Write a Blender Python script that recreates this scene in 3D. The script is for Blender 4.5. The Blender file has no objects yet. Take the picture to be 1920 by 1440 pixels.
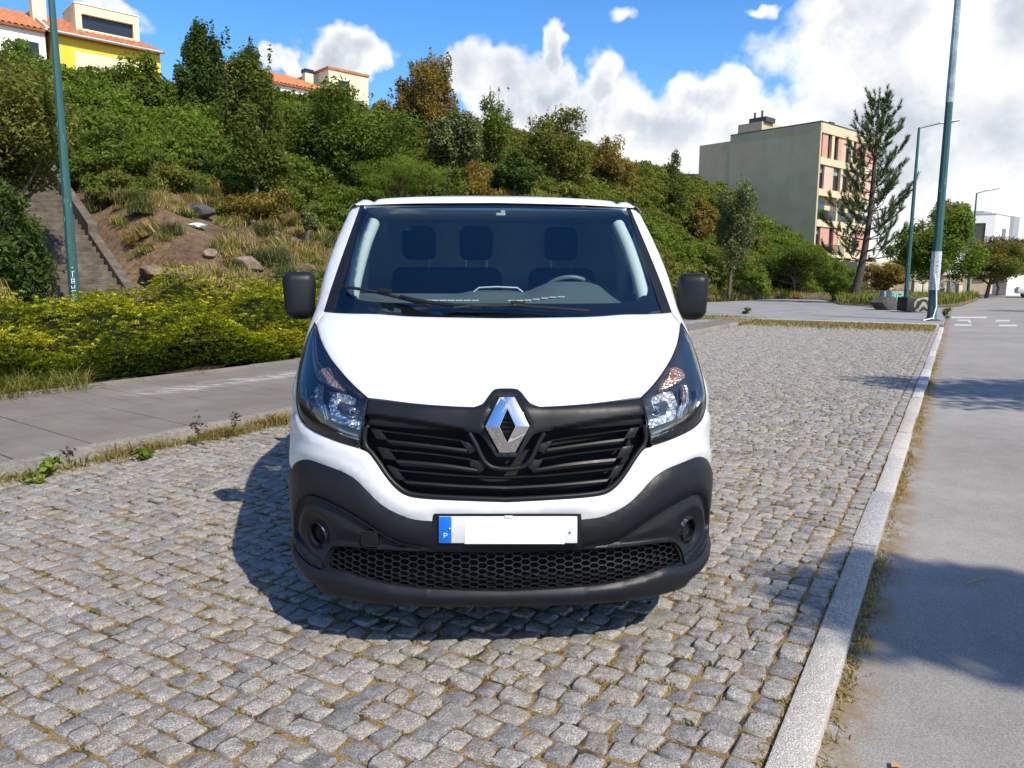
import bpy, bmesh, math, random
import numpy as np
from mathutils import Vector, Matrix
from mathutils.geometry import delaunay_2d_cdt

rng = np.random.default_rng(7)
random.seed(7)
scene = bpy.context.scene
COL = scene.collection
R = math.radians

# ------------------------------------------------------------------ camera
FPX, CX, CY, CAMH, PITCH = 1400.0, 960.0, 720.0, 1.47, R(8.1)
cam_d = bpy.data.cameras.new('camera')
cam_d.sensor_width = 36.0
cam_d.lens = 36.0 * FPX / 1920.0
cam_d.clip_start = 0.05
cam_d.clip_end = 3000.0
cam = bpy.data.objects.new('camera', cam_d)
COL.objects.link(cam)
cam.location = (0, 0, CAMH)
ROLL = R(0.25)
cam.rotation_euler = (Matrix.Rotation(R(90) - PITCH, 3, 'X') @ Matrix.Rotation(ROLL, 3, 'Z')).to_euler()
scene.camera = cam
_CR, _SR = math.cos(ROLL), math.sin(ROLL)
_CP, _SP = math.cos(PITCH), math.sin(PITCH)

def ray(px, py):
    """photo pixel -> direction (x right, y forward, z up), camera depth 1"""
    a = (px - CX) / FPX; b = (py - CY) / FPX
    xn = a * _CR + b * _SR; yn = b * _CR - a * _SR
    return np.array([xn, _CP - yn * _SP, -(_SP + yn * _CP)])

def at_z(px, py, z=0.0):
    d = ray(px, py); t = (z - CAMH) / d[2]
    return np.array([0, 0, CAMH]) + d * t

def at_d(px, py, fwd):
    d = ray(px, py)
    return np.array([0, 0, CAMH]) + d * (fwd / d[1])

def project(P):
    P = np.asarray(P, float)
    x = P[..., 0]; y = P[..., 1]; z = P[..., 2] - CAMH
    dep = y * _CP - z * _SP
    yn = (-z * _CP - y * _SP) / dep
    xn = x / dep
    return np.stack([CX + FPX * (xn * _CR - yn * _SR), CY + FPX * (yn * _CR + xn * _SR)], -1), dep

# ------------------------------------------------------------------ sun and sky
SUN_DIR = Vector((0.59, -0.73, 1.0)).normalized()       # towards the sun
SUN_EL = math.asin(SUN_DIR.z)
SUN_AZ = math.atan2(SUN_DIR.x, SUN_DIR.y)               # clockwise from +Y
sun_d = bpy.data.lights.new('sun', 'SUN')
sun_d.energy = 5.0
sun_d.angle = R(0.55)
sun_d.color = (1.0, 0.91, 0.76)
sun = bpy.data.objects.new('sun', sun_d)
COL.objects.link(sun)
sun.rotation_euler = SUN_DIR.to_track_quat('Z', 'Y').to_euler()
sun.location = SUN_DIR * 60

scene.view_settings.view_transform = 'Standard'
scene.view_settings.look = 'None'
scene.view_settings.gamma = 1.0
scene.view_settings.use_curve_mapping = False
scene.view_settings.exposure = 0.38

class NT:
    """small helper for node trees"""
    def __init__(self, tree):
        self.t = tree
    def n(self, kind, **kw):
        nd = self.t.nodes.new(kind)
        for k, v in kw.items():
            setattr(nd, k, v)
        return nd
    def put(self, sock, v):
        if hasattr(v, 'is_output') or isinstance(v, bpy.types.NodeSocket):
            self.t.links.new(v, sock)
        elif v is not None:
            sock.default_value = v
    def m(self, op, a, b=None, c=None, clamp=False):
        nd = self.n('ShaderNodeMath', operation=op, use_clamp=clamp)
        self.put(nd.inputs[0], a)
        if b is not None: self.put(nd.inputs[1], b)
        if c is not None: self.put(nd.inputs[2], c)
        return nd.outputs[0]
    def vm(self, op, a, b=None):
        nd = self.n('ShaderNodeVectorMath', operation=op)
        self.put(nd.inputs[0], a)
        if b is not None: self.put(nd.inputs[1], b)
        return nd.outputs[0]
    def noise(self, vec, scale, detail=4, rough=0.55, dist=0.0, dim='3D', col=False, lac=2.0):
        nd = self.n('ShaderNodeTexNoise', noise_dimensions=dim)
        if vec is not None: self.put(nd.inputs['Vector'], vec)
        nd.inputs['Scale'].default_value = scale
        nd.inputs['Detail'].default_value = detail
        nd.inputs['Roughness'].default_value = rough
        nd.inputs['Distortion'].default_value = dist
        nd.inputs['Lacunarity'].default_value = lac
        return nd.outputs['Color'] if col else nd.outputs['Fac']
    def voro(self, vec, scale, feature='F1', out='Distance', rand=1.0):
        nd = self.n('ShaderNodeTexVoronoi', feature=feature)
        if vec is not None: self.put(nd.inputs['Vector'], vec)
        nd.inputs['Scale'].default_value = scale
        nd.inputs['Randomness'].default_value = rand
        return nd.outputs[out]
    def ramp(self, fac, stops, interp='LINEAR'):
        nd = self.n('ShaderNodeValToRGB')
        cr = nd.color_ramp; cr.interpolation = interp
        while len(cr.elements) < len(stops): cr.elements.new(0.5)
        for e, (p, c) in zip(cr.elements, stops):
            e.position = p
            e.color = (c[0], c[1], c[2], 1) if not isinstance(c, (int, float)) else (c, c, c, 1)
        self.put(nd.inputs['Fac'], fac)
        return nd.outputs['Color']
    def step(self, x, lo, hi):
        nd = self.n('ShaderNodeMapRange', interpolation_type='SMOOTHSTEP')
        self.put(nd.inputs['Value'], x)
        self.put(nd.inputs['From Min'], lo); self.put(nd.inputs['From Max'], hi)
        return nd.outputs['Result']
    def mix(self, fac, a, b, mode='MIX'):
        nd = self.n('ShaderNodeMix', data_type='RGBA', blend_type=mode)
        self.put(nd.inputs[0], fac)
        for s, v in ((nd.inputs[6], a), (nd.inputs[7], b)):
            if isinstance(v, (tuple, list)): v = (v[0], v[1], v[2], 1)
            self.put(s, v)
        return nd.outputs[2]
    def bump(self, h, strength=0.3, dist=0.01, normal=None):
        nd = self.n('ShaderNodeBump')
        nd.inputs['Strength'].default_value = strength
        nd.inputs['Distance'].default_value = dist
        self.put(nd.inputs['Height'], h)
        if normal is not None: self.put(nd.inputs['Normal'], normal)
        return nd.outputs[0]

# world: blue Nishita sky with cumulus in it, all over the dome
world = bpy.data.worlds.new('World')
scene.world = world
world.use_nodes = True
world.cycles.sampling_method = 'MANUAL'
world.cycles.sample_map_resolution = 256
wt = world.node_tree
wt.nodes.clear()
W_ = NT(wt)
sky = W_.n('ShaderNodeTexSky', sky_type='NISHITA')
sky.sun_disc = False
sky.sun_elevation = SUN_EL
sky.sun_rotation = SUN_AZ
sky.altitude = 100
sky.air_density = 1.0
sky.dust_density = 0.5
sky.ozone_density = 3.0
hsv = W_.n('ShaderNodeHueSaturation')
hsv.inputs['Saturation'].default_value = 1.32
hsv.inputs['Hue'].default_value = 0.505
hsv.inputs['Value'].default_value = 1.82
wt.links.new(sky.outputs[0], hsv.inputs['Color'])
tc = W_.n('ShaderNodeTexCoord')
D_ = W_.vm('NORMALIZE', tc.outputs['Generated'])
sep = W_.n('ShaderNodeSeparateXYZ'); wt.links.new(D_, sep.inputs[0])
az = W_.m('ARCTAN2', sep.outputs[0], sep.outputs[1])
el = W_.m('ARCSINE', sep.outputs[2])
# warped lookup so that the outlines billow
nz1 = W_.noise(D_, 7.0, 4, 0.58, col=True)
nz2 = W_.noise(D_, 30.0, 2, 0.6, col=True)
def warp(base, col, amt, comp):
    s = W_.n('ShaderNodeSeparateColor'); wt.links.new(col, s.inputs[0])
    return W_.m('MULTIPLY_ADD', W_.m('SUBTRACT', s.outputs[comp], 0.5), amt, base)
azw = warp(warp(az, nz1, 0.16, 0), nz2, 0.035, 0)
elw = warp(warp(el, nz1, 0.13, 1), nz2, 0.030, 1)
# cloud heads seen in the photograph: (pixel x, pixel y, half width px, half height px, weight)
HEADS = [(905, 150, 60, 58, 1), (960, 205, 85, 75, 1), (1012, 112, 30, 52, 1), (1020, 190, 60, 60, 1), (1060, 250, 120, 75, 1),
         (1125, 185, 48, 60, 1), (1180, 250, 110, 70, 1), (1270, 275, 120, 70, 1), (1350, 205, 95, 48, 1), (1420, 225, 90, 50, 1),
         (1400, 290, 160, 70, 1), (1600, 215, 100, 55, 1), (1700, 250, 170, 75, 1), (1850, 230, 140, 95, 1), (1640, 330, 250, 80, 1),
         (1850, 360, 220, 90, 1), (1650, 40, 105, 62, 1), (1770, 80, 190, 95, 1), (1880, 60, 190, 120, 1), (1575, 125, 40, 45, 0.9),
         (640, 115, 70, 42, 1), (530, 125, 40, 22, 0.8), (215, 8, 55, 22, 0.75), (1180, 38, 50, 22, 0.62), (1430, 10, 40, 16, 0.7),
         (1900, 450, 300, 40, .9)]
dens = None
for (hx, hy, hw, hh, wgt) in HEADS:
    d0 = ray(hx, hy); d0 = d0 / np.linalg.norm(d0)
    a0 = math.atan2(d0[0], d0[1]); e0 = math.asin(d0[2])
    dx = W_.m('MULTIPLY', W_.m('SUBTRACT', azw, a0), FPX / hw / (1 + ((hx - CX) / FPX) ** 2))
    dy = W_.m('MULTIPLY', W_.m('SUBTRACT', elw, e0), FPX / hh / 1.05)
    r2 = W_.m('ADD', W_.m('MULTIPLY', dx, dx), W_.m('MULTIPLY', dy, dy))
    g = W_.m('SUBTRACT', wgt, W_.m('MULTIPLY', r2, 0.55))
    dens = g if dens is None else W_.m('MAXIMUM', dens, g)
# the rest of the dome carries scattered cumulus of the same kind
far = W_.noise(D_, 2.3, 5, 0.6)
fr_az = W_.step(W_.m('ABSOLUTE', az), 0.75, 1.1)
fr_up = W_.step(el, 0.55, 0.8)
away = W_.m('MAXIMUM', fr_az, fr_up)
gen = W_.m('MULTIPLY_ADD', W_.m('SUBTRACT', far, 0.60), 4.0, 0.35)
gen = W_.m('SUBTRACT', gen, W_.m('MULTIPLY', W_.m('SUBTRACT', 1.0, away), 3.0))
dens = W_.m('MAXIMUM', dens, gen)
fine = W_.noise(D_, 22.0, 5, 0.62)
dens = W_.m('MULTIPLY_ADD', W_.m('SUBTRACT', fine, 0.5), 0.75, dens)
alpha = W_.step(dens, 0.28, 0.72)
alpha = W_.m('MULTIPLY', alpha, W_.step(el, -0.02, 0.05))
# thickness shading: billows and greyer cores low down
bil = W_.noise(W_.vm('ADD', D_, (0.030, -0.03, 0.055)), 8.5, 5, 0.55)
bil2 = W_.noise(D_, 8.5, 5, 0.55)
relief = W_.m('MULTIPLY', W_.m('SUBTRACT', bil2, bil), 1.25)
body = W_.noise(D_, 5.0, 2, 0.5)
core = W_.m('MULTIPLY', W_.step(dens, 0.70, 1.1), W_.step(body, 0.34, 0.56))
lum = W_.m('SUBTRACT', W_.m('ADD', 0.90, relief), W_.m('MULTIPLY', core, 0.40))
lum = W_.m('MINIMUM', W_.m('MAXIMUM', lum, 0.34), 1.0)
ccol = W_.ramp(lum, [(0.30, (4.6, 5.1, 5.9)), (0.55, (6.0, 6.4, 7.0)), (0.78, (8.0, 8.2, 8.5)), (1.0, (9.6, 9.6, 9.5))])
skycol = W_.mix(alpha, hsv.outputs[0], ccol)
bg = W_.n('ShaderNodeBackground')
bg.inputs['Strength'].default_value = 0.092
wt.links.new(skycol, bg.inputs['Color'])
wo = W_.n('ShaderNodeOutputWorld')
wt.links.new(bg.outputs[0], wo.inputs['Surface'])
scene.cycles.max_bounces = 8
scene.cycles.transparent_max_bounces = 24
scene.cycles.sample_clamp_indirect = 6.0

# ------------------------------------------------------------------ object helpers
def tag(o, label=None, category=None, group=None, kind=None):
    if label: o['label'] = label
    if category: o['category'] = category
    if group: o['group'] = group
    if kind: o['kind'] = kind
    return o

def empty(name, loc=(0, 0, 0), rz=0.0, parent=None):
    o = bpy.data.objects.new(name, None)
    COL.objects.link(o)
    o.location = loc; o.rotation_euler = (0, 0, rz)
    o.empty_display_size = 0.2
    if parent: o.parent = parent
    return o

def link_mesh(name, me, mat=None, parent=None):
    o = bpy.data.objects.new(name, me)
    COL.objects.link(o)
    if mat is not None and not me.materials: me.materials.append(mat)
    if parent is not None: o.parent = parent
    return o

def mesh_np(name, V, F, smooth=None):
    """V (n,3), F (m,k) index array or list of arrays"""
    V = np.asarray(V, np.float32)
    Fs = F if isinstance(F, list) else [F]
    Fs = [np.asarray(f, np.int32) for f in Fs if len(f)]
    me = bpy.data.meshes.new(name)
    me.vertices.add(len(V)); me.vertices.foreach_set('co', V.ravel())
    nl = sum(f.size for f in Fs); nf = sum(len(f) for f in Fs)
    me.loops.add(nl); me.polygons.add(nf)
    me.loops.foreach_set('vertex_index', np.concatenate([f.ravel() for f in Fs]))
    starts = []; s = 0
    for f in Fs:
        starts.append(s + np.arange(len(f)) * f.shape[1]); s += f.size
    me.polygons.foreach_set('loop_start', np.concatenate(starts).astype(np.int32))
    me.update(calc_edges=True)
    if smooth is not None: smooth_mesh(me, smooth)
    return me

def smooth_mesh(me, angle):
    me.polygons.foreach_set('use_smooth', [True] * len(me.polygons))
    if angle < 179: me.set_sharp_from_angle(angle=R(angle))
    me.update()

class MB:
    """collects simple shapes, builds ONE mesh object"""
    def __init__(self):
        self.v = []; self.f = []
    def add(self, V, F):
        b = len(self.v)
        self.v.extend([tuple(map(float, p)) for p in V])
        self.f.extend([tuple(int(i) + b for i in f) for f in F])
        return self
    def box(self, c, s, rot=None, taper=1.0):
        hx, hy, hz = s[0] / 2, s[1] / 2, s[2] / 2
        V = [Vector((x * hx * (taper if z > 0 else 1), y * hy * (taper if z > 0 else 1), z * hz)) for z in (-1, 1) for y in (-1, 1) for x in (-1, 1)]
        if rot is not None: V = [rot @ p for p in V]
        V = [p + Vector(c) for p in V]
        return self.add(V, [(0, 2, 3, 1), (4, 5, 7, 6), (0, 1, 5, 4), (2, 6, 7, 3), (0, 4, 6, 2), (1, 3, 7, 5)])
    def prism(self, poly, z0, z1, fn=None):
        """poly list of (x,y); extruded z0..z1; fn maps points"""
        n = len(poly)
        V = [(x, y, z0) for x, y in poly] + [(x, y, z1) for x, y in poly]
        if fn: V = [fn(*p) for p in V]
        F = [tuple(range(n))[::-1], tuple(range(n, 2 * n))] + [(i, (i + 1) % n, n + (i + 1) % n, n + i) for i in range(n)]
        return self.add(V, F)
    def tube(self, pts, rad, seg=8, cap=True, up=None):
        pts = [Vector(p) for p in pts]; n = len(pts)
        if isinstance(rad, (int, float)): rad = [rad] * n
        V = []; prev = None
        for i, p in enumerate(pts):
            d = (pts[min(i + 1, n - 1)] - pts[max(i - 1, 0)])
            if d.length < 1e-9: d = Vector((0, 0, 1))
            d.normalize()
            if prev is None:
                a = Vector((0, 0, 1)) if abs(d.z) < 0.9 else Vector((1, 0, 0))
                s = d.cross(a).normalized()
            else:
                s = (prev - d * prev.dot(d))
                s = s.normalized() if s.length > 1e-6 else d.orthogonal().normalized()
            prev = s; t = d.cross(s)
            for k in range(seg):
                an = 2 * math.pi * k / seg
                V.append(p + (s * math.cos(an) + t * math.sin(an)) * rad[i])
        F = []
        for i in range(n - 1):
            for k in range(seg):
                k2 = (k + 1) % seg
                F.append((i * seg + k, i * seg + k2, (i + 1) * seg + k2, (i + 1) * seg + k))
        if cap:
            F.append(tuple(range(seg))[::-1]); F.append(tuple((n - 1) * seg + k for k in range(seg)))
        return self.add(V, F)
    def lathe(self, prof, seg=24, M=None):
        """prof list of (r, h) revolved about local z"""
        V = []; n = len(prof)
        for (r, h) in prof:
            for k in range(seg):
                an = 2 * math.pi * k / seg
                V.append(Vector((r * math.cos(an), r * math.sin(an), h)))
        if M is not None: V = [M @ p for p in V]
        F = []
        for i in range(n - 1):
            for k in range(seg):
                k2 = (k + 1) % seg
                F.append((i * seg + k, i * seg + k2, (i + 1) * seg + k2, (i + 1) * seg + k))
        return self.add(V, F)
    def build(self, name, mat, parent=None, smooth=35, bevel=0.0, segs=2, loc=None):
        me = bpy.data.meshes.new(name)
        me.from_pydata(self.v, [], self.f)
        bm = bmesh.new(); bm.from_mesh(me)
        if bevel > 0:
            es = [e for e in bm.edges if len(e.link_faces) == 2 and e.calc_face_angle(0) > R(30)]
            bmesh.ops.bevel(bm, geom=es, offset=bevel, segments=segs, profile=0.5, affect='EDGES', clamp_overlap=True)
        bmesh.ops.recalc_face_normals(bm, faces=bm.faces)
        bm.to_mesh(me); bm.free()
        if smooth: smooth_mesh(me, smooth)
        o = link_mesh(name, me, mat, parent)
        if loc is not None: o.location = loc
        return o

def rounded_box(name, size, mat, parent=None, bevel=0.02, segs=3, loc=(0, 0, 0), rot=(0, 0, 0), fn=None, sub=0):
    bm = bmesh.new()
    bmesh.ops.create_cube(bm, size=1.0)
    for v in bm.verts: v.co = Vector((v.co.x * size[0], v.co.y * size[1], v.co.z * size[2]))
    if sub: bmesh.ops.subdivide_edges(bm, edges=bm.edges[:], cuts=sub, use_grid_fill=True)
    if fn:
        for v in bm.verts: v.co = Vector(fn(*v.co))
    es = [e for e in bm.edges if len(e.link_faces) == 2 and e.calc_face_angle(0) > R(40)]
    bmesh.ops.bevel(bm, geom=es, offset=bevel, segments=segs, profile=0.5, affect='EDGES', clamp_overlap=True)
    me = bpy.data.meshes.new(name); bm.to_mesh(me); bm.free()
    smooth_mesh(me, 50)
    o = link_mesh(name, me, mat, parent)
    o.location = loc; o.rotation_euler = rot
    return o

def copy_tree(o, parent=None):
    c = o.copy(); COL.objects.link(c)
    if parent is not None: c.parent = parent
    for ch in list(o.children): copy_tree(ch, c)
    return c

# ------------------------------------------------------------------ materials
def new_mat(name):
    m = bpy.data.materials.new(name); m.use_nodes = True
    t = m.node_tree
    return m, NT(t), t.nodes['Principled BSDF']

def simple(name, col, rough=0.5, metal=0.0, spec=0.5, coat=0.0, var=0.0, scale=6.0, bump=0.0, bscale=200.0, emit=None):
    m, N, p = new_mat(name)
    c4 = (col[0], col[1], col[2], 1)
    p.inputs['Base Color'].default_value = c4
    p.inputs['Roughness'].default_value = rough
    p.inputs['Metallic'].default_value = metal
    p.inputs['Specular IOR Level'].default_value = spec
    p.inputs['Coat Weight'].default_value = coat
    p.inputs['Coat Roughness'].default_value = 0.04
    co = N.n('ShaderNodeTexCoord').outputs['Object']
    if var > 0:
        f = N.noise(co, scale, 6, 0.6)
        lo = tuple(c * (1 - var) for c in col); hi = tuple(min(1, c * (1 + var)) for c in col)
        N.put(p.inputs['Base Color'], N.ramp(f, [(0.3, lo), (0.7, hi)]))
    if bump > 0:
        N.put(p.inputs['Normal'], N.bump(N.noise(co, bscale, 4, 0.6), bump, 0.004))
    return m

def leaf_mat(name, stops, trans=0.5, rough=0.6, tint_noise=0.0):
    """stops: colour ramp over the per-face attribute 'rnd'"""
    m = bpy.data.materials.new(name); m.use_nodes = True
    t = m.node_tree; t.nodes.clear(); N = NT(t)
    at = N.n('ShaderNodeAttribute', attribute_name='rnd')
    c = N.ramp(at.outputs['Fac'], stops)
    d = N.n('ShaderNodeBsdfPrincipled'); N.put(d.inputs['Base Color'], c)
    d.inputs['Roughness'].default_value = rough
    d.inputs['Specular IOR Level'].default_value = 0.12
    tr = N.n('ShaderNodeBsdfTranslucent'); N.put(tr.inputs['Color'], N.mix(1.0, c, (1.0, 1.0, 0.55), 'MULTIPLY'))
    mx = N.n('ShaderNodeMixShader'); mx.inputs[0].default_value = trans
    t.links.new(d.outputs[0], mx.inputs[1]); t.links.new(tr.outputs[0], mx.inputs[2])
    o = N.n('ShaderNodeOutputMaterial'); t.links.new(mx.outputs[0], o.inputs['Surface'])
    return m

def glass_mat(name, tint, ior=1.5, refl=1.0, rough=0.0):
    m = bpy.data.materials.new(name); m.use_nodes = True
    t = m.node_tree; t.nodes.clear(); N = NT(t)
    tr = N.n('ShaderNodeBsdfTransparent'); tr.inputs['Color'].default_value = (*tint, 1)
    gl = N.n('ShaderNodeBsdfGlossy'); gl.inputs['Roughness'].default_value = rough
    gl.inputs['Color'].default_value = (*refl, 1) if isinstance(refl, tuple) else (refl, refl, refl, 1)
    fr = N.n('ShaderNodeFresnel'); fr.inputs['IOR'].default_value = ior
    mx = N.n('ShaderNodeMixShader')
    t.links.new(fr.outputs[0], mx.inputs[0]); t.links.new(tr.outputs[0], mx.inputs[1]); t.links.new(gl.outputs[0], mx.inputs[2])
    o = N.n('ShaderNodeOutputMaterial'); t.links.new(mx.outputs[0], o.inputs['Surface'])
    return m
# ================================================================== GROUND
RA = np.array([.509, .861]); RN = np.array([-.861, .509])       # along the road, across it (to the left)
ROAD_ANG = math.atan2(.861, .509)
def AN(a, n, z=0.0):
    p = RA * a + RN * n
    return (float(p[0]), float(p[1]), float(z))
def to_an(x, y): return float(x*RA[0] + y*RA[1]), float(x*RN[0] + y*RN[1])
def an_nodes(N):
    g = N.n('ShaderNodeNewGeometry').outputs['Position']
    def dot(v):
        nd = N.n('ShaderNodeVectorMath', operation='DOT_PRODUCT'); N.put(nd.inputs[0], g); nd.inputs[1].default_value = (v[0], v[1], 0); return nd.outputs['Value']
    return g, dot(RA), dot(RN)

# ---- materials
def granite(name, base, spot, attr=True, mos=.0):
    m, N, p = new_mat(name)
    g = N.n('ShaderNodeNewGeometry').outputs['Position']
    at = N.n('ShaderNodeAttribute', attribute_name='rnd').outputs['Fac']
    sp = N.noise(g, 190, 3, .75)
    c = N.ramp(sp, [(.36, tuple(b*.36 for b in base)), (.47, tuple(b*.85 for b in base)), (.58, tuple(min(1, b*1.45) for b in base)), (.70, tuple(min(1, b*2.1) for b in base))])
    blot = N.noise(g, 26, 5, .65)
    c = N.mix(N.m('MULTIPLY', N.step(blot, .44, .62), .62), c, spot)
    tint = N.ramp(at, [(0, (.72, .72, .75)), (.35, (.95, .94, .93)), (.7, (1.10, 1.06, 1.0)), (1, (.85, .79, .72))])
    c = N.mix(1.0, c, tint, 'MULTIPLY')
    dust = N.noise(g, 4.0, 4, .6)
    c = N.mix(N.m('MULTIPLY', N.step(dust, .5, .75), .35), c, (.27, .22, .16))
    N.put(p.inputs['Base Color'], c)
    p.inputs['Roughness'].default_value = .78; p.inputs['Specular IOR Level'].default_value = .3
    h = N.m('ADD', N.noise(g, 48, 6, .68), N.m('MULTIPLY', N.noise(g, 260, 2, .6), .35))
    N.put(p.inputs['Normal'], N.bump(h, .9, .014))
    return m
M_COBBLE = granite('granite_sett', (.318, .308, .292), (.185, .171, .152))
M_KERB = granite('granite_kerb', (.47, .46, .44), (.40, .39, .37))
M_KERBD = granite('weathered_kerb', (.25, .24, .225), (.16, .145, .125))
m, N, p = new_mat('joint_soil')
g, aa, nn_ = an_nodes(N)
f1 = N.noise(g, 7, 5, .62); f2 = N.noise(g, 160, 3, .7)
c = N.ramp(f1, [(.32, (.050, .038, .022)), (.42, (.12, .082, .036)), (.50, (.34, .22, .08)), (.63, (.40, .26, .10)), (.74, (.12, .11, .035)), (.84, (.08, .10, .025))])
c = N.mix(1.0, c, N.ramp(f2, [(.3, .35), (.7, 1.5)]), 'MULTIPLY')
N.put(p.inputs['Base Color'], c); p.inputs['Roughness'].default_value = .95
N.put(p.inputs['Normal'], N.bump(f2, 1.0, .02))
M_JOINT = m
m, N, p = new_mat('asphalt')
g, aa, nn_ = an_nodes(N)
big = N.noise(g, .55, 5, .6); fine = N.noise(g, 150, 3, .75); mid = N.noise(g, 5, 5, .7)
c = N.ramp(fine, [(.28, (.135, .127, .115)), (.48, (.245, .232, .212)), (.62, (.31, .294, .27)), (.76, (.42, .40, .37))])
c = N.mix(1.0, c, N.ramp(big, [(.3, .82), (.7, 1.12)]), 'MULTIPLY')
c = N.mix(1.0, c, N.ramp(mid, [(.3, .90), (.7, 1.08)]), 'MULTIPLY')
oil = N.step(N.noise(g, 1.4, 3, .5), .66, .78)
c = N.mix(N.m('MULTIPLY', oil, .3), c, (.11, .105, .10))
# dusty brown edge beside the kerb
edge = N.m('SUBTRACT', 1.0, N.step(N.m('ABSOLUTE', N.m('SUBTRACT', nn_, .24)), .02, .16))
edge = N.m('MULTIPLY', edge, N.step(N.noise(g, 6, 4, .6), .35, .6))
c = N.mix(edge, c, (.20, .135, .07))
N.put(p.inputs['Base Color'], c); p.inputs['Roughness'].default_value = .92; p.inputs['Specular IOR Level'].default_value = .12
N.put(p.inputs['Normal'], N.bump(fine, .3, .008))
M_ASPH = m
m, N, p = new_mat('side_asphalt')
g, aa, nn_ = an_nodes(N)
fine = N.noise(g, 60, 3, .7)
c = N.ramp(fine, [(.3, (.15, .145, .14)), (.55, (.25, .245, .24)), (.75, (.36, .35, .34))])
c = N.mix(1.0, c, N.ramp(N.noise(g, .8, 5, .6), [(.3, .75), (.7, 1.15)]), 'MULTIPLY')
N.put(p.inputs['Base Color'], c); p.inputs['Roughness'].default_value = .9
M_ASPH2 = m
m, N, p = new_mat('concrete_slab')
g, aa, nn_ = an_nodes(N)
at = N.n('ShaderNodeAttribute', attribute_name='rnd').outputs['Fac']
fine = N.noise(g, 130, 4, .75)
c = N.ramp(fine, [(.28, (.075, .065, .055)), (.46, (.165, .148, .128)), (.60, (.215, .195, .17)), (.74, (.31, .282, .245))])
c = N.mix(1.0, c, N.ramp(N.noise(g, 1.6, 5, .6), [(.3, .82), (.7, 1.12)]), 'MULTIPLY')
# scuffed pale band and dirt
band = N.m('SUBTRACT', 1.0, N.step(N.m('ABSOLUTE', N.m('SUBTRACT', nn_, N.m('MULTIPLY_ADD', aa, -.055, 8.45))), .05, .42))
run = N.step(aa, 4.7, 5.8)
sc = N.n('ShaderNodeMapping'); sc.inputs['Rotation'].default_value = (0, 0, -ROAD_ANG - .5); N.put(sc.inputs['Vector'], g); sc.inputs['Scale'].default_value = (2.0, 14.0, 1)
scr = N.step(N.noise(sc.outputs[0], 1.6, 4, .7), .46, .60)
c = N.mix(N.m('MULTIPLY', N.m('MULTIPLY', band, run), N.m('MULTIPLY', scr, .85)), c, (.52, .50, .46))
dirt = N.m('MULTIPLY', N.step(N.noise(g, 2.2, 5, .65), .52, .72), .55)
c = N.mix(dirt, c, (.17, .135, .10))
N.put(p.inputs['Base Color'], c); p.inputs['Roughness'].default_value = .92; p.inputs['Specular IOR Level'].default_value = .15
N.put(p.inputs['Normal'], N.bump(fine, .5, .008))
M_SLAB = m
m, N, p = new_mat('dry_earth_and_grass')
g, aa, nn_ = an_nodes(N)
f1 = N.noise(g, .35, 6, .62); f2 = N.noise(g, 8, 5, .7)
c = N.ramp(f1, [(.32, (.055, .075, .020)), (.46, (.14, .115, .045)), (.58, (.20, .135, .065)), (.72, (.085, .085, .03))])
c = N.mix(1.0, c, N.ramp(f2, [(.3, .5), (.7, 1.4)]), 'MULTIPLY')
N.put(p.inputs['Base Color'], c); p.inputs['Roughness'].default_value = .95
N.put(p.inputs['Normal'], N.bump(f2, 1.0, .15))
M_EARTH = m
M_PAINT = simple('worn_road_paint', (.46, .45, .42), .85, var=.3, scale=6)

# ---- one ground sheet out to the horizon
mb = MB(); mb.add([(-900, -300, -.14), (900, -300, -.14), (900, 1500, -.14), (-900, 1500, -.14)], [(0, 1, 2, 3)])
o = mb.build('ground', M_EARTH, None, 0); tag(o, 'dry earth and grass ground reaching to the horizon', kind='structure')

def sheet(name, pts, z, mat, label, thick=.12):
    mb = MB(); mb.prism([AN(a, n)[:2] for a, n in pts], z - thick, z)
    o = mb.build(name, mat, None, 0); tag(o, label, kind='structure'); return o
sheet('road', [(-14, .285), (-14, -9), (190, -9), (190, .285)], -.045, M_ASPH, 'pale sunlit asphalt road running along the kerb')
sheet('side_street', [(31.2, .30), (31.2, 15.9), (60, 15.9), (60, .30)], -.050, M_ASPH2, 'grey asphalt side street beyond the parking bay', .08)

# ---- cobbled parking bay
bay = empty('parking_bay'); tag(bay, 'parking bay paved with small granite setts', kind='structure')


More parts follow.
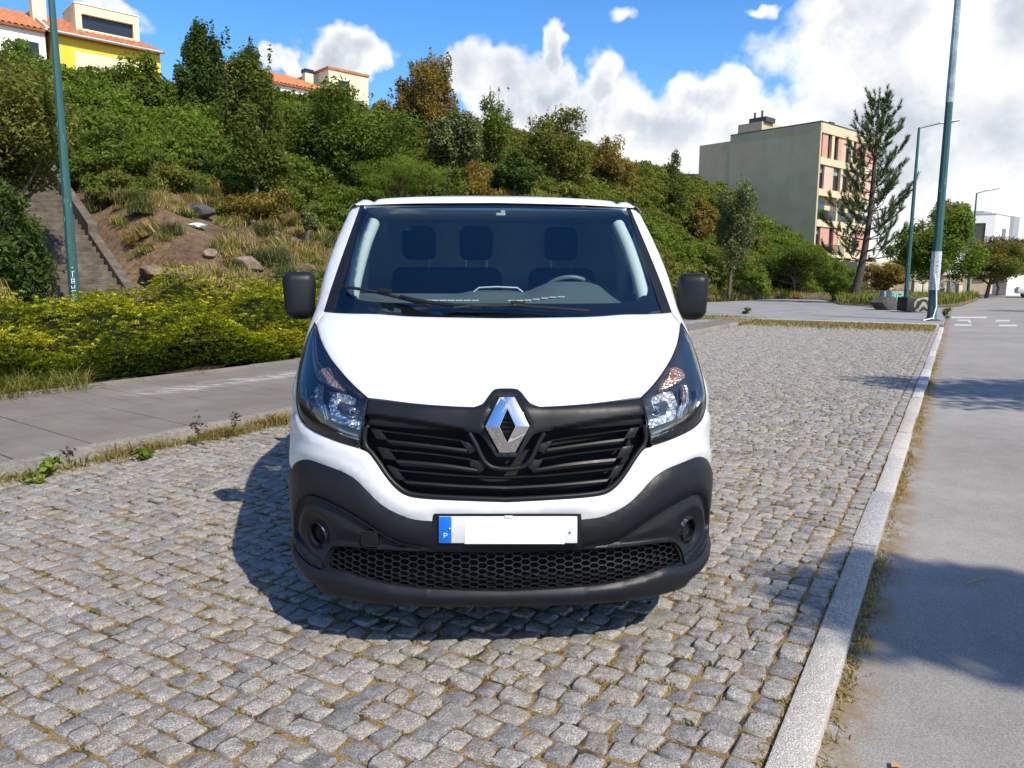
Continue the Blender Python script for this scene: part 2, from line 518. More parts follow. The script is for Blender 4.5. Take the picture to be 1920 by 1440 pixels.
mb = MB(); mb.prism([AN(a, n)[:2] for a, n in [(-4, .39), (-4, 5.89), (26.93, 5.89), (26.93, .39)]], -.13, -.0075)
jb = mb.build('joint_bed', M_JOINT, bay, 0)
def sett_shape(seed, hi):
    r_ = np.random.default_rng(seed)
    k = 12 if hi else 7
    th = (np.arange(k) + .5)/k*2*math.pi
    pw = r_.uniform(.20, .34)
    base = np.stack([np.sign(np.cos(th))*np.abs(np.cos(th))**pw, np.sign(np.sin(th))*np.abs(np.sin(th))**pw], 1)*.5
    base *= (1 + r_.normal(0, .05, (k, 1))); base[:, 0] += base[:, 1]*r_.normal(0, .07); base[:, 1] += base[:, 0]*r_.normal(0, .07)
    tilt = r_.normal(0, .004, 2)
    rings = [(1.0, -.05), (1.0, -.0075), (.945, -.0012), (.80, .0016)] if hi else [(1.0, -.03), (.98, -.005), (.86, .0016)]
    V = []
    for s, z in rings:
        jit = r_.normal(0, .0012, k) if s < 1 else 0
        for i, (x, y) in enumerate(base*s):
            V.append((x, y, z + (tilt @ np.array([x, y])*2 if s < 1 else 0) + (jit[i] if s < 1 else 0)))
    V.append((0, 0, rings[-1][1] + .001)); c = len(V) - 1
    T = []
    for j in range(len(rings) - 1):
        for i in range(k):
            a = j*k+i; b = j*k+(i+1) % k; T += [(a, b, b+k), (a, b+k, a+k)]
    j = len(rings) - 1
    T += [(j*k+i, j*k+(i+1) % k, c) for i in range(k)]
    return np.array(V), np.array(T)
HI = [sett_shape(100+i, True) for i in range(20)]; LO = [sett_shape(300+i, False) for i in range(12)]
setts = []
rs = np.random.default_rng(11)
a0 = -3.9
while a0 < 26.75:
    da = rs.uniform(.088, .112); n = .512; ph = rs.uniform(0, 6.28)
    while n < 5.84:
        dn = rs.choice([rs.uniform(.080, .100), rs.uniform(.100, .132)], p=[.55, .45])
        if n + dn > 5.86: break
        wob = .010*math.sin(n*1.7 + a0*.35) + .004*math.sin(n*5 + ph)
        setts.append((a0 + da/2 + wob + rs.normal(0, .004), n + dn/2, da*.925 + rs.normal(0, .005), dn*.925 + rs.normal(0, .005), rs.normal(0, .05)))
        n += dn
    a0 += da
a0 = -3.9
while a0 < 26.7:            # edging row along the kerb
    da = rs.uniform(.105, .17); setts.append((a0 + da/2, .455, da*.91, .098, rs.normal(0, .03))); a0 += da
setts = np.array(setts)
XY = setts[:, 0:1]*RA + setts[:, 1:2]*RN
P3 = np.concatenate([XY, np.zeros((len(XY), 1))], 1)
pp_, dep_ = project(P3)
inside = (dep_ > .3) & (pp_[:, 0] > -30) & (pp_[:, 0] < 1950) & (pp_[:, 1] < 1470) & (pp_[:, 1] > 500)
order = np.argsort(np.where(inside, dep_, 1e9))[:300]
near_set = set(int(i) for i in order)
lev = rs.normal(0, .0016, len(setts)) + .001*np.sin(setts[:, 0]*.9)*np.sin(setts[:, 1]*1.3)
hi_mesh = []
for k, (V, T) in enumerate(HI):
    me = mesh_np('cobblestone', V, T, 40)
    at = me.attributes.new('rnd', 'FLOAT', 'FACE'); at.data.foreach_set('value', np.full(len(T), (k*.618) % 1, np.float32))
    me.materials.append(M_COBBLE); hi_mesh.append(me)
for i in order:
    a, n, la, ln, rt = setts[i]
    o = bpy.data.objects.new('cobblestone', hi_mesh[int(i) % 20]); COL.objects.link(o); o.parent = bay
    x, y, _ = AN(a, n); o.location = (x, y, lev[i]); o.rotation_euler = (0, 0, ROAD_ANG + rt); o.scale = (la, ln, 1)
bV = []; bT = []; bR = []; off = 0
for i in range(len(setts)):
    if i in near_set: continue
    a, n, la, ln, rt = setts[i]
    V, T = HI[i % 20] if (0 < dep_[i] < 9 and inside[i]) else LO[i % 12]
    c, s = math.cos(ROAD_ANG + rt), math.sin(ROAD_ANG + rt)
    x, y = V[:, 0]*la, V[:, 1]*ln
    bV.append(np.stack([x*c - y*s + XY[i, 0], x*s + y*c + XY[i, 1], V[:, 2] + lev[i]], 1)); bT.append(T + off); off += len(V)
    bR.append(np.full(len(T), rs.random()))
me = mesh_np('cobblestones', np.concatenate(bV), np.concatenate(bT), 40)
at = me.attributes.new('rnd', 'FLOAT', 'FACE'); at.data.foreach_set('value', np.concatenate(bR).astype(np.float32))
o = link_mesh('cobblestone_field', me, M_COBBLE, bay); o['kind'] = 'stuff'

# ---- kerbs
def kerb(name, label, n0, n1, ztop, joints, mat, zbot=-.12, rough=.004):
    K = empty(name); tag(K, label, kind='structure')
    for a, b in zip(joints[:-1], joints[1:]):
        r_ = np.random.default_rng(int(a*97) & 0xffff)
        mb = MB(); d = r_.normal(0, rough, 4)
        mb.prism([AN(a + .004, n0 + d[0])[:2], AN(b - .004, n0 + d[0])[:2], AN(b - .004, n1 + d[1])[:2], AN(a + .004, n1 + d[1])[:2]], zbot, ztop + d[2])
        ks = mb.build('kerb_stone', mat, K, 30, bevel=.010, segs=2)
        at = ks.data.attributes.new('rnd', 'FLOAT', 'FACE'); at.data.foreach_set('value', np.full(len(ks.data.polygons), r_.random(), np.float32))
    return K
kerb('road_kerb', 'pale granite kerb between the cobbled bay and the road', .275, .398, .007, list(np.arange(-3.95, 27.0, 1.2)) + [26.9], M_KERB)
kerb('pavement_kerb', 'weathered kerb between the cobbled bay and the pavement', 5.885, 6.015, .105, list(np.arange(-4, 24.5, 1.0)), M_KERBD)
kerb('bay_end_kerb', 'low kerb closing the far end of the cobbled bay', .42, 8.6, .085, [26.93, 27.06], M_KERB)
kerb('bed_edging', 'worn stone edging between the pavement and the juniper bed', 9.10, 9.22, .145, list(np.arange(-4, 26, .9)), M_SLAB)
# ---- left pavement of concrete slabs
pav = empty('pavement'); tag(pav, 'pavement of grey concrete slabs left of the cobbled bay', kind='structure')
mb = MB(); mb.prism([AN(a, n)[:2] for a, n in [(-4, 6.01), (-4, 9.11), (26.9, 9.11), (26.9, 6.01)]], -.13, .088); mb.build('slab_bed', M_JOINT, pav, 0)
for k in range(-10, 75):
    for r_i, (na, nb) in enumerate(((6.022, 7.555), (7.562, 9.095))):
        a = 2.50 + k*.303 + (.12)*(0)
        mb = MB(); dz = rs.normal(0, .0018)
        def sk(a, n): return AN(a + .115*(n - 5.9), n)[:2]
        mb.prism([sk(a + .004, na), sk(a + .299, na), sk(a + .299, nb), sk(a + .004, nb)], .04, .1 + dz)
        s_ = mb.build('paving_slab', M_SLAB, pav, 30, bevel=.003, segs=1)
# ---- paved island and verge beyond the bay
sheet('far_pavement', [(27.06, .30), (27.06, 8.6), (31.2, 8.6), (31.2, .30)], .07, M_ASPH2, 'grey paved strip beyond the far end of the cobbled bay')
sheet('far_bay_strip', [(26.0, 6.0), (26.0, 15), (31.2, 15), (31.2, 8.62), (27.0, 8.62)], -.02, M_ASPH2, 'asphalt strip leading left of the far pavement', .08)
# paint on the road
def paint(name, pts, label):
    A = [at_z(x, y, -.045) for x, y in pts]
    mb = MB(); mb.prism([(q[0], q[1]) for q in A], -.046, -.041); o = mb.build(name, M_PAINT, None, 0); tag(o, label, kind='structure')
paint('road_marking', [(1784, 594), (1850, 594), (1850, 596.5), (1784, 596.5)], 'thin white line painted across the road beside the tall pole')
paint('road_marking', [(1790, 608), (1822, 608.5), (1822, 611), (1790, 610.5)], 'short lower white bar painted on the road by the pole')
paint('road_marking', [(1795, 599.5), (1818, 599.5), (1822, 605), (1817, 605), (1814, 601.5), (1795, 601.5)], 'white bracket shaped road paint by the pole')
paint('road_marking', [(1866, 600), (1892, 600), (1895, 602.5), (1868, 602.5)], 'upper of two short white road bars at right')
paint('road_marking', [(1872, 609), (1905, 609), (1907, 611.5), (1873, 611.5)], 'lower of two short white road bars at right')
# ================================================================== THE VAN
VAN_O = np.array([-0.0145, 2.72, 0.0])
VAN_YAW = math.atan2(0.048, 0.9988)
_vx = np.array([math.cos(VAN_YAW), math.sin(VAN_YAW), 0]); _vy = np.array([-math.sin(VAN_YAW), math.cos(VAN_YAW), 0])
def v2w(P):
    P = np.asarray(P, float)
    return VAN_O + P[..., 0:1] * _vx + P[..., 1:2] * _vy + P[..., 2:3] * np.array([0, 0, 1.0])

def pchip(xs, ys):
    xs = np.array(xs, float); ys = np.array(ys, float)
    h = np.diff(xs); d = np.diff(ys) / h
    m = np.zeros_like(xs); m[0] = d[0]; m[-1] = d[-1]
    for i in range(1, len(xs) - 1):
        if d[i - 1] * d[i] > 0:
            w1 = 2 * h[i] + h[i - 1]; w2 = h[i] + 2 * h[i - 1]
            m[i] = (w1 + w2) / (w1 / d[i - 1] + w2 / d[i])
    def f(x):
        x = np.clip(np.asarray(x, float), xs[0], xs[-1])
        i = np.clip(np.searchsorted(xs, x) - 1, 0, len(xs) - 2)
        t = (x - xs[i]) / h[i]
        return (2*t**3 - 3*t**2 + 1) * ys[i] + (t**3 - 2*t**2 + t) * h[i] * m[i] + (-2*t**3 + 3*t**2) * ys[i+1] + (t**3 - t**2) * h[i] * m[i+1]
    return f
PROF = [(.22, .045), (.25, .005), (.28, .0), (.33, .004), (.42, .034), (.50, .030), (.58, .026), (.64, .030), (.75, .045), (.85, .062),
        (.93, .080), (.965, .095), (.995, .135), (1.03, .20), (1.08, .308), (1.15, .470), (1.22, .645), (1.275, .79), (1.305, .86), (1.33, .90),
        (1.45, 1.045), (1.60, 1.228), (1.75, 1.42), (1.88, 1.60), (1.905, 1.66), (1.93, 1.75)]
f_y = pchip([p[0] for p in PROF], [p[1] for p in PROF])
f_w = pchip([.22, .30, .45, .62, .85, 1.05, 1.20, 1.30, 1.46, 1.64, 1.80, 1.88, 1.93], [.895, .912, .932, .942, .945, .947, .946, .943, .932, .903, .866, .842, .80])
f_l = pchip([.22, .5, .8, 1.0, 1.15, 1.30, 1.5, 1.93], [.66, .72, .74, .72, .62, .50, .44, .36])
f_p = pchip([.22, .5, .9, 1.1, 1.3, 1.93], [3.0, 2.9, 2.7, 3.0, 4.0, 4.5])
ZN = np.linspace(.22, 1.93, 343); UN = np.arange(0, 6.4, .01)
TX = np.zeros((len(ZN), len(UN))); TY = np.zeros_like(TX)
_th = np.linspace(0, 1, 900)
for i, z in enumerate(ZN):
    w, l, p, y0 = float(f_w(z)), float(f_l(z)), float(f_p(z)), float(f_y(z))
    x1 = np.linspace(0, .86, 500); yA = 1 - (1 - x1**p)**(1/p)
    y2 = np.linspace(yA[-1], 1, 300)[1:]; xB = (1 - (1 - y2)**p)**(1/p)
    x = np.concatenate([x1, xB]) * w; y = y0 + np.concatenate([yA, y2]) * l
    # straight side, then round the rear corner
    r = .14
    ye = 4.98 - r
    ang = np.linspace(0, math.pi/2, 20)
    x = np.concatenate([x, [w], w - r + r*np.cos(ang), [0]]); y = np.concatenate([y, [ye - .001], ye + r*np.sin(ang), [4.98]])
    s = np.concatenate([[0], np.cumsum(np.hypot(np.diff(x), np.diff(y)))])
    TX[i] = np.interp(UN, s, x); TY[i] = np.interp(UN, s, y)
_dz = ZN[1] - ZN[0]
def S(u, z):
    u = np.asarray(u, float); z = np.asarray(z, float)
    sg = np.sign(u) + (u == 0); a = np.abs(u) / .01; b = (z - ZN[0]) / _dz
    a = np.clip(a, 0, len(UN) - 1.001); b = np.clip(b, 0, len(ZN) - 1.001)
    i = a.astype(int); j = b.astype(int); fa = a - i; fb = b - j
    def L(T): return (T[j, i]*(1-fa) + T[j, i+1]*fa)*(1-fb) + (T[j+1, i]*(1-fa) + T[j+1, i+1]*fa)*fb
    return np.stack([L(TX)*sg, L(TY), z + 0*u], -1)
def SN(u, z):
    e = .012
    du = S(u + e, z) - S(u - e, z)
    dz = S(u, np.minimum(z + e*.6, 1.929)) - S(u, np.maximum(z - e*.6, .221))
    n = np.cross(du, dz); n /= np.linalg.norm(n, axis=-1, keepdims=True) + 1e-12
    return n
_zz = np.linspace(.22, 1.93, 700); _yy = f_y(_zz)
_vv = np.concatenate([[0], np.cumsum(np.hypot(np.diff(_zz), np.diff(_yy)))])
def z2v(z): return np.interp(z, _zz, _vv)
def v2z(v): return np.interp(v, _vv, _zz)
def uy(y, z):
    """u of the side point at depth y and height z"""
    j = int(np.clip((z - ZN[0]) / _dz, 0, len(ZN) - 1))
    return float(np.interp(y, TY[j][:560], UN[:560]))
# pixel -> (u, z)
_us = np.concatenate([-UN[1:190][::-1], UN[:190]])
_UG, _ZG = np.meshgrid(_us, ZN)
_PG = v2w(S(_UG, _ZG)); _NG = SN(_UG, _ZG)
_NGw = _NG[..., 0:1]*_vx + _NG[..., 1:2]*_vy + _NG[..., 2:3]*np.array([0, 0, 1.])
_pp, _ = project(_PG)
_vis = ((np.array([0, 0, CAMH]) - _PG) * _NGw).sum(-1) > 0.004
_pp = np.where(_vis[..., None], _pp, 1e6)
def px2uz(pts):
    out = []
    for (x, y) in pts:
        d = (_pp[..., 0] - x)**2 + (_pp[..., 1] - y)**2
        k = int(np.argmin(d)); u, z = _UG.ravel()[k], _ZG.ravel()[k]
        for _ in range(3):
            q, _d = project(v2w(S(np.array(u), np.array(z)))); e = .003
            qu = (project(v2w(S(np.array(u+e), np.array(z))))[0] - q)/e
            qz = (project(v2w(S(np.array(u), np.array(z+e))))[0] - q)/e
            J = np.stack([qu, qz], 1)
            if abs(np.linalg.det(J)) < 1e4: break
            dd = np.linalg.solve(J, np.array([x, y]) - q)
            if np.abs(dd).max() > .03: break
            u += dd[0]; z = float(np.clip(z + dd[1], .221, 1.929))
        out.append((u, z))
    return np.array(out)

def spline(pts, n=6):
    P = [np.array(p, float) for p in pts]
    if len(P) < 3: return P
    out = []
    for i in range(len(P) - 1):
        p0 = P[max(i-1, 0)]; p1 = P[i]; p2 = P[i+1]; p3 = P[min(i+2, len(P)-1)]
        for k in range(n):
            t = k / n
            out.append(.5*((2*p1) + (-p0+p2)*t + (2*p0-5*p1+4*p2-p3)*t*t + (-p0+3*p1-3*p2+p3)*t**3))
    out.append(P[-1])
    return out
def outline(*segs):
    """pixel segments (left half of the van), each smoothed on its own, -> (u,z) with u<0"""
    pts = []
    for s in segs:
        for p in spline(s):
            if not pts or np.hypot(*(p - pts[-1])) > .4: pts.append(p)
    return px2uz(pts)
def mirror_close(uz):
    """left half running from the centre line round to the centre line -> whole outline"""
    uz = np.array(uz); uz[0, 0] = 0; uz[-1, 0] = 0
    return np.concatenate([uz, (uz * [-1, 1])[::-1][1:-1]])
def flip(uz): return np.asarray(uz) * [-1, 1]

def in_poly(P, poly):
    x, y = P[:, 0], P[:, 1]; c = np.zeros(len(P), bool)
    q = np.roll(poly, -1, 0)
    for (x1, y1), (x2, y2) in zip(poly, q):
        m = ((y1 > y) != (y2 > y))
        if y1 != y2: c ^= m & (x < (x2 - x1) * (y - y1) / (y2 - y1) + x1)
    return c
def resample(poly, step):
    out = []
    for a, b in zip(poly, np.roll(poly, -1, 0)):
        n = max(1, int(np.ceil(np.hypot(*(b - a)) / step)))
        for k in range(n): out.append(a + (b - a) * k / n)
    out = np.array(out)
    keep = np.hypot(*(out - np.roll(out, 1, 0)).T) > step * .12
    return out[keep]
def poly_dist(P, poly):
    q = np.roll(poly, -1, 0); best = np.full(len(P), 1e9)
    for a, b in zip(poly, q):
        ab = b - a; t = np.clip(((P - a) @ ab) / (ab @ ab + 1e-12), 0, 1)
        best = np.minimum(best, np.hypot(*(P - a - t[:, None]*ab).T))
    return best
def shrink(uz, d):
    """move an outline inwards by d metres (in u,v)"""
    P = np.stack([uz[:, 0], z2v(uz[:, 1])], 1)
    A = .5 * np.sum(P[:, 0]*np.roll(P[:, 1], -1) - np.roll(P[:, 0], -1)*P[:, 1])
    t = np.roll(P, -1, 0) - np.roll(P, 1, 0); t /= np.hypot(*t.T)[:, None] + 1e-9
    n = np.stack([-t[:, 1], t[:, 0]], 1) * np.sign(A)
    P = P + n * d
    return np.stack([P[:, 0], v2z(P[:, 1])], 1)

def panel(name, uz, mat, parent, off=0.0, holes=(), step=.03, thick=.012, lip=0.0):
    """a sheet lying on the body surface inside the outline; off = offset along the normal (number or f(u, z, dist to edge))"""
    uz = np.asarray(uz, float)
    loops = [resample(np.stack([l[:, 0], z2v(l[:, 1])], 1), step * .8) for l in [uz] + [np.asarray(h, float) for h in holes]]
    lo, hi = loops[0].min(0), loops[0].max(0)
    gx = np.arange(lo[0] + step*.5, hi[0], step); gy = np.arange(lo[1] + step*.5, hi[1], step*.87)
    G = np.array([(x + (.5*step if k % 2 else 0), y) for k, y in enumerate(gy) for x in gx])
    if len(G):
        ok = in_poly(G, loops[0])
        for h in loops[1:]: ok &= ~in_poly(G, h)
        G = G[ok]
        if len(G):
            dd = np.min([poly_dist(G, l) for l in loops], 0); G = G[dd > step*.45]
    V2 = np.concatenate(loops + ([G] if len(G) else [])); E = []; b = 0
    for l in loops:
        n = len(l); E += [(b+i, b+(i+1) % n) for i in range(n)]; b += n
    r = delaunay_2d_cdt([Vector(p) for p in V2], E, [], 0, 1e-6)
    P = np.array([tuple(p) for p in r[0]]); T = np.array([f for f in r[2] if len(f) == 3])
    cen = P[T].mean(1); ok = in_poly(cen, loops[0])
    for h in loops[1:]: ok &= ~in_poly(cen, h)
    T = T[ok]
    a = P[T]; area = np.cross(a[:, 1]-a[:, 0], a[:, 2]-a[:, 0])
    T[area < 0] = T[area < 0][:, ::-1]
    U, Z = P[:, 0], v2z(P[:, 1])
    de = np.min([poly_dist(P, l) for l in loops], 0)
    o_ = off(U, Z, de) if callable(off) else np.full(len(U), off)
    if lip > 0: o_ = o_ - lip * np.clip(1 - de / (lip*2.5), 0, 1)**2
    N = SN(U, Z); X = S(U, Z) + N * o_[:, None]
    # shading normals of the displaced sheet
    fn = np.cross(X[T[:, 1]] - X[T[:, 0]], X[T[:, 2]] - X[T[:, 0]])
    VN = np.zeros_like(X)
    for k in range(3): np.add.at(VN, T[:, k], fn)
    VN /= np.linalg.norm(VN, axis=1, keepdims=True) + 1e-12
    # skirt: boundary edges folded back by thick
    ed = {}
    for t in T:
        for i in range(3):
            k = (t[i], t[(i+1) % 3]); ed[k] = 1
    bd = [(i, j) for (i, j) in ed if (j, i) not in ed]
    bi = sorted({i for e in bd for i in e}); m1 = {v: k for k, v in enumerate(bi)}
    n0 = len(X); top = X[bi]; bot = X[bi] - N[bi] * thick
    V = np.concatenate([X, top, bot]); q = [(n0+m1[j], n0+m1[i], n0+len(bi)+m1[i], n0+len(bi)+m1[j]) for i, j in bd]
    used = np.zeros(len(V), bool); used[T.ravel()] = True; used[n0:] = True
    mp = np.cumsum(used) - 1
    me = mesh_np(name, V[used], [mp[T], mp[np.array(q)]])
    me.polygons.foreach_set('use_smooth', [True]*len(me.polygons))
    sk = np.zeros((len(V), 3)); sk[:n0] = VN
    cn = N[bi]; sk[n0:] = 0
    vn = np.concatenate([VN, np.zeros((2*len(bi), 3))])
    for i, j in bd:
        d = np.cross(X[j]-X[i], N[i]); d /= np.linalg.norm(d) + 1e-12
        for v in (m1[i], m1[j]):
            vn[n0+v] += d; vn[n0+len(bi)+v] += d
    vn /= np.linalg.norm(vn, axis=1, keepdims=True) + 1e-12
    me.normals_split_custom_set_from_vertices([tuple(v) for v in vn[used]])
    return link_mesh(name, me, mat, parent)

def on(uz, off=0.0):
    uz = np.atleast_2d(uz); return S(uz[:, 0], uz[:, 1]) + SN(uz[:, 0], uz[:, 1]) * off
def surf_tube(name, uz, rad, off, mat, parent, seg=8, flat=1.0, close=False):
    pts = on(uz, off)
    if close: pts = np.concatenate([pts, pts[:2]])
    mb = MB(); mb.tube(pts, rad, seg, cap=not close)
    return mb.build(name, mat, parent, smooth=60)
def both(uz): return ((-1, np.asarray(uz)), (1, flip(uz)))

# ---- materials
m, N, p = new_mat('white_paint')
p.inputs['Roughness'].default_value = .30
p.inputs['Coat Weight'].default_value = .6; p.inputs['Coat Roughness'].default_value = .05
co = N.n('ShaderNodeTexCoord').outputs['Object']
dirt = N.step(N.noise(co, 60, 6, .7), .62, .85)
N.put(p.inputs['Base Color'], N.mix(N.m('MULTIPLY', dirt, .06), (.615, .625, .64), (.45, .42, .38)))
M_WHITE = m
def plastic(name, col, rough, bump=.15):
    m, N, p = new_mat(name)
    co = N.n('ShaderNodeTexCoord').outputs['Object']
    f = N.noise(co, 9, 6, .65)
    N.put(p.inputs['Base Color'], N.ramp(f, [(.3, tuple(c*.8 for c in col)), (.75, tuple(c*1.25 for c in col))]))
    N.put(p.inputs['Roughness'], N.m('MULTIPLY_ADD', N.noise(co, 30, 4, .6), .2, rough - .1))
    N.put(p.inputs['Normal'], N.bump(N.noise(co, 900, 2, .5), bump, .0006))
    p.inputs['Specular IOR Level'].default_value = .24
    return m
M_BLACK = plastic('black_bumper_plastic', (.0085, .0097, .0125), .44)
M_GRILLE = plastic('grille_plastic', (.009, .010, .0115), .40)
M_SHADOW = simple('inner_black', (.004, .004, .005), .9)
M_RUBBER = plastic('rubber', (.012, .012, .013), .65)
M_CHROME = simple('chrome', (.78, .80, .82), .045, 1.0)
M_MIRROR = simple('mirror_glass', (.7, .75, .8), .02, 1.0)
M_WIND = glass_mat('windscreen_glass', (.83, .93, .97), 1.75, (.85, .95, 1.0))
M_SIDEG = glass_mat('side_window_glass', (.62, .74, .72), 1.5)
M_LENS = glass_mat('headlight_lens', (.95, .96, .97), 1.65)
M_FRIT = simple('window_frit', (.006, .007, .009), .25)
M_GREYIN = simple('cab_light_grey_trim', (.50, .54, .52), .7)
M_DASH = simple('dashboard_plastic', (.075, .098, .10), .62, bump=.1)
M_SEAT = simple('seat_fabric', (.018, .022, .032), .9, var=.3, scale=40)
M_BULK = simple('bulkhead_paint', (.72, .78, .82), .55, var=.08)
M_RIM = simple('steel_rim', (.35, .36, .37), .4, .8)
M_PLATE = simple('plate_reflective', (.62, .63, .65), .45, var=.04, scale=30)
M_PLATEW = simple('plate_white', (.93, .93, .93), .5)
M_BLUE = simple('plate_blue', (.0, .13, .62), .4)
M_PWHITE = simple('letter_white', (.85, .85, .85), .5)
m, N, p = new_mat('indicator_amber')
co = N.n('ShaderNodeTexCoord').outputs['Object']
N.put(p.inputs['Base Color'], N.ramp(N.noise(co, 28, 4, .6), [(.35, (.75, .70, .66)), (.55, (.72, .38, .25)), (.7, (.6, .16, .05))]))
p.inputs['Metallic'].default_value = .7; p.inputs['Roughness'].default_value = .15
N.put(p.inputs['Normal'], N.bump(N.voro(co, 90), .8, .01))
M_ORANGE = m
M_BULB = glass_mat('bulb_glass', (.85, .85, .85), 1.5)

van = empty('delivery_van', (0, 0, 0))
tag(van, 'white delivery van with black bumper parked facing us on the cobbles', 'van')

# ---- outlines measured on the left half of the photograph (pixels)
HOOD_LOW = [(690, 747), (740, 752), (798, 757.5), (850, 761), (888, 762.5)]
HUMP = [(888, 762.5), (903, 758.5), (911, 750), (918, 740), (926, 733), (937, 731), (951, 731)]
HL_IN = [(590.5, 605), (596, 623), (603, 643), (612, 660), (623, 677), (645, 704), (667, 727), (689, 746.5)]
HL_OUT = [(590.5, 605), (580, 627), (570, 655), (563, 685), (559, 712), (557, 741), (559, 768), (567, 789), (581, 803), (603, 815), (639, 829), (672.5, 839)]
HL_SIDE = [(672.5, 839), (675, 825), (681, 790), (689, 746.5)]
GR_OUT = [(672.5, 841), (690, 848), (704, 865), (721, 890), (741, 914.5), (763, 929), (800, 935), (870, 938.5), (951, 941)]
BUM_TOP = [(811, 978), (791, 977), (766, 972.5), (736, 960), (715, 947), (698, 932), (675.5, 908.5), (659, 895), (637, 883.5), (600, 870), (580, 863.5), (566, 863.5), (553, 870), (545.5, 882)]
LIP_TOP = [(586, 1061), (612, 1069.5), (649, 1073), (674, 1081.5), (724, 1094), (780, 1102), (863, 1106.5), (951, 1108)]
LIP_BOT = [(951, 1129), (808, 1128), (724, 1125.5), (663, 1118.5), (616, 1105), (586, 1087.5)]
COWL = [(951, 594), (850, 592.5), (760, 590.5), (680, 587), (607, 582.5)]
A_OUT = [(607, 582.5), (620, 541), (636, 494), (655, 441), (675, 386)]
W_TOP = [(675, 386), (760, 382.8), (850, 381.8), (951, 381.5)]
HOOD_CORNER = [(607, 582.5), (590.5, 605)]

def uzl(seg): return outline(seg)
uz_hl_out = outline(HL_OUT)
# hood
cw = outline(COWL); hc = outline(HOOD_CORNER); hi_ = outline(HL_IN); hl_ = outline(HOOD_LOW); hu = outline(HUMP)
hood_uz = mirror_close(np.concatenate([cw, hc[1:], hi_[1:], hl_[1:], hu[1:]]))
def hood_off(U, Z, de):
    # two long raised creases and softly rolled edges
    b = .006 * np.exp(-((np.abs(U) - .52 - .25*(Z - 1.0)) / .10)**2)
    return b
hood = panel('hood', shrink(hood_uz, .0048), M_WHITE, van, hood_off, step=.03, thick=.02, lip=.006)

# black inner shell behind the gaps
shell_uz = [(0, .24), (-.9, .30), (-1.35, .34), (-uy(.60, .5), .5), (-uy(.60, .8), .8), (-uy(1.1, 1.2), 1.2), (-uy(1.15, 1.27), 1.27), (-.6, 1.27), (0, 1.27)]
shell = panel('inner_shell', mirror_close(np.array(shell_uz)), M_SHADOW, van, -.085, step=.06, thick=.002)

# ---- headlights
REFL = [(607, 745), (613, 730), (622, 722), (650, 728), (668, 738), (683, 752), (680, 780), (675, 806), (640, 799), (608, 787), (605, 765), (607, 745)]
TURN = [(581, 693), (592, 679), (612, 676.5), (620, 692), (644, 717.5), (625, 713), (606, 706.5), (590, 700), (581, 693)]
STRIP_A = [(594, 714), (593, 735), (595, 755), (603, 788)]
STRIP_B = [(600, 716), (599, 740), (602, 762), (608, 787)]
STRIP_C = [(565, 722), (565, 742), (570, 762), (579, 777), (592, 788), (623, 803), (645, 811), (668, 817)]
STRIP_D = [(618, 808), (645, 818), (671, 825)]
m, N, p = new_mat('reflector_chrome')
p.inputs['Metallic'].default_value = .8; p.inputs['Roughness'].default_value = .16
p.inputs['Base Color'].default_value = (.90, .93, .97, 1)
co = N.n('ShaderNodeTexCoord').outputs['Object']
N.put(p.inputs['Normal'], N.bump(N.voro(co, 42), .9, .02))
M_REFL = m
M_HLBLACK = simple('headlight_bezel', (.03, .036, .048), .18)
hl_closed = np.concatenate([uz_hl_out, outline(HL_SIDE)[1:], outline(HL_IN)[::-1][1:-1]])
for sg, uz in both(hl_closed):
    f = (lambda q: q) if sg < 0 else flip
    H = empty('headlight', parent=van)
    def bowl(U, Z, de): return -.012 - .055 * np.clip(de / .05, 0, 1)**.8
    panel('bezel', shrink(uz, .003), M_HLBLACK, H, bowl, step=.018, thick=.004)
    rf = outline(REFL)[:-1]
    def rbowl(U, Z, de): return -.040 - .045 * np.clip(de / .05, 0, 1)
    rr = panel('reflector', f(rf), M_REFL, H, rbowl, step=.012, thick=.02)
    panel('turn_signal', f(outline(TURN)[:-1]), M_ORANGE, H, lambda U, Z, de: -.042 - .0*de, step=.015, thick=.02)
    c = px2uz([(651, 748)]); c = c if sg < 0 else flip(c)
    pc = on(c, -.072)[0]; nn = SN(c[:, 0], c[:, 1])[0]
    q = Vector((nn[0]*.35, -1, .02)).normalized().to_track_quat('Z', 'Y').to_matrix()
    Mx = Matrix.Translation(pc) @ q.to_4x4()
    mb = MB(); mb.lathe([(.019, 0), (.021, .03), (.016, .034), (.015, .012), (.0, .010)], 20, Mx); mb.build('bulb_shield', M_CHROME, rr, 40)
    mb = MB(); mb.lathe([(.008, 0), (.008, .028), (.0, .034)], 14, Mx); mb.build('bulb', M_BULB, rr, 60)
    for nm, st, rad in (('trim_strip', STRIP_A, .0035), ('trim_strip', STRIP_B, .0045), ('trim_strip', STRIP_C, .0075), ('trim_strip', STRIP_D, .006)):
        surf_tube(nm, f(outline(st)), rad, -.022, M_CHROME, H)
    # ribbed side lamp
    rib = [(577, 716), (586, 709), (592, 714), (591, 740), (594, 765), (600, 783), (588, 776), (578, 757), (577, 716)]
    m_ = panel('side_reflector', f(outline(rib)[:-1]), M_REFL, H, -.045, step=.012, thick=.015)
    panel('lens', shrink(uz, .002), M_LENS, H, lambda U, Z, de: .002 + .006*np.clip(de/.03, 0, 1), step=.02, thick=.002)
    surf_tube('lens_seal', shrink(uz, .001), .0035, .001, M_RUBBER, H, 6, close=True)

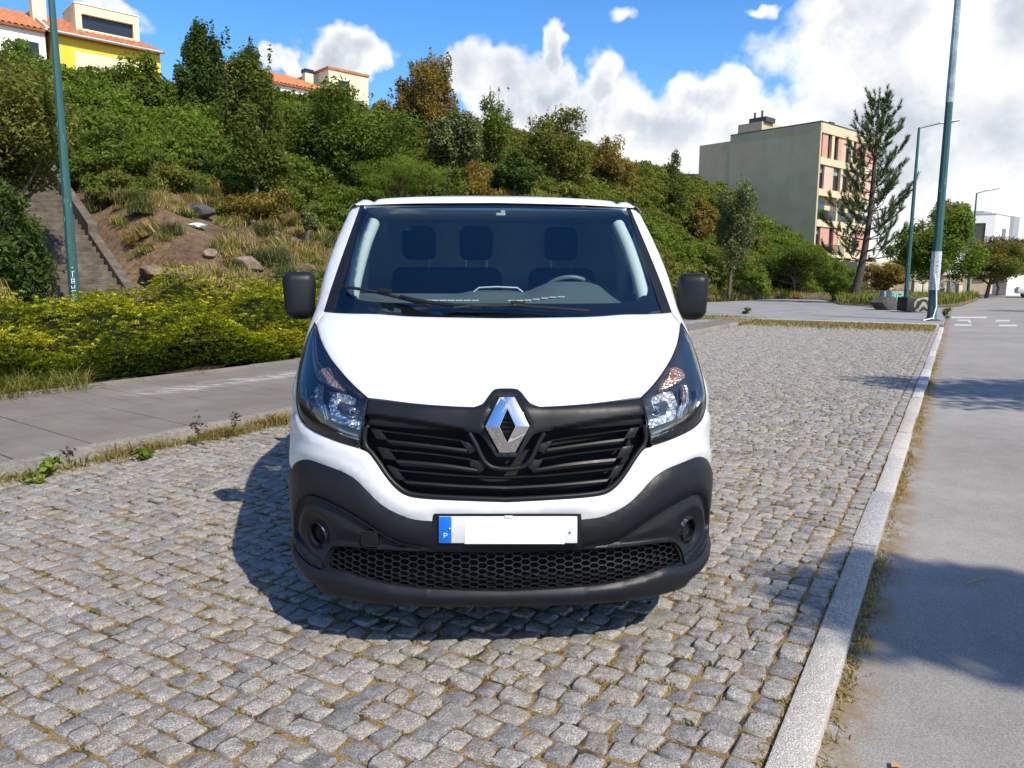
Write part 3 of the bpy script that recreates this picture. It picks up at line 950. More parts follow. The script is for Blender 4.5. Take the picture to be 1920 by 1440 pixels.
# ---- grille
gr_open = mirror_close(np.concatenate([outline(HUMP)[::-1], outline(HOOD_LOW)[::-1][1:], outline(HL_SIDE)[::-1][1:], outline(GR_OUT)[1:]]))
GR = empty('grille', parent=van)
panel('grille_backing', gr_open, M_SHADOW, GR, -.075, step=.05, thick=.002)
BAR_LOW = [(684, 797), (700, 800), (745, 803), (798, 806.5), (850, 809.5), (880, 811.5), (897, 815.5), (906, 824), (916, 839), (930, 857), (951, 858.5)]
bar = np.concatenate([outline(HUMP)[::-1], outline(HOOD_LOW)[::-1][1:], outline([(689, 747), (686, 770), (682, 797)])[1:], outline(BAR_LOW)[1:]])
EMB_RING = [(934, 741), (968, 741), (998, 796), (969, 851), (933, 851), (905, 797)]
emb_open = px2uz([(951, 743.5), (934.5, 743.5), (920.5, 769), (906.5, 797), (919.5, 824), (932, 849), (951, 849)])
emb_open = mirror_close(emb_open)
def bar_off(U, Z, de):
    # stepped face: the lower third lies back a little, the mount round the badge stands out
    P = project(v2w(S(U, Z)))[0]
    py = P[:, 1]; xx = np.abs(P[:, 0] - 951)
    crease = np.interp(xx, [0, 60, 90, 150, 250], [840, 815, 803, 792, 777])
    s = np.clip((py - crease) / 5, 0, 1)
    return .004 - .020 * s*s*(3-2*s) * np.clip((xx - 50) / 30, 0, 1) + .010*np.exp(-(xx/58)**4)
panel('upper_bar', shrink(mirror_close(bar), .004), M_BLACK, GR, bar_off, holes=[emb_open], step=.010, thick=.035, lip=.004)
# outer frame of the opening
fr = outline([(685, 800), (682, 822), (686, 838), (697, 851), (711, 870), (728, 895), (747, 914), (768, 926), (805, 931), (870, 934.5), (951, 937)])
frm = np.concatenate([fr, flip(fr)[::-1][1:]])
surf_tube('grille_frame', frm, .010, -.006, M_GRILLE, GR, 10)
# slats: closed loops with a slot through the middle
def loop_band(name, pts, rad, off, mat):
    for sg, uz in both(outline(pts)):
        surf_tube(name, uz, rad, off, mat, GR, 8, close=False)
def slat(name, top, bot, off, mat, mid=None):
    """blade between an upper and a lower pixel line, one mesh for each side"""
    for sg in (-1, 1):
        t = outline(top); b = outline(bot)
        t = resample_open(t, 34); b = resample_open(b, 34)
        if sg > 0: t, b = flip(t), flip(b)
        rows = [(t, -.045), (t, off), (.55*t + .45*b, off + .004), (b, off - .002), (b, -.045)]
        V = np.concatenate([on(q, o) for q, o in rows]); n = 34
        F = [(i*n+k, i*n+k+1, (i+1)*n+k+1, (i+1)*n+k) for i in range(4) for k in range(n-1)]
        F += [(0, n, 2*n, 3*n), (0, 3*n, 4*n, 4*n), ]
        F = [f for f in F if len(set(f)) == 4]
        mb = MB(); mb.add(V, F); mb.build(name, mat, GR, 50)
def resample_open(P, n):
    s = np.concatenate([[0], np.cumsum(np.hypot(*np.diff(P, axis=0).T))]); t = np.linspace(0, s[-1], n)
    return np.stack([np.interp(t, s, P[:, 0]), np.interp(t, s, P[:, 1])], 1)
# (upper line, lower line) of every blade
SL = [([(712, 807), (760, 812.5), (810, 818.5), (862, 825.5)], [(714, 811.5), (762, 817), (811, 823), (862, 830)]),
      ([(722, 824.5), (770, 829.5), (820, 835.5), (874, 842.5)], [(731, 834.5), (778, 839), (826, 844.5), (878, 851.5)]),
      ([(729, 843), (778, 847.5), (828, 853), (882, 861)], [(732, 848), (780, 852.5), (830, 858), (884, 866)]),
      ([(740, 862.5), (790, 866.5), (840, 871.5), (893, 880)], [(748, 873.5), (796, 877), (846, 881.5), (900, 888.5)])]
for t, b in SL: slat('slat', t, b, -.012, M_GRILLE)
SLC = [([(745, 881.5), (800, 886.5), (870, 892), (951, 895)], [(748, 886.5), (802, 891.5), (872, 897), (951, 900)]),
       ([(755, 902), (808, 906.5), (876, 911), (951, 913.5)], [(766, 911), (816, 915), (880, 918.5), (951, 921)])]
for t, b in SLC: slat('slat', t, b, -.012, M_GRILLE)
# end caps of the loops
def cap_patch(px, off):
    for sg, uz in both(px2uz(px)):
        panel('slat_end', uz, M_GRILLE, GR, off, step=.012, thick=.03, lip=.003)
for pxs in ([(692, 803), (711, 806), (724, 825), (703, 823)], [(704, 838), (727, 841.5), (740, 863), (716, 860)], [(722, 872), (744, 880), (757, 902), (738, 898)],
            [(862, 825), (872, 829), (890, 834), (896, 845), (880, 851), (874, 842)], [(882, 861), (892, 864), (905, 863), (914, 874), (900, 888), (893, 880)]):
    cap_patch(pxs, -.010)
# cradle under the badge
cr = outline([(880, 812), (893, 834), (900, 850), (907, 863), (914, 871), (924, 876.5), (937, 879), (951, 879.5)])
surf_tube('badge_cradle', np.concatenate([cr, flip(cr)[::-1][1:]]), .0095, -.004, M_GRILLE, GR, 10)

# ---- badge: bevelled chrome rhombus, open in the middle
BD = empty('badge', parent=van)
bc = on(px2uz([(951, 797)]), .012)[0]; bc[0] = 0
kx = 2.83 / FPX
def bpt(px, py, d): return (bc[0] + (px - 951) * kx, bc[1] - d + (py - 797)*kx*-.16, bc[2] - (py - 797) * kx * 1.0)
outer = [(937, 745), (965, 745), (992.5, 797), (965.5, 848), (936.5, 848), (909.5, 797)]
inner = [(951, 766), (966, 797), (951, 828), (936, 797)]
ridge = [(951, 758), (973, 797), (951, 837), (929, 797)]
mb = MB()
bd_ = lambda q: .026 * (1 - abs(q[1] - 797) / 53) + .002
V = [bpt(*q, bd_(q)) for q in outer] + [bpt(*q, bd_(q) + .002 + abs(q[0]-951)*.00005) for q in inner] + [bpt(*q, -.02) for q in outer] + [bpt(*q, -.02) for q in inner]
O, I, OB, IB = 0, 6, 10, 16
F = [(O+0, O+1, I+0), (O+1, O+2, I+1, I+0), (O+2, O+3, I+2, I+1), (O+3, O+4, I+2), (O+4, O+5, I+3, I+2), (O+5, O+0, I+0, I+3)]
F += [(I+i, I+(i+1) % 4, IB+(i+1) % 4, IB+i) for i in range(4)]
F += [(O+(i+1) % 6, O+i, OB+i, OB+(i+1) % 6) for i in range(6)]
mb.add(V, F); mb.build('rhombus', M_CHROME, BD, 20, bevel=.0012, segs=2)
mb = MB()
for yy in (783, 792, 801, 810): mb.box(bpt(951, yy, -.004), (.05 - abs(yy-797)*.0012, .006, .006))
mb.build('rhombus_slats', M_GRILLE, BD, 30)
mb = MB(); mb.prism([(p_[0], p_[1]) for p_ in [(-.095, 0), (-.045, .11), (.045, .11), (.095, 0), (.045, -.11), (-.045, -.11)]], 0, .01, fn=lambda x, y, z: (x, bc[1] + .026 + z, bc[2] + y))
mb.build('badge_base', M_GRILLE, BD, 30)

# ---- white front bumper
uz_bt = outline(BUM_TOP)
side_top = [(-uy(.36, .80), .80), (-uy(.62, .86), .86)]
side_end = [(-uy(.63, .80), .80), (-uy(.575, .70), .70), (-uy(.50, .665), .665)]
wb = np.concatenate([outline(GR_OUT)[::-1], uz_hl_out[::-1][1:-36], np.array([(-uy(.62, .845), .845), (-uy(.62, .80), .80), (-uy(.58, .70), .70)]), uz_bt[::-1], px2uz([(812, 967), (951, 967)])])
# the underside of the lamp turns back along the side
def bump_off(U, Z, de):
    # rolled crease running round under the grille
    P = project(v2w(S(U, Z)))[0]; py = P[:, 1]
    return .004 + .006 * np.exp(-((de - .035) / .03)**2)
white_bumper = panel('front_bumper', shrink(mirror_close(wb), .0025), M_WHITE, van, bump_off, step=.022, thick=.02, lip=.005)

# ---- black lower bumper with lamp pods, mesh and lip
HEX_T = [(613, 1063), (617, 1046), (624, 1033), (634, 1025.5), (660, 1026), (724, 1031.5), (808, 1034.5), (951, 1036)]
HEX_B = [(613, 1063), (630, 1069), (649, 1072), (674, 1081), (724, 1093), (780, 1101), (863, 1105.5), (951, 1107)]
hex_uz = mirror_close(np.concatenate([outline(HEX_T)[::-1], outline(HEX_B)[1:]]))
POD = [(574, 929), (586, 929.5), (600, 934), (636, 951), (674, 973), (702, 991), (730, 1008), (756, 1019), (800, 1026.5), (800, 1030), (724, 1028), (660, 1022.5), (634, 1022), (622, 1030), (613, 1046), (609, 1064), (597, 1057), (574, 1036), (560, 1010), (556.5, 979), (560, 951), (566, 936), (574, 929)]
pod_uz = outline(POD)[:-1]
lt = outline(LIP_TOP); lb = outline(LIP_BOT)
low = np.concatenate([px2uz([(951, 968), (812, 968)]), uz_bt, np.array([(-uy(.50, .655), .655), (-uy(.575, .60), .60), (-uy(.60, .45), .45), (-uy(.60, .365), .365), (-uy(.45, .35), .35), (-uy(.30, .333), .333)]), lt])
def low_off(U, Z, de): return .006 + .008*np.clip((de - .005)/.03, 0, 1)
lower = panel('lower_bumper', mirror_close(low), M_BLACK, van, low_off, holes=[hex_uz, pod_uz, flip(pod_uz)[::-1]], step=.02, thick=.05, lip=.005)
def lip_off(U, Z, de): return .022 - .012*np.clip(1 - de/.018, 0, 1)
lipuz = mirror_close(np.concatenate([lt[::-1], np.array([(-uy(.30, .333), .333), (-uy(.45, .35), .35), (-uy(.60, .365), .365), (-uy(.60, .30), .30), (-uy(.45, .285), .285), (-uy(.33, .272), .272)]), lb[::-1]]))
panel('bumper_lip', lipuz, M_BLACK, van, lip_off, step=.013, thick=.05, lip=.004)
for sg, uz in both(pod_uz):
    f = (lambda q: q) if sg < 0 else flip
    PD = empty('fog_lamp_pod', parent=van)
    c = px2uz([(594.5, 1002)]); c = f(c)[0]
    def pod_off(U, Z, de, c=c):
        r_ = np.hypot(U - c[0], (Z - c[1])) / .062
        sm = lambda t: np.clip(t, 0, 1)**2*(3 - 2*np.clip(t, 0, 1))
        return .012 - .016*sm(de/.006) + .014*sm((de - .010)/.06) - .010*sm((1.25 - r_)/.5)
    hole_ = np.array([(c[0] + .047*math.cos(t_)*1.02, c[1] + .047*math.sin(t_)) for t_ in np.linspace(0, 2*math.pi, 40)[:-1]])
    panel('pod_cover', uz, M_BLACK, PD, pod_off, holes=[hole_], step=.008, thick=.04)
    pc = on([c], -.012)[0]; nn = SN(np.array([c[0]]), np.array([c[1]]))[0]
    q = Vector((nn[0]*.6, -1, .05)).normalized().to_track_quat('Z', 'Y').to_matrix().to_4x4()
    Mx = Matrix.Translation(pc) @ q
    mb = MB(); mb.lathe([(.052, -.012), (.0475, -.003), (.045, -.004), (.040, -.030), (.030, -.034), (.026, -.026), (.0, -.026)], 32, Mx); mb.build('blank_cap', M_GRILLE, PD, 40)
    if sg < 0:
        tw = px2uz([(681.5, 995), (708.5, 995), (709.5, 1022.5), (682.5, 1022)])
        panel('tow_eye_cover', tw, M_BLACK, PD, .0125, step=.012, thick=.012, lip=.003)
        surf_tube('cover_gap', resample(tw, .02), .0022, .0105, M_SHADOW, PD, 5, close=True)
# honeycomb mesh
panel('mesh_backing', hex_uz, M_SHADOW, van, -.06, step=.05, thick=.002)
ua = hex_uz[:, 0].min(); ub = hex_uz[:, 0].max(); za = hex_uz[:, 1].min() - .02; zb = hex_uz[:, 1].max() + .01
mb = MB(); cw_, ch_ = .0335, .0205
hv = np.stack([hex_uz[:, 0], hex_uz[:, 1]], 1)
segs_ = []
for i in range(int((ub-ua)/cw_) + 2):
    for j in range(int((zb-za)/ch_) + 2):
        x = ua + i*cw_; z = za + j*ch_ + (ch_/2 if i % 2 else 0)
        a_ = (x - cw_*.34, z + ch_/2); b_ = (x + cw_*.34, z + ch_/2); c_ = (x + cw_*.66, z); d_ = (x + cw_*.34, z - ch_/2)
        for s_ in ((a_, b_), (b_, c_), (c_, d_)): segs_.append(s_)
segs_ = np.array(segs_); midp = segs_.mean(1)
segs_ = segs_[in_poly(midp, hv)]
for (p0, p1) in segs_:
    p0 = np.array(p0); p1 = np.array(p1); d = p1 - p0; d /= np.hypot(*d); nrm = np.array([-d[1], d[0]]) * .0015
    qs = np.array([p0 - nrm, p1 - nrm, p1 + nrm, p0 + nrm])
    A = on(qs, -.008); B = on(qs, -.030)
    mb.add(np.concatenate([A, B]), [(0, 1, 2, 3), (0, 4, 5, 1), (2, 6, 7, 3)])
hm = mb.build('honeycomb_mesh', M_GRILLE, van, smooth=0); hm['kind'] = 'stuff'

# ---- number plate
NP = empty('number_plate', parent=van)
pc = np.array([0, .002, 0.0])
zt = (at_z(0, 0), )
def plate_pt(px, py, d=0.0):
    # plane of the plate, slightly tilted
    dpt = VAN_O[1] + .004 - d
    w = at_d(px, py, dpt); l = w - VAN_O
    return (l @ _vx, l @ _vy, l[2])
def plate_box(name, x0, y0, x1, y1, d, mat, par, bev=.003):
    A = [plate_pt(x0, y0, d), plate_pt(x1, y0, d), plate_pt(x1, y1, d), plate_pt(x0, y1, d)]
    mb = MB(); B = [(q[0], q[1] + .006, q[2]) for q in A]
    mb.add(A + B, [(0, 3, 2, 1), (4, 5, 6, 7), (0, 1, 5, 4), (1, 2, 6, 5), (2, 3, 7, 6), (3, 0, 4, 7)])
    return mb.build(name, mat, par, 30, bevel=bev, segs=2)
plate_box('plate_mount', 813, 963.5, 1088, 1022.5, -.010, M_GRILLE, NP)
plate_box('plate_frame', 821, 966.5, 1084.5, 1020.5, .0, M_GRILLE, NP, .004)
plate_box('plate_sheet', 823, 968.5, 1082.5, 1018.5, .0025, M_PLATE, NP, .002)
plate_box('blue_band', 823.5, 969, 846.5, 1018, .0038, M_BLUE, NP, .001)
plate_box('blank_panel', 871, 976.5, 1058.5, 1020, .0050, M_PLATEW, NP, .0005)
plate_box('holder_clip', 946, 967.5, 961.5, 972, .0045, M_PLATE, NP, .0006)
for (sx, sy) in ((843, 991.5), (1069, 997.5)):
    q = plate_pt(sx, sy, .004)
    mb = MB(); mb.lathe([(.0045, 0), (.0045, .003), (.002, .005), (0, .005)], 12, Matrix.Translation(q) @ Matrix.Rotation(R(90), 4, 'X')); mb.build('screw', M_RIM, NP, 40)
def letter_strokes(name, strokes, fn, rad, mat, par):
    mb = MB()
    for st in strokes: mb.tube([fn(*q) for q in st], rad, 6)
    return mb.build(name, mat, par, 60)
Pst = [[(832.3, 1008.5), (832.3, 1000)], [(832.3, 1000.3), (836, 1000.3), (838, 1001.2), (838.2, 1003), (837, 1004.6), (832.3, 1005)]]
letter_strokes('letter', Pst, lambda x, y: plate_pt(x, y, .0044), .0011, M_PWHITE, NP)

# ---- windscreen, frit band, pillar trim
ao = outline(A_OUT); wtop = outline(W_TOP)
A_IN = [(628, 585.5), (640, 541), (654, 494), (667, 441), (680, 391)]
ai = outline(A_IN)
ws_uz = mirror_close(np.concatenate([outline([(951, 594.5), (850, 593), (760, 591), (690, 588.5), (628, 585.5)]), ai[1:], outline([(680, 388), (760, 384.6), (850, 383.6), (951, 383.4)])]))
WS = panel('windscreen', ws_uz, M_WIND, van, -.004, step=.05, thick=.0)
fb = outline([(951, 566), (850, 566), (740, 565), (690, 562), (664, 556), (651, 545), (646, 530)])
fb2 = outline([(646, 530), (655, 490), (672, 430), (686, 398), (697, 389.5), (730, 388), (850, 387), (951, 387)])
frit = mirror_close(np.concatenate([fb, fb2[1:]]))
panel('frit_band', ws_uz, M_FRIT, van, -.009, holes=[frit], step=.04, thick=.001)
trim = np.concatenate([ao, px2uz([(680, 390)]), ai[::-1]])
for sg, uz in both(trim):
    panel('pillar_trim', shrink(uz, .002), M_GRILLE, van, .004, step=.03, thick=.02, lip=.004)

# ---- body sides
fend_f = np.concatenate([outline(HOOD_CORNER), uz_hl_out[1:-30]])
arch = [(.945 + .43*math.cos(t), .345 + .43*math.sin(t)) for t in np.linspace(R(158), R(0), 22)]
archR = [(4.043 + .42*math.cos(t), .345 + .42*math.sin(t)) for t in np.linspace(R(180), R(0), 22)]
def yz(L): return np.array([(-uy(y, z), z) for (y, z) in L])
n_top = len(fend_f)
sideA = np.concatenate([ao[::-1], fend_f[1:], yz([(.635, .845), (.635, .80), (.60, .70), (.56, .60)]), yz(arch[2:]), yz([(1.375, .30), (2.3, .29), (3.62, .29)]), yz(archR), yz([(4.47, .33), (4.9, .36)]), np.array([(-uy(4.90, 1.0), 1.0), (-uy(4.9, 1.85), 1.85), (-uy(4.6, 1.905), 1.905), (-uy(3.0, 1.905), 1.905), (-uy(2.0, 1.905), 1.905)])])
WIN = [(1.30, 1.275), (1.62, 1.235), (2.15, 1.225), (2.19, 1.26), (2.19, 1.70), (2.15, 1.755), (1.93, 1.765), (1.80, 1.73), (1.66, 1.62), (1.50, 1.47), (1.36, 1.345)]
win_uz = yz(WIN)
QW = [(1.16, 1.30), (1.27, 1.285), (1.34, 1.36)]
for sg, uz in both(sideA):
    f = (lambda q: q) if sg < 0 else flip
    SD = empty('body_side', parent=van)
    sp_ = panel('side_panel', uz, M_WHITE, SD, 0.0, holes=[f(win_uz)], step=.05, thick=.02, lip=.004)
    panel('side_window', f(win_uz), M_SIDEG, SD, -.010, step=.08, thick=.0)
    surf_tube('window_seal', f(resample(win_uz, .03)), .008, -.002, M_RUBBER, SD, 6, close=True)
    seam = yz([(1.18, .70), (1.18, 1.0), (1.16, 1.20), (1.20, 1.29)])
    surf_tube('door_seam', f(resample_open(seam, 20)), .003, -.001, M_SHADOW, SD, 5)
    seam = yz([(2.26, .36), (2.27, .9), (2.27, 1.5), (2.24, 1.80), (2.0, 1.84)])
    surf_tube('door_seam', f(resample_open(seam, 30)), .003, -.001, M_SHADOW, SD, 5)
    seam = yz([(1.42, .36), (2.0, .35), (2.26, .36)])
    surf_tube('door_seam', f(resample_open(seam, 20)), .003, -.001, M_SHADOW, SD, 5)
    mould = yz([(2.3, .60), (2.9, .60), (3.6, .60), (3.6, .70), (2.9, .70), (2.3, .70)])
    panel('side_moulding', f(mould), M_BLACK, SD, .008, step=.08, thick=.01, lip=.003)
    hd = yz([(2.05, 1.03), (2.20, 1.03)])
    surf_tube('door_handle', f(resample_open(hd, 8)), .014, .016, M_BLACK, SD, 8)
# rear closing panel
mb = MB(); zz = np.linspace(.33, 1.9, 12)
mb.add([(x*float(f_w(z)), 4.90 + .075*(1 - abs(x)**4), z) for z in zz for x in np.linspace(-1, 1, 11)], [(i*11+k, i*11+k+1, (i+1)*11+k+1, (i+1)*11+k) for i in range(11) for k in range(10)])
mb.build('rear_doors', M_WHITE, van, 60)

# ---- roof with raised side channels
def roof_pt(x, y):
    w = .842; a = min(1.0, abs(x)/w)
    fr_ = max(0.0, min(1.0, (y - 1.585)/.75)); fr_ = 1 - (1 - fr_)**2.4
    z = 1.878 + .032*(1 - a**6) + (.062*(1 - a**2.6) + .004)*fr_
    ch = math.exp(-((abs(x) - .70)/.018)**2) * .014 * min(1, fr_*3 + .4)
    ri = math.exp(-((abs(x) - .765)/.035)**2) * .010
    zr = z - ch + ri
    if a > .93: zr -= .03*((a - .93)/.07)**2
    return (x, y, zr)
xs = np.concatenate([np.linspace(-.842, -.62, 30), np.linspace(-.60, .60, 25), np.linspace(.62, .842, 30)])
we = on(wtop, .004); we = we[np.argsort(we[:, 0])]
def w_edge(x):
    q = -abs(x); return float(np.interp(q, we[:, 0], we[:, 1])), float(np.interp(q, we[:, 0], we[:, 2]))
ys = np.concatenate([[.0, .012, .03, .06], np.linspace(.1, 3.3, 22)])
mb = MB(); nx = len(xs); ny = len(ys)
for q in ys:
    for x in xs:
        y0, z0 = w_edge(x); x = float(x)
        pz = roof_pt(x, y0 + q)[2]; k = min(1.0, q/.06); k = k**.6
        if abs(x) > .77: z0 -= .0
        mb.v.append((x, y0 + float(q), z0 + (max(pz, z0 + .002) - z0)*k if abs(x) < .80 else min(pz, z0 + .01)))
mb.f += [(i*nx+k, i*nx+k+1, (i+1)*nx+k+1, (i+1)*nx+k) for i in range(ny-1) for k in range(nx-1)]
mb.build('roof', M_WHITE, van, 70)
mb = MB(); mb.tube([(-.31, 1.98, 1.965), (-.315, 2.03, 2.0), (-.29, 2.3, 2.16)], [.006, .003, .0015], 6); mb.build('antenna', M_GRILLE, van)

# ---- mirrors
for sg in (-1, 1):
    MR = empty('wing_mirror', parent=van)
    def shape(x, y, z):
        k = 1 - .10*max(0, -z/.14)
        return (x*(1 + .10*z/.12), y*(1 - .25*abs(x)/.08), z)
    hx = sg*1.032
    rounded_box('mirror_housing', (.160, .17, .246), M_BLACK, MR, .052, 5, loc=(hx, 1.235, 1.374), rot=(R(-4), 0, sg*R(-12)), fn=shape)
    rounded_box('mirror_base', (.06, .10, .05), M_BLACK, MR, .015, 3, loc=(sg*.955, 1.27, 1.285), rot=(0, sg*R(12), 0))
    rounded_box('mirror_pane', (.125, .006, .19), M_MIRROR, MR, .002, 1, loc=(hx + sg*.016, 1.325, 1.376), rot=(R(-4), 0, sg*R(-12)))
    mb = MB(); mb.box((hx - sg*.004, 1.1525, 1.298), (.120, .004, .003), Matrix.Rotation(sg*R(-12), 3, 'Z')); mb.build('mirror_gap', M_SHADOW, MR, 0)

# ---- wipers
def ws_uv(pts, off): return on(px2uz(pts), off)
for (blade, arm, stepb) in (([(646, 543), (700, 552.5), (760, 567), (809, 581)], [(752, 566), (790, 575), (850, 583), (905, 590)], [(714, 554), (735, 557.5)]),
                     ([(830, 578.5), (900, 579), (957, 580), (1030, 585), (1104, 590.5)], [(986, 584), (950, 584.5), (900, 586), (850, 588.5)], [(957, 579), (984, 581)])):
    WP = empty('wiper', parent=van)
    mb = MB(); mb.tube(ws_uv(spline(blade), .022), .0085, 6); mb.build('wiper_blade', M_RUBBER, WP, 60)
    mb = MB(); mb.tube(ws_uv(spline(arm), .034), .010, 6); mb.build('wiper_arm', M_GRILLE, WP, 60)
    mb = MB(); mb.tube(ws_uv(stepb, .034), .014, 6); mb.build('blade_clip', M_GRILLE, WP, 60)

# ---- wheels
def wheel(x, y, sg):
    WH = empty('wheel', parent=van); WH.location = (x, y, .33)
    Mx = Matrix.Rotation(R(90)*sg, 4, 'Y')
    mb = MB(); mb.lathe([(.20, -.10), (.28, -.108), (.315, -.098), (.330, -.08), (.333, 0), (.330, .08), (.315, .098), (.28, .108), (.20, .10)], 40, Mx); mb.build('tyre', M_RUBBER, WH, 40)
    mb = MB(); mb.lathe([(.205, .095), (.198, .10), (.185, .07), (.16, .062), (.10, .085), (.055, .092), (.0, .092)], 32, Mx)
    for k in range(8):
        a = k*math.pi/4
        mb.box((sg*.072, .135*math.cos(a), .135*math.sin(a)), (.02, .03, .03), Matrix.Rotation(a, 3, 'X'))
    mb.build('rim', M_RIM, WH, 40)
for sg in (-1, 1):
    wheel(sg*.835, .945, sg); wheel(sg*.835, 4.043, sg)
# underbody and wheel housings
mb = MB(); mb.box((0, 2.6, .40), (1.25, 4.3, .34)); mb.box((0, 2.7, .55), (1.90, 1.9, .4)); mb.box((0, .47, .50), (1.5, .5, .35)); mb.box((0, 1.0, .86), (1.5, .9, .1)); mb.box((0, 4.1, .86), (1.5, .9, .1)); mb.box((0, 4.65, .55), (1.80, .42, .4))
mb.build('underbody', M_SHADOW, van, 0)

# ---- cab
CAB = empty('cab_interior', parent=van)
def dash_z(x, y):
    f = (y - .95)/.72
    z = 1.315 + .062*f
    hump = .072*math.exp(-((x - .44)/.23)**4) * max(0, min(1, (f - .35)/.45))
    mid = .020*math.exp(-((x + .02)/.16)**6) * max(0, min(1, (f - .62)/.15))
    return z + hump + mid
mb = MB(); gx = np.linspace(-.88, .88, 45); gy = np.linspace(0, 1, 17)
for q in gy:
    for x in gx:
        y = .93 + .10*(abs(x)/.88)**2.5 + q*(.74 - .10*(abs(x)/.88)**2.5)
        z = dash_z(float(x), y) - (.012 if q < .05 else 0)
        mb.v.append((float(x), y, z))
for x in gx: mb.v.append((float(x), 1.70, 1.05))
nx = len(gx)
mb.f += [(i*nx+k, i*nx+k+1, (i+1)*nx+k+1, (i+1)*nx+k) for i in range(17) for k in range(nx-1)]
mb.build('dashboard', M_DASH, CAB, 60)
for x0, x1 in ((-.40, -.10), (.05, .36)):
    mb = MB()
    for k in range(7):
        x = x0 + (x1 - x0)*(k + .5)/7
        mb.box((x, 1.30, dash_z(x, 1.30) + .004), ((x1-x0)/7*.86, .03, .006))
    mb.build('defrost_vent', M_GREYIN, CAB, 0)
mb = MB(); mb.tube([(-.13, 1.60, 1.388), (-.10, 1.60, 1.412), (0, 1.60, 1.417), (.12, 1.60, 1.412), (.15, 1.60, 1.388)], .006, 6); mb.build('tablet_clip', M_GREYIN, CAB, 60)
# steering wheel
mb = MB(); Mx = Matrix.Translation((.44, 1.80, 1.305)) @ Matrix.Rotation(R(-62), 4, 'X')
ring = [Mx @ Vector((.19*math.cos(a), .19*math.sin(a), 0)) for a in np.linspace(0, 2*math.pi, 41)]
mb.tube(ring, .016, 8, cap=False); mb.build('steering_wheel', simple('steering_rim', (.10, .12, .12), .45), CAB, 60)
def seat(x, w):
    ST = empty('seat', parent=CAB)
    rounded_box('seat_back', (w, .16, .72), M_SEAT, ST, .06, 4, loc=(x, 2.32, 1.18), rot=(R(-10), 0, 0), fn=lambda a, b, c: (a*(1 - .12*max(0, c/.36)**2), b, c))
    rounded_box('seat_cushion', (w, .52, .18), M_SEAT, ST, .05, 4, loc=(x, 2.02, .82))
    return ST
def headrest(ST, x):
    rounded_box('headrest', (.225, .11, .225), M_SEAT, ST, .05, 4, loc=(x, 2.42, 1.70), rot=(R(-6), 0, 0))
    for s in (-.07, .07):
        mb = MB(); mb.tube([(x + s, 2.40, 1.50), (x + s, 2.42, 1.66)], .007, 6); mb.build('headrest_post', M_RIM, ST)
s1 = seat(.46, .50); headrest(s1, .46)
s2 = seat(-.31, .82); headrest(s2, -.50); headrest(s2, -.115)
mb = MB(); mb.box((0, 2.68, 1.25), (1.86, .03, 1.30)); mb.build('bulkhead', M_BULK, CAB, 0)
mb = MB(); mb.box((0, 2.15, 1.862), (1.5, 1.0, .02)); mb.build('headliner', M_BULK, CAB, 0)
mb = MB(); mb.box((0, 2.05, .42), (1.8, 1.3, .04)); mb.build('cab_floor', M_SHADOW, CAB, 0)
mb = MB(); sb_ = on(px2uz([(939, 393)]), -.03)[0]; mb.box(tuple(sb_), (.052, .03, .014)); mb.box((sb_[0] + .012, sb_[1], sb_[2] + .014), (.024, .03, .012)); mb.build('sensor_bracket', M_GREYIN, CAB, 20, bevel=.003)
ps = outline([(650, 545), (660, 500), (676, 445), (694, 401)])
for sg, uz in both(ps):
    surf_tube('pillar_liner', uz, .036, -.062, M_GREYIN, CAB, 10)
    f = (lambda q: q) if sg < 0 else flip
    bp = yz([(2.24, 1.15), (2.25, 1.5), (2.22, 1.78)])
    surf_tube('door_pillar_liner', f(resample_open(bp, 10)), .05, -.06, M_GREYIN, CAB, 8)
    dp = yz([(1.40, 1.16), (2.2, 1.16)])
    surf_tube('door_liner', f(resample_open(dp, 10)), .07, -.075, M_DASH, CAB, 8)
van.location = tuple(VAN_O); van.rotation_euler = (0, 0, VAN_YAW)
# ================================================================== VEGETATION TOOLS
def unit(v): return v / (np.linalg.norm(v, axis=-1, keepdims=True) + 1e-12)
def leaf_quads(C, Nrm, L, Wd, r_, bend=.0):
    """rhombic leaves: centres, facing, length, width"""
    n = len(C)
    t = unit(np.cross(Nrm, r_.normal(size=(n, 3)))); s = np.cross(unit(Nrm), t)
    L = np.broadcast_to(L, (n,))[:, None]; Wd = np.broadcast_to(Wd, (n,))[:, None]
    V = np.stack([C - t*L/2, C + s*Wd/2 + unit(Nrm)*L*bend, C + t*L/2, C - s*Wd/2 + unit(Nrm)*L*bend], 1).reshape(-1, 3)
    return V, np.arange(4*n).reshape(n, 4)
def set_rnd(me, vals):
    at = me.attributes.new('rnd', 'FLOAT', 'FACE'); at.data.foreach_set('value', np.asarray(vals, np.float32))
def blob_points(blobs, n, r_, shell=2.6):
    B = np.array(blobs, float); w = (B[:, 3]*B[:, 4] + B[:, 4]*B[:, 5] + B[:, 3]*B[:, 5]); w /= w.sum()
    k = r_.choice(len(B), n, p=w)
    d = unit(r_.normal(size=(n, 3))); rad = r_.random(n)**(1/shell)
    rad *= 1 + .16*r_.normal(size=n)*(r_.random(n) < .35)
    P = B[k, :3] + d*B[k, 3:6]*rad[:, None]
    return P, d, k, rad
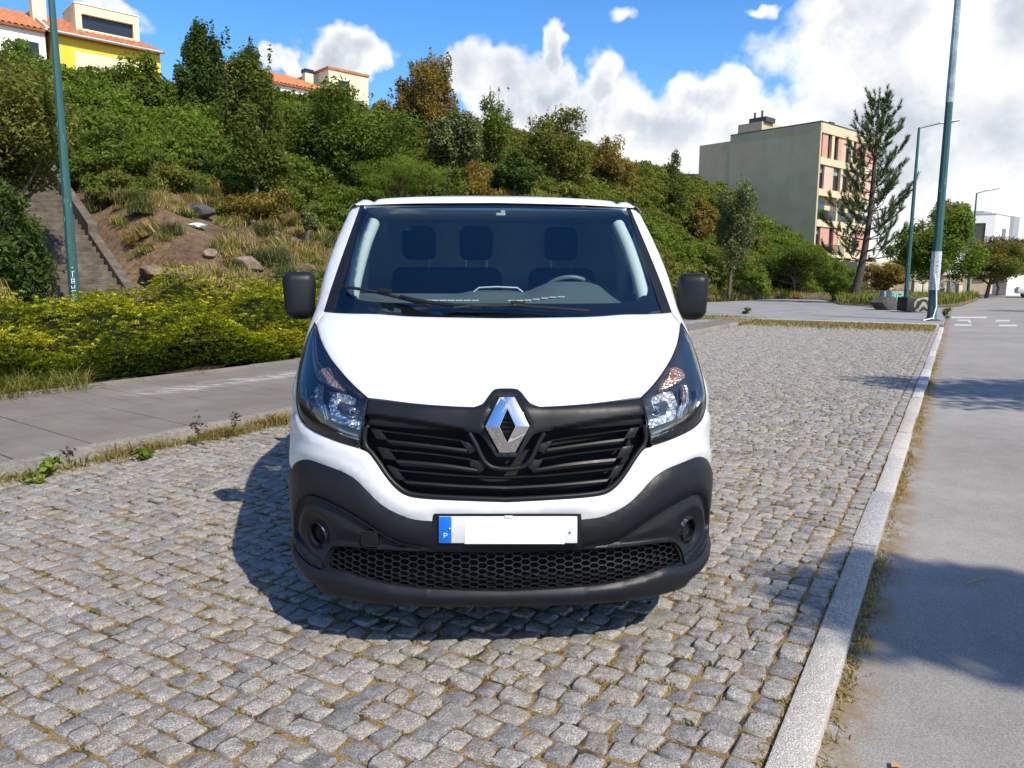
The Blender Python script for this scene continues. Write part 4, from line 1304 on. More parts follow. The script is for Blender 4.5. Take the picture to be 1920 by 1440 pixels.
def crown_mesh(name, blobs, n, leaf, r_, aspect=.45, up=.5, sizevar=.35):
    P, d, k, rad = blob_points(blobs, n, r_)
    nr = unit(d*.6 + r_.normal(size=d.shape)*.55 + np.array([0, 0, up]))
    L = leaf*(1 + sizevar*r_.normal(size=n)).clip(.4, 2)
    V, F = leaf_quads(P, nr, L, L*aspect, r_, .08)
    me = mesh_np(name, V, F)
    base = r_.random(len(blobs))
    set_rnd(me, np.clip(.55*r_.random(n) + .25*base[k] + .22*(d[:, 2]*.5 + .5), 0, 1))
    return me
def rand_blobs(cx, cy, cz, rx, ry, rz, k, r_, size=.40, taper=0.0, sub=7):
    """k lobes filling an ellipsoid, each broken into smaller tufts on its outside; taper > 0 narrows the top"""
    out = []
    for i in range(k):
        d = unit(r_.normal(size=3)); q = (.12 + .88*r_.random())**.5*.72
        z = d[2]*q; s = 1 - taper*max(0, (z + .3))
        f = size*1.22*(.75 + .5*r_.random())
        L = np.array([cx + d[0]*q*rx*s, cy + d[1]*q*ry*s, cz + z*rz]); Rl = np.array([rx*f*s, ry*f*s, rz*f*.9])
        out.append((*L, *(Rl*.78)))
        for j in range(sub):
            e = unit(r_.normal(size=3) + d*.5 + np.array([0, 0, .25])); g = r_.uniform(.32, .52)
            out.append((*(L + e*Rl*.74), *(Rl*g)))
    return out
def bark(name, col): return simple(name, col, .9, var=.35, scale=12, bump=.6, bscale=40)
M_BARK = bark('bark_grey_brown', (.10, .075, .055)); M_BARKP = bark('bark_pine', (.055, .040, .033)); M_BARKL = bark('bark_pale', (.17, .145, .11))
def trunk_mesh(base, top, r0, r1, blobs, r_, bend=.05):
    mb = MB(); b = np.array(base); t = np.array(top); L = np.linalg.norm(t - b)
    pts = [b + (t - b)*q + np.array([*(r_.normal(size=2)*bend*L*q*(1-q)*2), 0]) for q in np.linspace(0, 1, 7)]
    mb.tube([tuple(p) for p in pts], list(np.linspace(r0, r1, 7)), 8)
    for bl in blobs[::3][:40]:
        s = pts[int(r_.integers(2, 6))]; e = np.array(bl[:3])
        if np.linalg.norm(e - s) < .2: continue
        m_ = (s + e)/2 + np.array([0, 0, -.05*np.linalg.norm(e - s)])
        rr = r0*.38
        mb.tube([tuple(s), tuple(m_), tuple(e)], [rr, rr*.6, rr*.2], 5)
    return mb
def tree(name, label, cat, base, blobs, n, leaf, mat, r0=.12, seed=1, top=None, bark_m=None, group=None, aspect=.45, up=.5):
    r_ = np.random.default_rng(seed)
    T = empty(name); tag(T, label, cat, group)
    if top is None:
        c = np.mean([b[:3] for b in blobs], 0); top = (c[0], c[1], c[2] + .3)
    trunk_mesh(base, top, r0, r0*.35, blobs, r_).build('trunk', bark_m or M_BARK, T, 50)
    me = crown_mesh('crown', blobs, n, leaf, r_, aspect, up); link_mesh('crown', me, mat, T)
    return T
def blades(C, H, lean, Wd, r_, seg=2):
    """grass blades: bent strips, two quads each ending in a point"""
    n = len(C); az = r_.uniform(0, 2*math.pi, n); d = np.stack([np.cos(az), np.sin(az), 0*az], 1)
    s = np.stack([-np.sin(az), np.cos(az), 0*az], 1); H = np.broadcast_to(H, (n,)); lean = np.broadcast_to(lean, (n,)); Wd = np.broadcast_to(Wd, (n,))
    up = np.array([0, 0, 1.])
    p1 = C + up*(H*.55)[:, None] + d*(H*lean*.35)[:, None]; p2 = C + up*(H*(1 - .25*lean))[:, None] + d*(H*lean)[:, None]
    V = np.stack([C - s*Wd[:, None]/2, C + s*Wd[:, None]/2, p1 + s*Wd[:, None]*.4, p1 - s*Wd[:, None]*.4, p2], 1).reshape(-1, 3)
    i = np.arange(n)*5
    return V, np.stack([i, i+1, i+2, i+3], 1), np.stack([i+3, i+2, i+4], 1)
def blade_mesh(name, C, H, lean, Wd, r_, rnd):
    V, Q, T = blades(C, H, lean, Wd, r_)
    me = mesh_np(name, V, [Q, T]); set_rnd(me, np.concatenate([rnd, rnd])); return me

G = lambda *c: c
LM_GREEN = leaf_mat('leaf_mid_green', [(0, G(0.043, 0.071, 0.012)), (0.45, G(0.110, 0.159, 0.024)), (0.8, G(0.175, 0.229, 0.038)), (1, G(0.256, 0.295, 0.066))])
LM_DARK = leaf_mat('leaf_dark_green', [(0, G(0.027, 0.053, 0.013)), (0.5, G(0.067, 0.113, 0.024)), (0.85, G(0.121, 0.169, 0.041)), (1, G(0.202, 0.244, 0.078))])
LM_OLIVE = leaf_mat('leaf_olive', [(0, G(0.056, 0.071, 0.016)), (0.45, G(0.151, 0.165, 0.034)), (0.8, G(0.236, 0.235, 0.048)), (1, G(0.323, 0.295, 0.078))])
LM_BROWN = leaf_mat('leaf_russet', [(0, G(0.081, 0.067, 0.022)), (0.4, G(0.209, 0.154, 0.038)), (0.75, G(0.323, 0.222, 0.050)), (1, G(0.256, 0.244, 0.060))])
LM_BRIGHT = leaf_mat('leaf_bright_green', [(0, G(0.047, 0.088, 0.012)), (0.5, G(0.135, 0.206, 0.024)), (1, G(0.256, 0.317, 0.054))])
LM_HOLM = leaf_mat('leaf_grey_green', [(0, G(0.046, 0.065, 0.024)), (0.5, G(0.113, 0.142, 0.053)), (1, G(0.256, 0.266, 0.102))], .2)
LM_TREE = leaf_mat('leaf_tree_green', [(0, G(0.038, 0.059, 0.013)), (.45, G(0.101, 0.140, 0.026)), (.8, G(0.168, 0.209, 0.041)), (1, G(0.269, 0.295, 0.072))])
LM_PLUM = leaf_mat('leaf_green_and_copper', [(0, G(0.041, 0.092, 0.020)), (.5, G(0.112, 0.173, 0.034)), (.72, G(0.278, 0.173, 0.036)), (1, G(0.353, 0.182, 0.049))])
LM_PURPLE = leaf_mat('leaf_dark_purple', [(0, G(0.034, 0.026, 0.020)), (.6, G(0.121, 0.071, 0.049)), (1, G(0.205, 0.143, 0.074))])
LM_PINE = leaf_mat('pine_needles', [(0, G(0.026, 0.058, 0.023)), (.5, G(0.074, 0.126, 0.043)), (1, G(0.176, 0.213, 0.066))], .2)
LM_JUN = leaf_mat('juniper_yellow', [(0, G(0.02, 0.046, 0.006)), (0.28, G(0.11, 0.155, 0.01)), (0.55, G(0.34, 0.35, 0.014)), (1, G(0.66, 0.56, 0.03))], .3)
LM_JUN2 = leaf_mat('juniper_green', [(0, G(0.019, 0.050, 0.017)), (.5, G(0.069, 0.131, 0.033)), (1, G(0.235, 0.290, 0.041))], .3)
LM_DRY = leaf_mat('dry_grass', [(0, G(0.138, 0.103, 0.041)), (.35, G(0.304, 0.214, 0.083)), (.7, G(0.455, 0.338, 0.138)), (1, G(0.193, 0.207, 0.055))], .4)
LM_GRASS = leaf_mat('green_grass', [(0, G(0.062, 0.090, 0.017)), (.45, G(0.152, 0.186, 0.034)), (.75, G(0.262, 0.255, 0.062)), (1, G(0.442, 0.345, 0.117))], .4)

# ================================================================== HILLSIDE
_nb = pchip([-30, 20, 45, 62, 78, 120], [15.0, 15.0, 15.6, 13.6, 9.5, 9.0])
_nc = pchip([-30, 24, 32, 50, 71, 95, 130], [41, 40, 36.5, 29, 24.5, 23, 23])
_hc = pchip([-30, 24, 50, 71, 88, 105, 130], [11.4, 11.4, 11.2, 10.6, 9.4, 4, 1.5])
# stairway line (right-hand edge, bottom and top, measured in the photograph)
ST_B = at_d(228, 547, 20.0); ST_T = at_d(101, 352, 26.2)
st_dir = (ST_T - ST_B)[:2]; ST_LEN = float(np.hypot(*st_dir)); st_dir = st_dir/ST_LEN
st_lat = np.array([-st_dir[1], st_dir[0]])            # to the left
ST_W = 2.1; ST_SL = (ST_T[2] - ST_B[2])/ST_LEN
_hr = np.random.default_rng(5); _ph = _hr.uniform(0, 6.28, (14, 2)); _fq = _hr.uniform(.12, 1.1, (14, 2))*_hr.choice([-1, 1], (14, 2))
def terrain(x, y):
    x = np.asarray(x, float); y = np.asarray(y, float)
    a = x*RA[0] + y*RA[1]; n = x*RN[0] + y*RN[1]
    nb, nc, hc = _nb(a), _nc(a), _hc(a)
    t = np.clip((n - nb)/(nc - nb), 0, 1.0)
    led = np.clip((n - nb)/1.3, 0, 1); led = led*led*(3 - 2*led)
    z = .08 + hc*(.93*t + .07*t*t*(3 - 2*t))*(1 - .06) + .65*led*(1 - t)
    z = z + np.clip(n - nc, 0, 60)*.03
    bump = sum(np.sin(x*f[0] + y*f[1] + p[0])*.5*(.4/(abs(f[0]) + abs(f[1]) + .3)) for f, p in zip(_fq, _ph))
    z = z + bump*.32*np.clip((n - nb)/3, 0, 1)
    # cut for the stairway
    dx, dy = x - ST_B[0], y - ST_B[1]
    s = dx*st_dir[0] + dy*st_dir[1]; l = dx*st_lat[0] + dy*st_lat[1]
    zs = ST_B[2] + s*ST_SL - .30
    k = np.clip(1 - np.maximum(np.abs(l - ST_W/2) - ST_W/2 - .25, 0)/1.2, 0, 1)*np.clip((s + 5)/1.0, 0, 1)*np.clip((ST_LEN + 3 - s)/2, 0, 1)
    z = z*(1 - k) + np.minimum(z, zs)*k
    return z
xs = np.arange(-75, 75, .75); ys = np.arange(4, 150, .75)
GX, GY = np.meshgrid(xs, ys); A_ = GX*RA[0] + GY*RA[1]; N_ = GX*RN[0] + GY*RN[1]
GZ = terrain(GX, GY) + np.random.default_rng(3).normal(0, .05, GX.shape)*(N_ > _nb(A_) + .5)
keepv = (N_ > 9.15) & ((A_ < 24.5) | (N_ > _nb(A_) - .7)) & (A_ > -12) & (A_ < 128) & (N_ < 75)
idx = np.arange(GX.size).reshape(GX.shape)
q = np.stack([idx[:-1, :-1], idx[:-1, 1:], idx[1:, 1:], idx[1:, :-1]], -1).reshape(-1, 4)
q = q[keepv.ravel()[q].all(1)]
used = np.zeros(GX.size, bool); used[q.ravel()] = True; mp = np.cumsum(used) - 1
VV = np.stack([GX.ravel(), GY.ravel(), GZ.ravel()], 1)[used]
m, N, p = new_mat('hill_earth')
g, aa, nn_ = an_nodes(N)
f1 = N.noise(g, .5, 6, .65); f2 = N.noise(g, 5, 6, .7)
c = N.ramp(f1, [(.30, (.085, .050, .032)), (.45, (.17, .105, .058)), (.58, (.24, .16, .08)), (.72, (.12, .10, .035))])
c = N.mix(1.0, c, N.ramp(f2, [(.28, .35), (.55, 1.0), (.75, 1.5)]), 'MULTIPLY')
N.put(p.inputs['Base Color'], c); p.inputs['Roughness'].default_value = .95
N.put(p.inputs['Normal'], N.bump(f2, 1.0, .25))
o = link_mesh('hillside', mesh_np('hillside', VV, mp[q], 60), m); tag(o, 'steep earth bank rising behind the juniper bed', kind='structure')

def ground_hit(px, py):
    """where the ray of a pixel meets the hillside"""
    d = ray(px, py); ts = np.arange(6, 140, .1)
    P = np.array([0, 0, CAMH]) + ts[:, None]*d
    h = terrain(P[:, 0], P[:, 1]); k = np.argmax(P[:, 2] < h)
    return P[k] if P[k, 2] < h[k] + .05 else None

# ---- stairway
ST = empty('concrete_stairway'); tag(ST, 'old concrete stairway with parapet climbing the bank behind the left lamp post', 'stairway')
m, N, p = new_mat('old_concrete')
g = N.n('ShaderNodeNewGeometry').outputs['Position']
f1 = N.noise(g, 3, 6, .65); f2 = N.noise(g, 40, 4, .7)
c = N.ramp(f1, [(.3, (.055, .043, .033)), (.55, (.115, .094, .074)), (.75, (.19, .162, .132))]); c = N.mix(1.0, c, N.ramp(f2, [(.3, .7), (.7, 1.2)]), 'MULTIPLY')
N.put(p.inputs['Base Color'], c); p.inputs['Roughness'].default_value = .95; N.put(p.inputs['Normal'], N.bump(f2, .5, .02))
M_OLDC = m
def st(s, l, z): q = ST_B[:2] + st_dir*s + st_lat*l; return (float(q[0]), float(q[1]), float(z))
nst = int(round((ST_T[2] - ST_B[2])/.176)); tr = ST_LEN/nst; rise = (ST_T[2] - ST_B[2])/nst
for k in range(-5, nst + 4):
    s0 = k*tr; zt = ST_B[2] + (k + 1)*rise
    mb = MB(); A = [st(s0, 0, 0), st(s0 + tr*1.25, 0, 0), st(s0 + tr*1.25, ST_W, 0), st(s0, ST_W, 0)]
    mb.prism([(v[0], v[1]) for v in A], zt - rise - .35, zt)
    mb.build('step', M_OLDC, ST, 30, bevel=.012, segs=1)
def parapet(name, sa, sb, hgt, l0, l1):
    mb = MB(); zz = lambda s: ST_B[2] + s*ST_SL
    V = [st(sa, l0, zz(sa) - .6), st(sb, l0, zz(sb) - .6), st(sb, l1, zz(sb) - .6), st(sa, l1, zz(sa) - .6),
         st(sa, l0, zz(sa) + hgt), st(sb, l0, zz(sb) + hgt), st(sb, l1, zz(sb) + hgt), st(sa, l1, zz(sa) + hgt)]
    mb.add(V, [(0, 3, 2, 1), (4, 5, 6, 7), (0, 1, 5, 4), (1, 2, 6, 5), (2, 3, 7, 6), (3, 0, 4, 7)]); mb.build(name, M_OLDC, ST, 30, bevel=.015, segs=1)
for (l0, l1) in ((-.26, -.01), (ST_W + .01, ST_W + .26)):
    parapet('parapet', -2.0, ST_LEN*.42, .28, l0, l1); parapet('parapet', ST_LEN*.42 + .02, ST_LEN*1.12, .52, l0, l1)

# ---- scattered scrub: one mass nobody could count
def clump(name, n, leaf, mat, seed, k=7, flat=.8, aspect=.45, up=.5):
    r_ = np.random.default_rng(seed)
    bl = rand_blobs(0, 0, .45, 1.15, 1.15, .85*flat, k, r_, .45, 0, 6)
    me = crown_mesh(name, bl, n, leaf, r_, aspect, up); me.materials.append(mat); return me
def grass_clump(name, n, h, mat, seed, lean=.45, wd=.03, spread=.45):
    r_ = np.random.default_rng(seed)
    C = np.stack([*(r_.normal(size=(2, n))*spread*.6), np.zeros(n)], 1)
    me = blade_mesh(name, C, h*r_.uniform(.45, 1.1, n), lean*r_.uniform(.2, 1.6, n), wd, r_, r_.random(n)); me.materials.append(mat); return me
SRC = bpy.data.collections.new('scrub_sources')
srcs = [clump('bramble', 3600, .125, LM_GREEN, 21), clump('bramble', 3600, .12, LM_OLIVE, 22), clump('dry_bush', 3000, .11, LM_BROWN, 23), clump('dark_bush', 3400, .13, LM_TREE, 24),
        grass_clump('straw', 260, .55, LM_DRY, 25, wd=.035), grass_clump('grass', 260, .50, LM_GRASS, 26, wd=.035), clump('leafy_bush', 2800, .12, LM_BRIGHT, 27),
        grass_clump('broom', 700, .85, leaf_mat('broom_stems', [(0, G(.03, .05, .018)), (.6, G(.075, .105, .035)), (.9, G(.13, .14, .05)), (1, G(.35, .22, .02))], .2), 28, lean=.55, wd=.028, spread=.5)]
for k, me in enumerate(srcs):
    o = bpy.data.objects.new('s%02d' % k, me); SRC.objects.link(o)
def scatter(name, label, P, idx, scl, seed=0, tilt=.25):
    n = len(P); r_ = np.random.default_rng(seed)
    me = bpy.data.meshes.new(name); me.vertices.add(n); me.vertices.foreach_set('co', np.asarray(P, np.float32).ravel())
    at = me.attributes.new('idx', 'INT', 'POINT'); at.data.foreach_set('value', np.asarray(idx, np.int32))
    at = me.attributes.new('scl', 'FLOAT_VECTOR', 'POINT'); at.data.foreach_set('vector', np.asarray(scl, np.float32).ravel())
    rot = np.stack([r_.normal(0, tilt, n), r_.normal(0, tilt, n), r_.uniform(0, 6.28, n)], 1)
    at = me.attributes.new('rot', 'FLOAT_VECTOR', 'POINT'); at.data.foreach_set('vector', rot.astype(np.float32).ravel())
    o = link_mesh(name, me); tag(o, label, kind='stuff')
    gt = bpy.data.node_groups.new(name + '_nodes', 'GeometryNodeTree')
    gt.interface.new_socket('Geometry', in_out='INPUT', socket_type='NodeSocketGeometry'); gt.interface.new_socket('Geometry', in_out='OUTPUT', socket_type='NodeSocketGeometry')
    N = gt.nodes; gi = N.new('NodeGroupInput'); go = N.new('NodeGroupOutput'); ip = N.new('GeometryNodeInstanceOnPoints'); ci = N.new('GeometryNodeCollectionInfo')
    ci.inputs['Collection'].default_value = SRC; ci.inputs['Separate Children'].default_value = True; ci.inputs['Reset Children'].default_value = True
    def na(nm, ty):
        a = N.new('GeometryNodeInputNamedAttribute'); a.data_type = ty; a.inputs['Name'].default_value = nm; return a.outputs['Attribute']
    ip.inputs['Pick Instance'].default_value = True
    gt.links.new(gi.outputs[0], ip.inputs['Points']); gt.links.new(ci.outputs[0], ip.inputs['Instance'])
    gt.links.new(na('idx', 'INT'), ip.inputs['Instance Index']); gt.links.new(na('rot', 'FLOAT_VECTOR'), ip.inputs['Rotation']); gt.links.new(na('scl', 'FLOAT_VECTOR'), ip.inputs['Scale'])
    gt.links.new(ip.outputs[0], go.inputs[0])
    md = o.modifiers.new('scatter', 'NODES'); md.node_group = gt
    return o
def vnoise(x, y, f, seed):
    r_ = np.random.default_rng(seed); v = 0
    for _ in range(5):
        k = r_.normal(size=2)*f; v = v + np.sin(x*k[0] + y*k[1] + r_.uniform(0, 6.28))
    return v/2.6
rs = np.random.default_rng(77)
# random points on the hill, within view or just outside it
na_, nn2 = 30000, 0
aa_ = rs.uniform(-12, 104, na_); nn_r = rs.uniform(9.5, 44, na_)
X = aa_*RA[0] + nn_r*RN[0]; Y = aa_*RA[1] + nn_r*RN[1]
Z = terrain(X, Y)
pp_, dp_ = project(np.stack([X, Y, Z + .5], 1))
dist = np.hypot(X, Y)
ds, dl = (X - ST_B[0])*st_dir[0] + (Y - ST_B[1])*st_dir[1], (X - ST_B[0])*st_lat[0] + (Y - ST_B[1])*st_lat[1]
on_stairs = (dl > -.7) & (dl < ST_W + .7) & (ds > -3.5) & (ds < ST_LEN + 3)
ok = (dp_ > 2) & (pp_[:, 0] > -900) & (pp_[:, 0] < 1760) & (nn_r > _nb(aa_) - .3) & (nn_r < _nc(aa_) + 3.0) & ~on_stairs & ~((pp_[:, 0] < 340) & (nn_r > _nc(aa_) - 1.3)) & ~((pp_[:, 0] > 335) & (pp_[:, 0] < 415) & (pp_[:, 1] > 375) & (pp_[:, 1] < 462))
bare = 1/(1 + np.exp(-((24.0 + 1.6*vnoise(X, Y, .35, 2)) - nn_r)*1.0)) * ((aa_ < 31) & (aa_ > 6))
wv_ = 28*vnoise(X, Y, .5, 12)
bare = np.maximum(bare, .93*((pp_[:, 0] > 150) & (pp_[:, 0] < 660 + wv_) & (pp_[:, 1] > np.interp(pp_[:, 0], [150, 230, 420, 470, 660], [330, 290, 305, 385, 395]) + wv_)))
kindv = vnoise(X, Y, .28, 4) + .5*rs.normal(size=na_); kind2 = vnoise(X, Y, .4, 6) + .5*rs.normal(size=na_)
idx = np.where(kindv > .75, 1, np.where(kindv < -.95, 3, 0)); idx = np.where(kind2 > 1.32, 2, idx); idx = np.where(kind2 < -1.15, 6, idx)
idx = np.where((rs.random(na_) < .045), 7, idx)
right = pp_[:, 0] > 900
idx = np.where(right & (rs.random(na_) < .30), 1, idx)
idx = np.where((pp_[:, 0] > 1380) & (idx != 0) & (rs.random(na_) < .8), rs.choice([0, 6], na_), idx)
isb = rs.random(na_) < bare
idx = np.where(isb, rs.choice([4, 5, 4, 2, 7, 0], na_, p=[.42, .20, .12, .08, .10, .08]), idx)
near_w = pp_[:, 0] < 260
dens = np.where(isb, .40, .50*np.clip(30/dist, .40, 1.2))
ok &= rs.random(na_) < dens
base_s = np.where(isb, rs.uniform(.35, .85, na_), rs.uniform(.75, 1.45, na_)*np.clip(dist/34, .75, 1.35))
base_s = np.where(isb & (idx < 4), base_s*.6, base_s)
sc = np.stack([base_s, base_s, base_s*rs.uniform(.75, 1.25, na_)], 1)
scatter('hillside_scrub', 'tangled green and olive scrub with straw covering the bank', np.stack([X, Y, Z - .08], 1)[ok], idx[ok], sc[ok], 1)

n_ = 2600; aF = rs.uniform(40, 84, n_); nF = _nb(aF) + rs.normal(-.6, .9, n_); xF = aF*RA[0] + nF*RN[0]; yF = aF*RA[1] + nF*RN[1]
okF = ~((aF < 60) & (nF < 15.2) & (aF > 31) & (nF < _nb(aF) - 1.4))
sF = rs.uniform(.5, 1.1, n_); scatter('bank_foot_grass', 'ochre and green grass along the foot of the bank by the side street', np.stack([xF, yF, terrain(xF, yF) - .05], 1)[okF], rs.choice([4, 5, 4, 7], n_)[okF], np.stack([sF, sF, sF*.8], 1)[okF], 3)
# ---- trees and shrubs that stand out on the bank
def px_tree(name, label, cat, box, d, n, leaf, mat, seed, k=12, trunk=None, r0=.12, taper=0., size=.42, bark_m=None, depth=1.0, aspect=.45, sprouts=0):
    """crown filling the pixel box (x0, y0, x1, y1) at forward distance d"""
    x0, y0, x1, y1 = box; r_ = np.random.default_rng(seed)
    c = at_d((x0+x1)/2, (y0+y1)/2, d); rx = (x1-x0)/2*d/FPX; rz = (y1-y0)/2*d/FPX
    bl = rand_blobs(c[0], c[1], c[2], rx, rx*depth, rz, k, r_, size, taper)
    for _ in range(sprouts):
        w = r_.uniform(-.7, .7); bl.append((c[0] + w*rx, c[1] + r_.uniform(-.5, .5)*rx, c[2] + rz*r_.uniform(.7, 1.05)*(1 - .4*w*w), rx*.055, rx*.055, rz*.15))
    if trunk is None:
        b = (c[0], c[1], min(float(terrain(c[0], c[1])), c[2] - rz*.6) - .1)
    else:
        b = at_d(trunk[0], trunk[1], d); b = (b[0], b[1], b[2] - .1)
    return tree(name, label, cat, b, bl, int(n*2.0), leaf*.80, mat, r0, seed, bark_m=bark_m, aspect=aspect)
px_tree('broadleaf_tree', 'tall dense tree at the left edge hiding the foot of the stairway', 'tree', (-200, 92, 100, 430), 18.5, 24000, .13, LM_OLIVE, 31, 22, (-20, 560), .16)
px_tree('laurel_bush', 'dark leafy bush below the tall tree, left of the stairway steps', 'bush', (-150, 330, 82, 600), 16.8, 16000, .13, LM_DARK, 32, 16, (0, 600), .08)
px_tree('broadleaf_tree', 'round mid green tree under the yellow house', 'tree', (195, 120, 335, 300), 37, 9000, .24, LM_GREEN, 33, 12)
px_tree('broadleaf_tree', 'tall dark green tree right of the yellow house', 'tree', (325, 62, 440, 300), 38.5, 10000, .23, LM_DARK, 34, 12, taper=.35, sprouts=5)
px_tree('broadleaf_tree', 'tree with pale visible trunk standing above the dark boulder', 'tree', (392, 95, 545, 365), 28.5, 13000, .17, LM_TREE, 35, 15, (476, 402), .10, bark_m=M_BARKL, taper=.2, sprouts=4)
px_tree('broadleaf_tree', 'broad rounded green tree below the orange roof', 'tree', (535, 165, 765, 350), 37, 17000, .20, LM_GREEN, 36, 18, sprouts=6)
px_tree('russet_tree', 'russet brown tree on the skyline above the van', 'tree', (742, 112, 872, 300), 46, 12000, .21, LM_BROWN, 37, 12, sprouts=9)
px_tree('slender_tree', 'thin sparse tree on the skyline right of the russet tree', 'tree', (895, 165, 968, 310), 48, 2400, .21, LM_GREEN, 38, 10, sprouts=6)
px_tree('olive_bush', 'olive and orange bush on the skyline right of the slender tree', 'bush', (985, 215, 1115, 370), 52, 8000, .23, LM_OLIVE, 39, 11, sprouts=8)
px_tree('olive_bush', 'russet tipped bush lower down the skyline before the tan building', 'bush', (1100, 262, 1190, 380), 57, 4500, .23, LM_BROWN, 40, 8, sprouts=7)
px_tree('broom_bush', 'feathery green broom bush just above the van roof', 'bush', (680, 285, 830, 368), 31, 7000, .15, LM_BRIGHT, 41, 9, aspect=.16)
px_tree('brown_bush', 'tangled brown and green bush in the middle of the bank', 'bush', (790, 200, 900, 340), 42, 8000, .20, LM_HOLM, 42, 10)
px_tree('brown_bush', 'low dark bush behind the right end of the van roof', 'bush', (905, 280, 1010, 370), 38, 5000, .19, LM_DARK, 43, 8)
px_tree('evergreen_tree', 'slim dark evergreen on the bank left of the tan building', 'tree', (1240, 298, 1295, 440), 60, 2600, .22, LM_TREE, 44, 10, taper=.3, sprouts=3)
px_tree('russet_bush', 'orange russet bush on the right slope of the bank', 'bush', (1290, 385, 1350, 480), 58, 3500, .22, LM_BROWN, 45, 7)
px_tree('holm_oak', 'young grey green holm oak with bare stem at the foot of the bank', 'tree', (1345, 338, 1432, 505), 51, 8000, .17, LM_HOLM, 46, 12, (1366, 558), .14, sprouts=3)
px_tree('bright_bush', 'bright green rounded bush left of the pine trunk', 'bush', (1530, 498, 1600, 558), 50, 5000, .14, LM_BRIGHT, 47, 8)
px_tree('brown_bush', 'brownish bush right behind the pine trunk', 'bush', (1615, 490, 1700, 550), 54, 5000, .17, LM_BROWN, 48, 8)
px_tree('green_bush', 'long green bush below the blank tan wall', 'bush', (1425, 455, 1560, 540), 60, 9000, .19, LM_GREEN, 49, 12)
px_tree('magnolia_tree', 'broad dark green glossy tree between the two thin lamp posts', 'tree', (1688, 378, 1822, 545), 56, 12000, .27, LM_BRIGHT, 50, 16, (1756, 556), .16)
px_tree('far_tree', 'round far treetop rising behind the glossy green tree', 'tree', (1735, 362, 1812, 440), 80, 4000, .30, LM_OLIVE, 51, 8)
for k_, (bx, lb) in enumerate([((1440, 470, 1570, 545), 'far wood at the end of the side street below the tan building'), ((1655, 455, 1740, 545), 'far trees showing between the pine and the glossy tree'), ((1800, 470, 1900, 548), 'far dark tree behind the copper tree'), ((1560, 480, 1660, 548), 'far bushes behind the pine trunk')]):
    px_tree('far_tree', lb, 'tree', bx, 100 if k_ else 95, 3500, .38, LM_DARK if k_ % 2 else LM_GREEN, 150 + k_, 9, depth=.6)
px_tree('plum_tree', 'low spreading copper and green tree with dark trunk by the far pavement', 'tree', (1795, 458, 1925, 535), 62, 9000, .20, LM_PLUM, 52, 14, (1849, 557), .17, depth=.8)
px_tree('purple_bush', 'dark purple leaved bush below the white modern house', 'bush', (1812, 446, 1940, 520), 72, 9000, .22, LM_PURPLE, 53, 14)
px_tree('plum_tree', 'green tree at the right edge beside the copper tree', 'tree', (1890, 465, 2010, 530), 66, 5000, .20, LM_GREEN, 54, 9, (1950, 557), .15)
px_tree('teal_bush', 'small blue green bush on the bare slope above the left mirror', 'bush', (552, 395, 598, 440), 27, 1800, .10, LM_HOLM, 55, 6)
px_tree('leafy_bush', 'small leafy bush on the bare slope beside the stairway parapet', 'bush', (185, 315, 250, 372), 27.5, 2200, .13, LM_BRIGHT, 56, 6)
px_tree('bramble_bush', 'low bramble on the bare slope left of the white litter', 'bush', (245, 395, 345, 440), 25.5, 2600, .11, LM_GREEN, 57, 7)

# trees beside the road, out of the picture, whose shade lies on the asphalt
def road_tree(label, c, r, h, n, seed, k=9):
    r_ = np.random.default_rng(seed)
    bl = rand_blobs(c[0], c[1], h, r[0], r[1], r[2], k, r_, .5)
    return tree('street_tree', label, 'tree', (c[0] + .8, c[1] - .4, -.05), bl, n, .16, LM_GREEN, .13, seed, top=(c[0] + .2, c[1] - .1, h + .6), group='street trees beside the road')
def under_sun(x, y, h): return (x + .59*h, y - .73*h)
c1 = under_sun(3.05, 2.95, 7.0); road_tree('street tree standing behind us whose shade crosses the near road', c1, (1.5, .55, .9), 7.0, 7000, 61)
c2 = under_sun(7.6, 9.7, 7.0); road_tree('street tree right of the road whose shade reaches the kerb beside the van', c2, (2.6, 1.5, 1.3), 7.0, 8000, 62)
c3 = under_sun(26, 36, 6.5); road_tree('far street tree right of the road shading the junction', c3, (3.0, 1.6, 1.6), 6.5, 6000, 63)

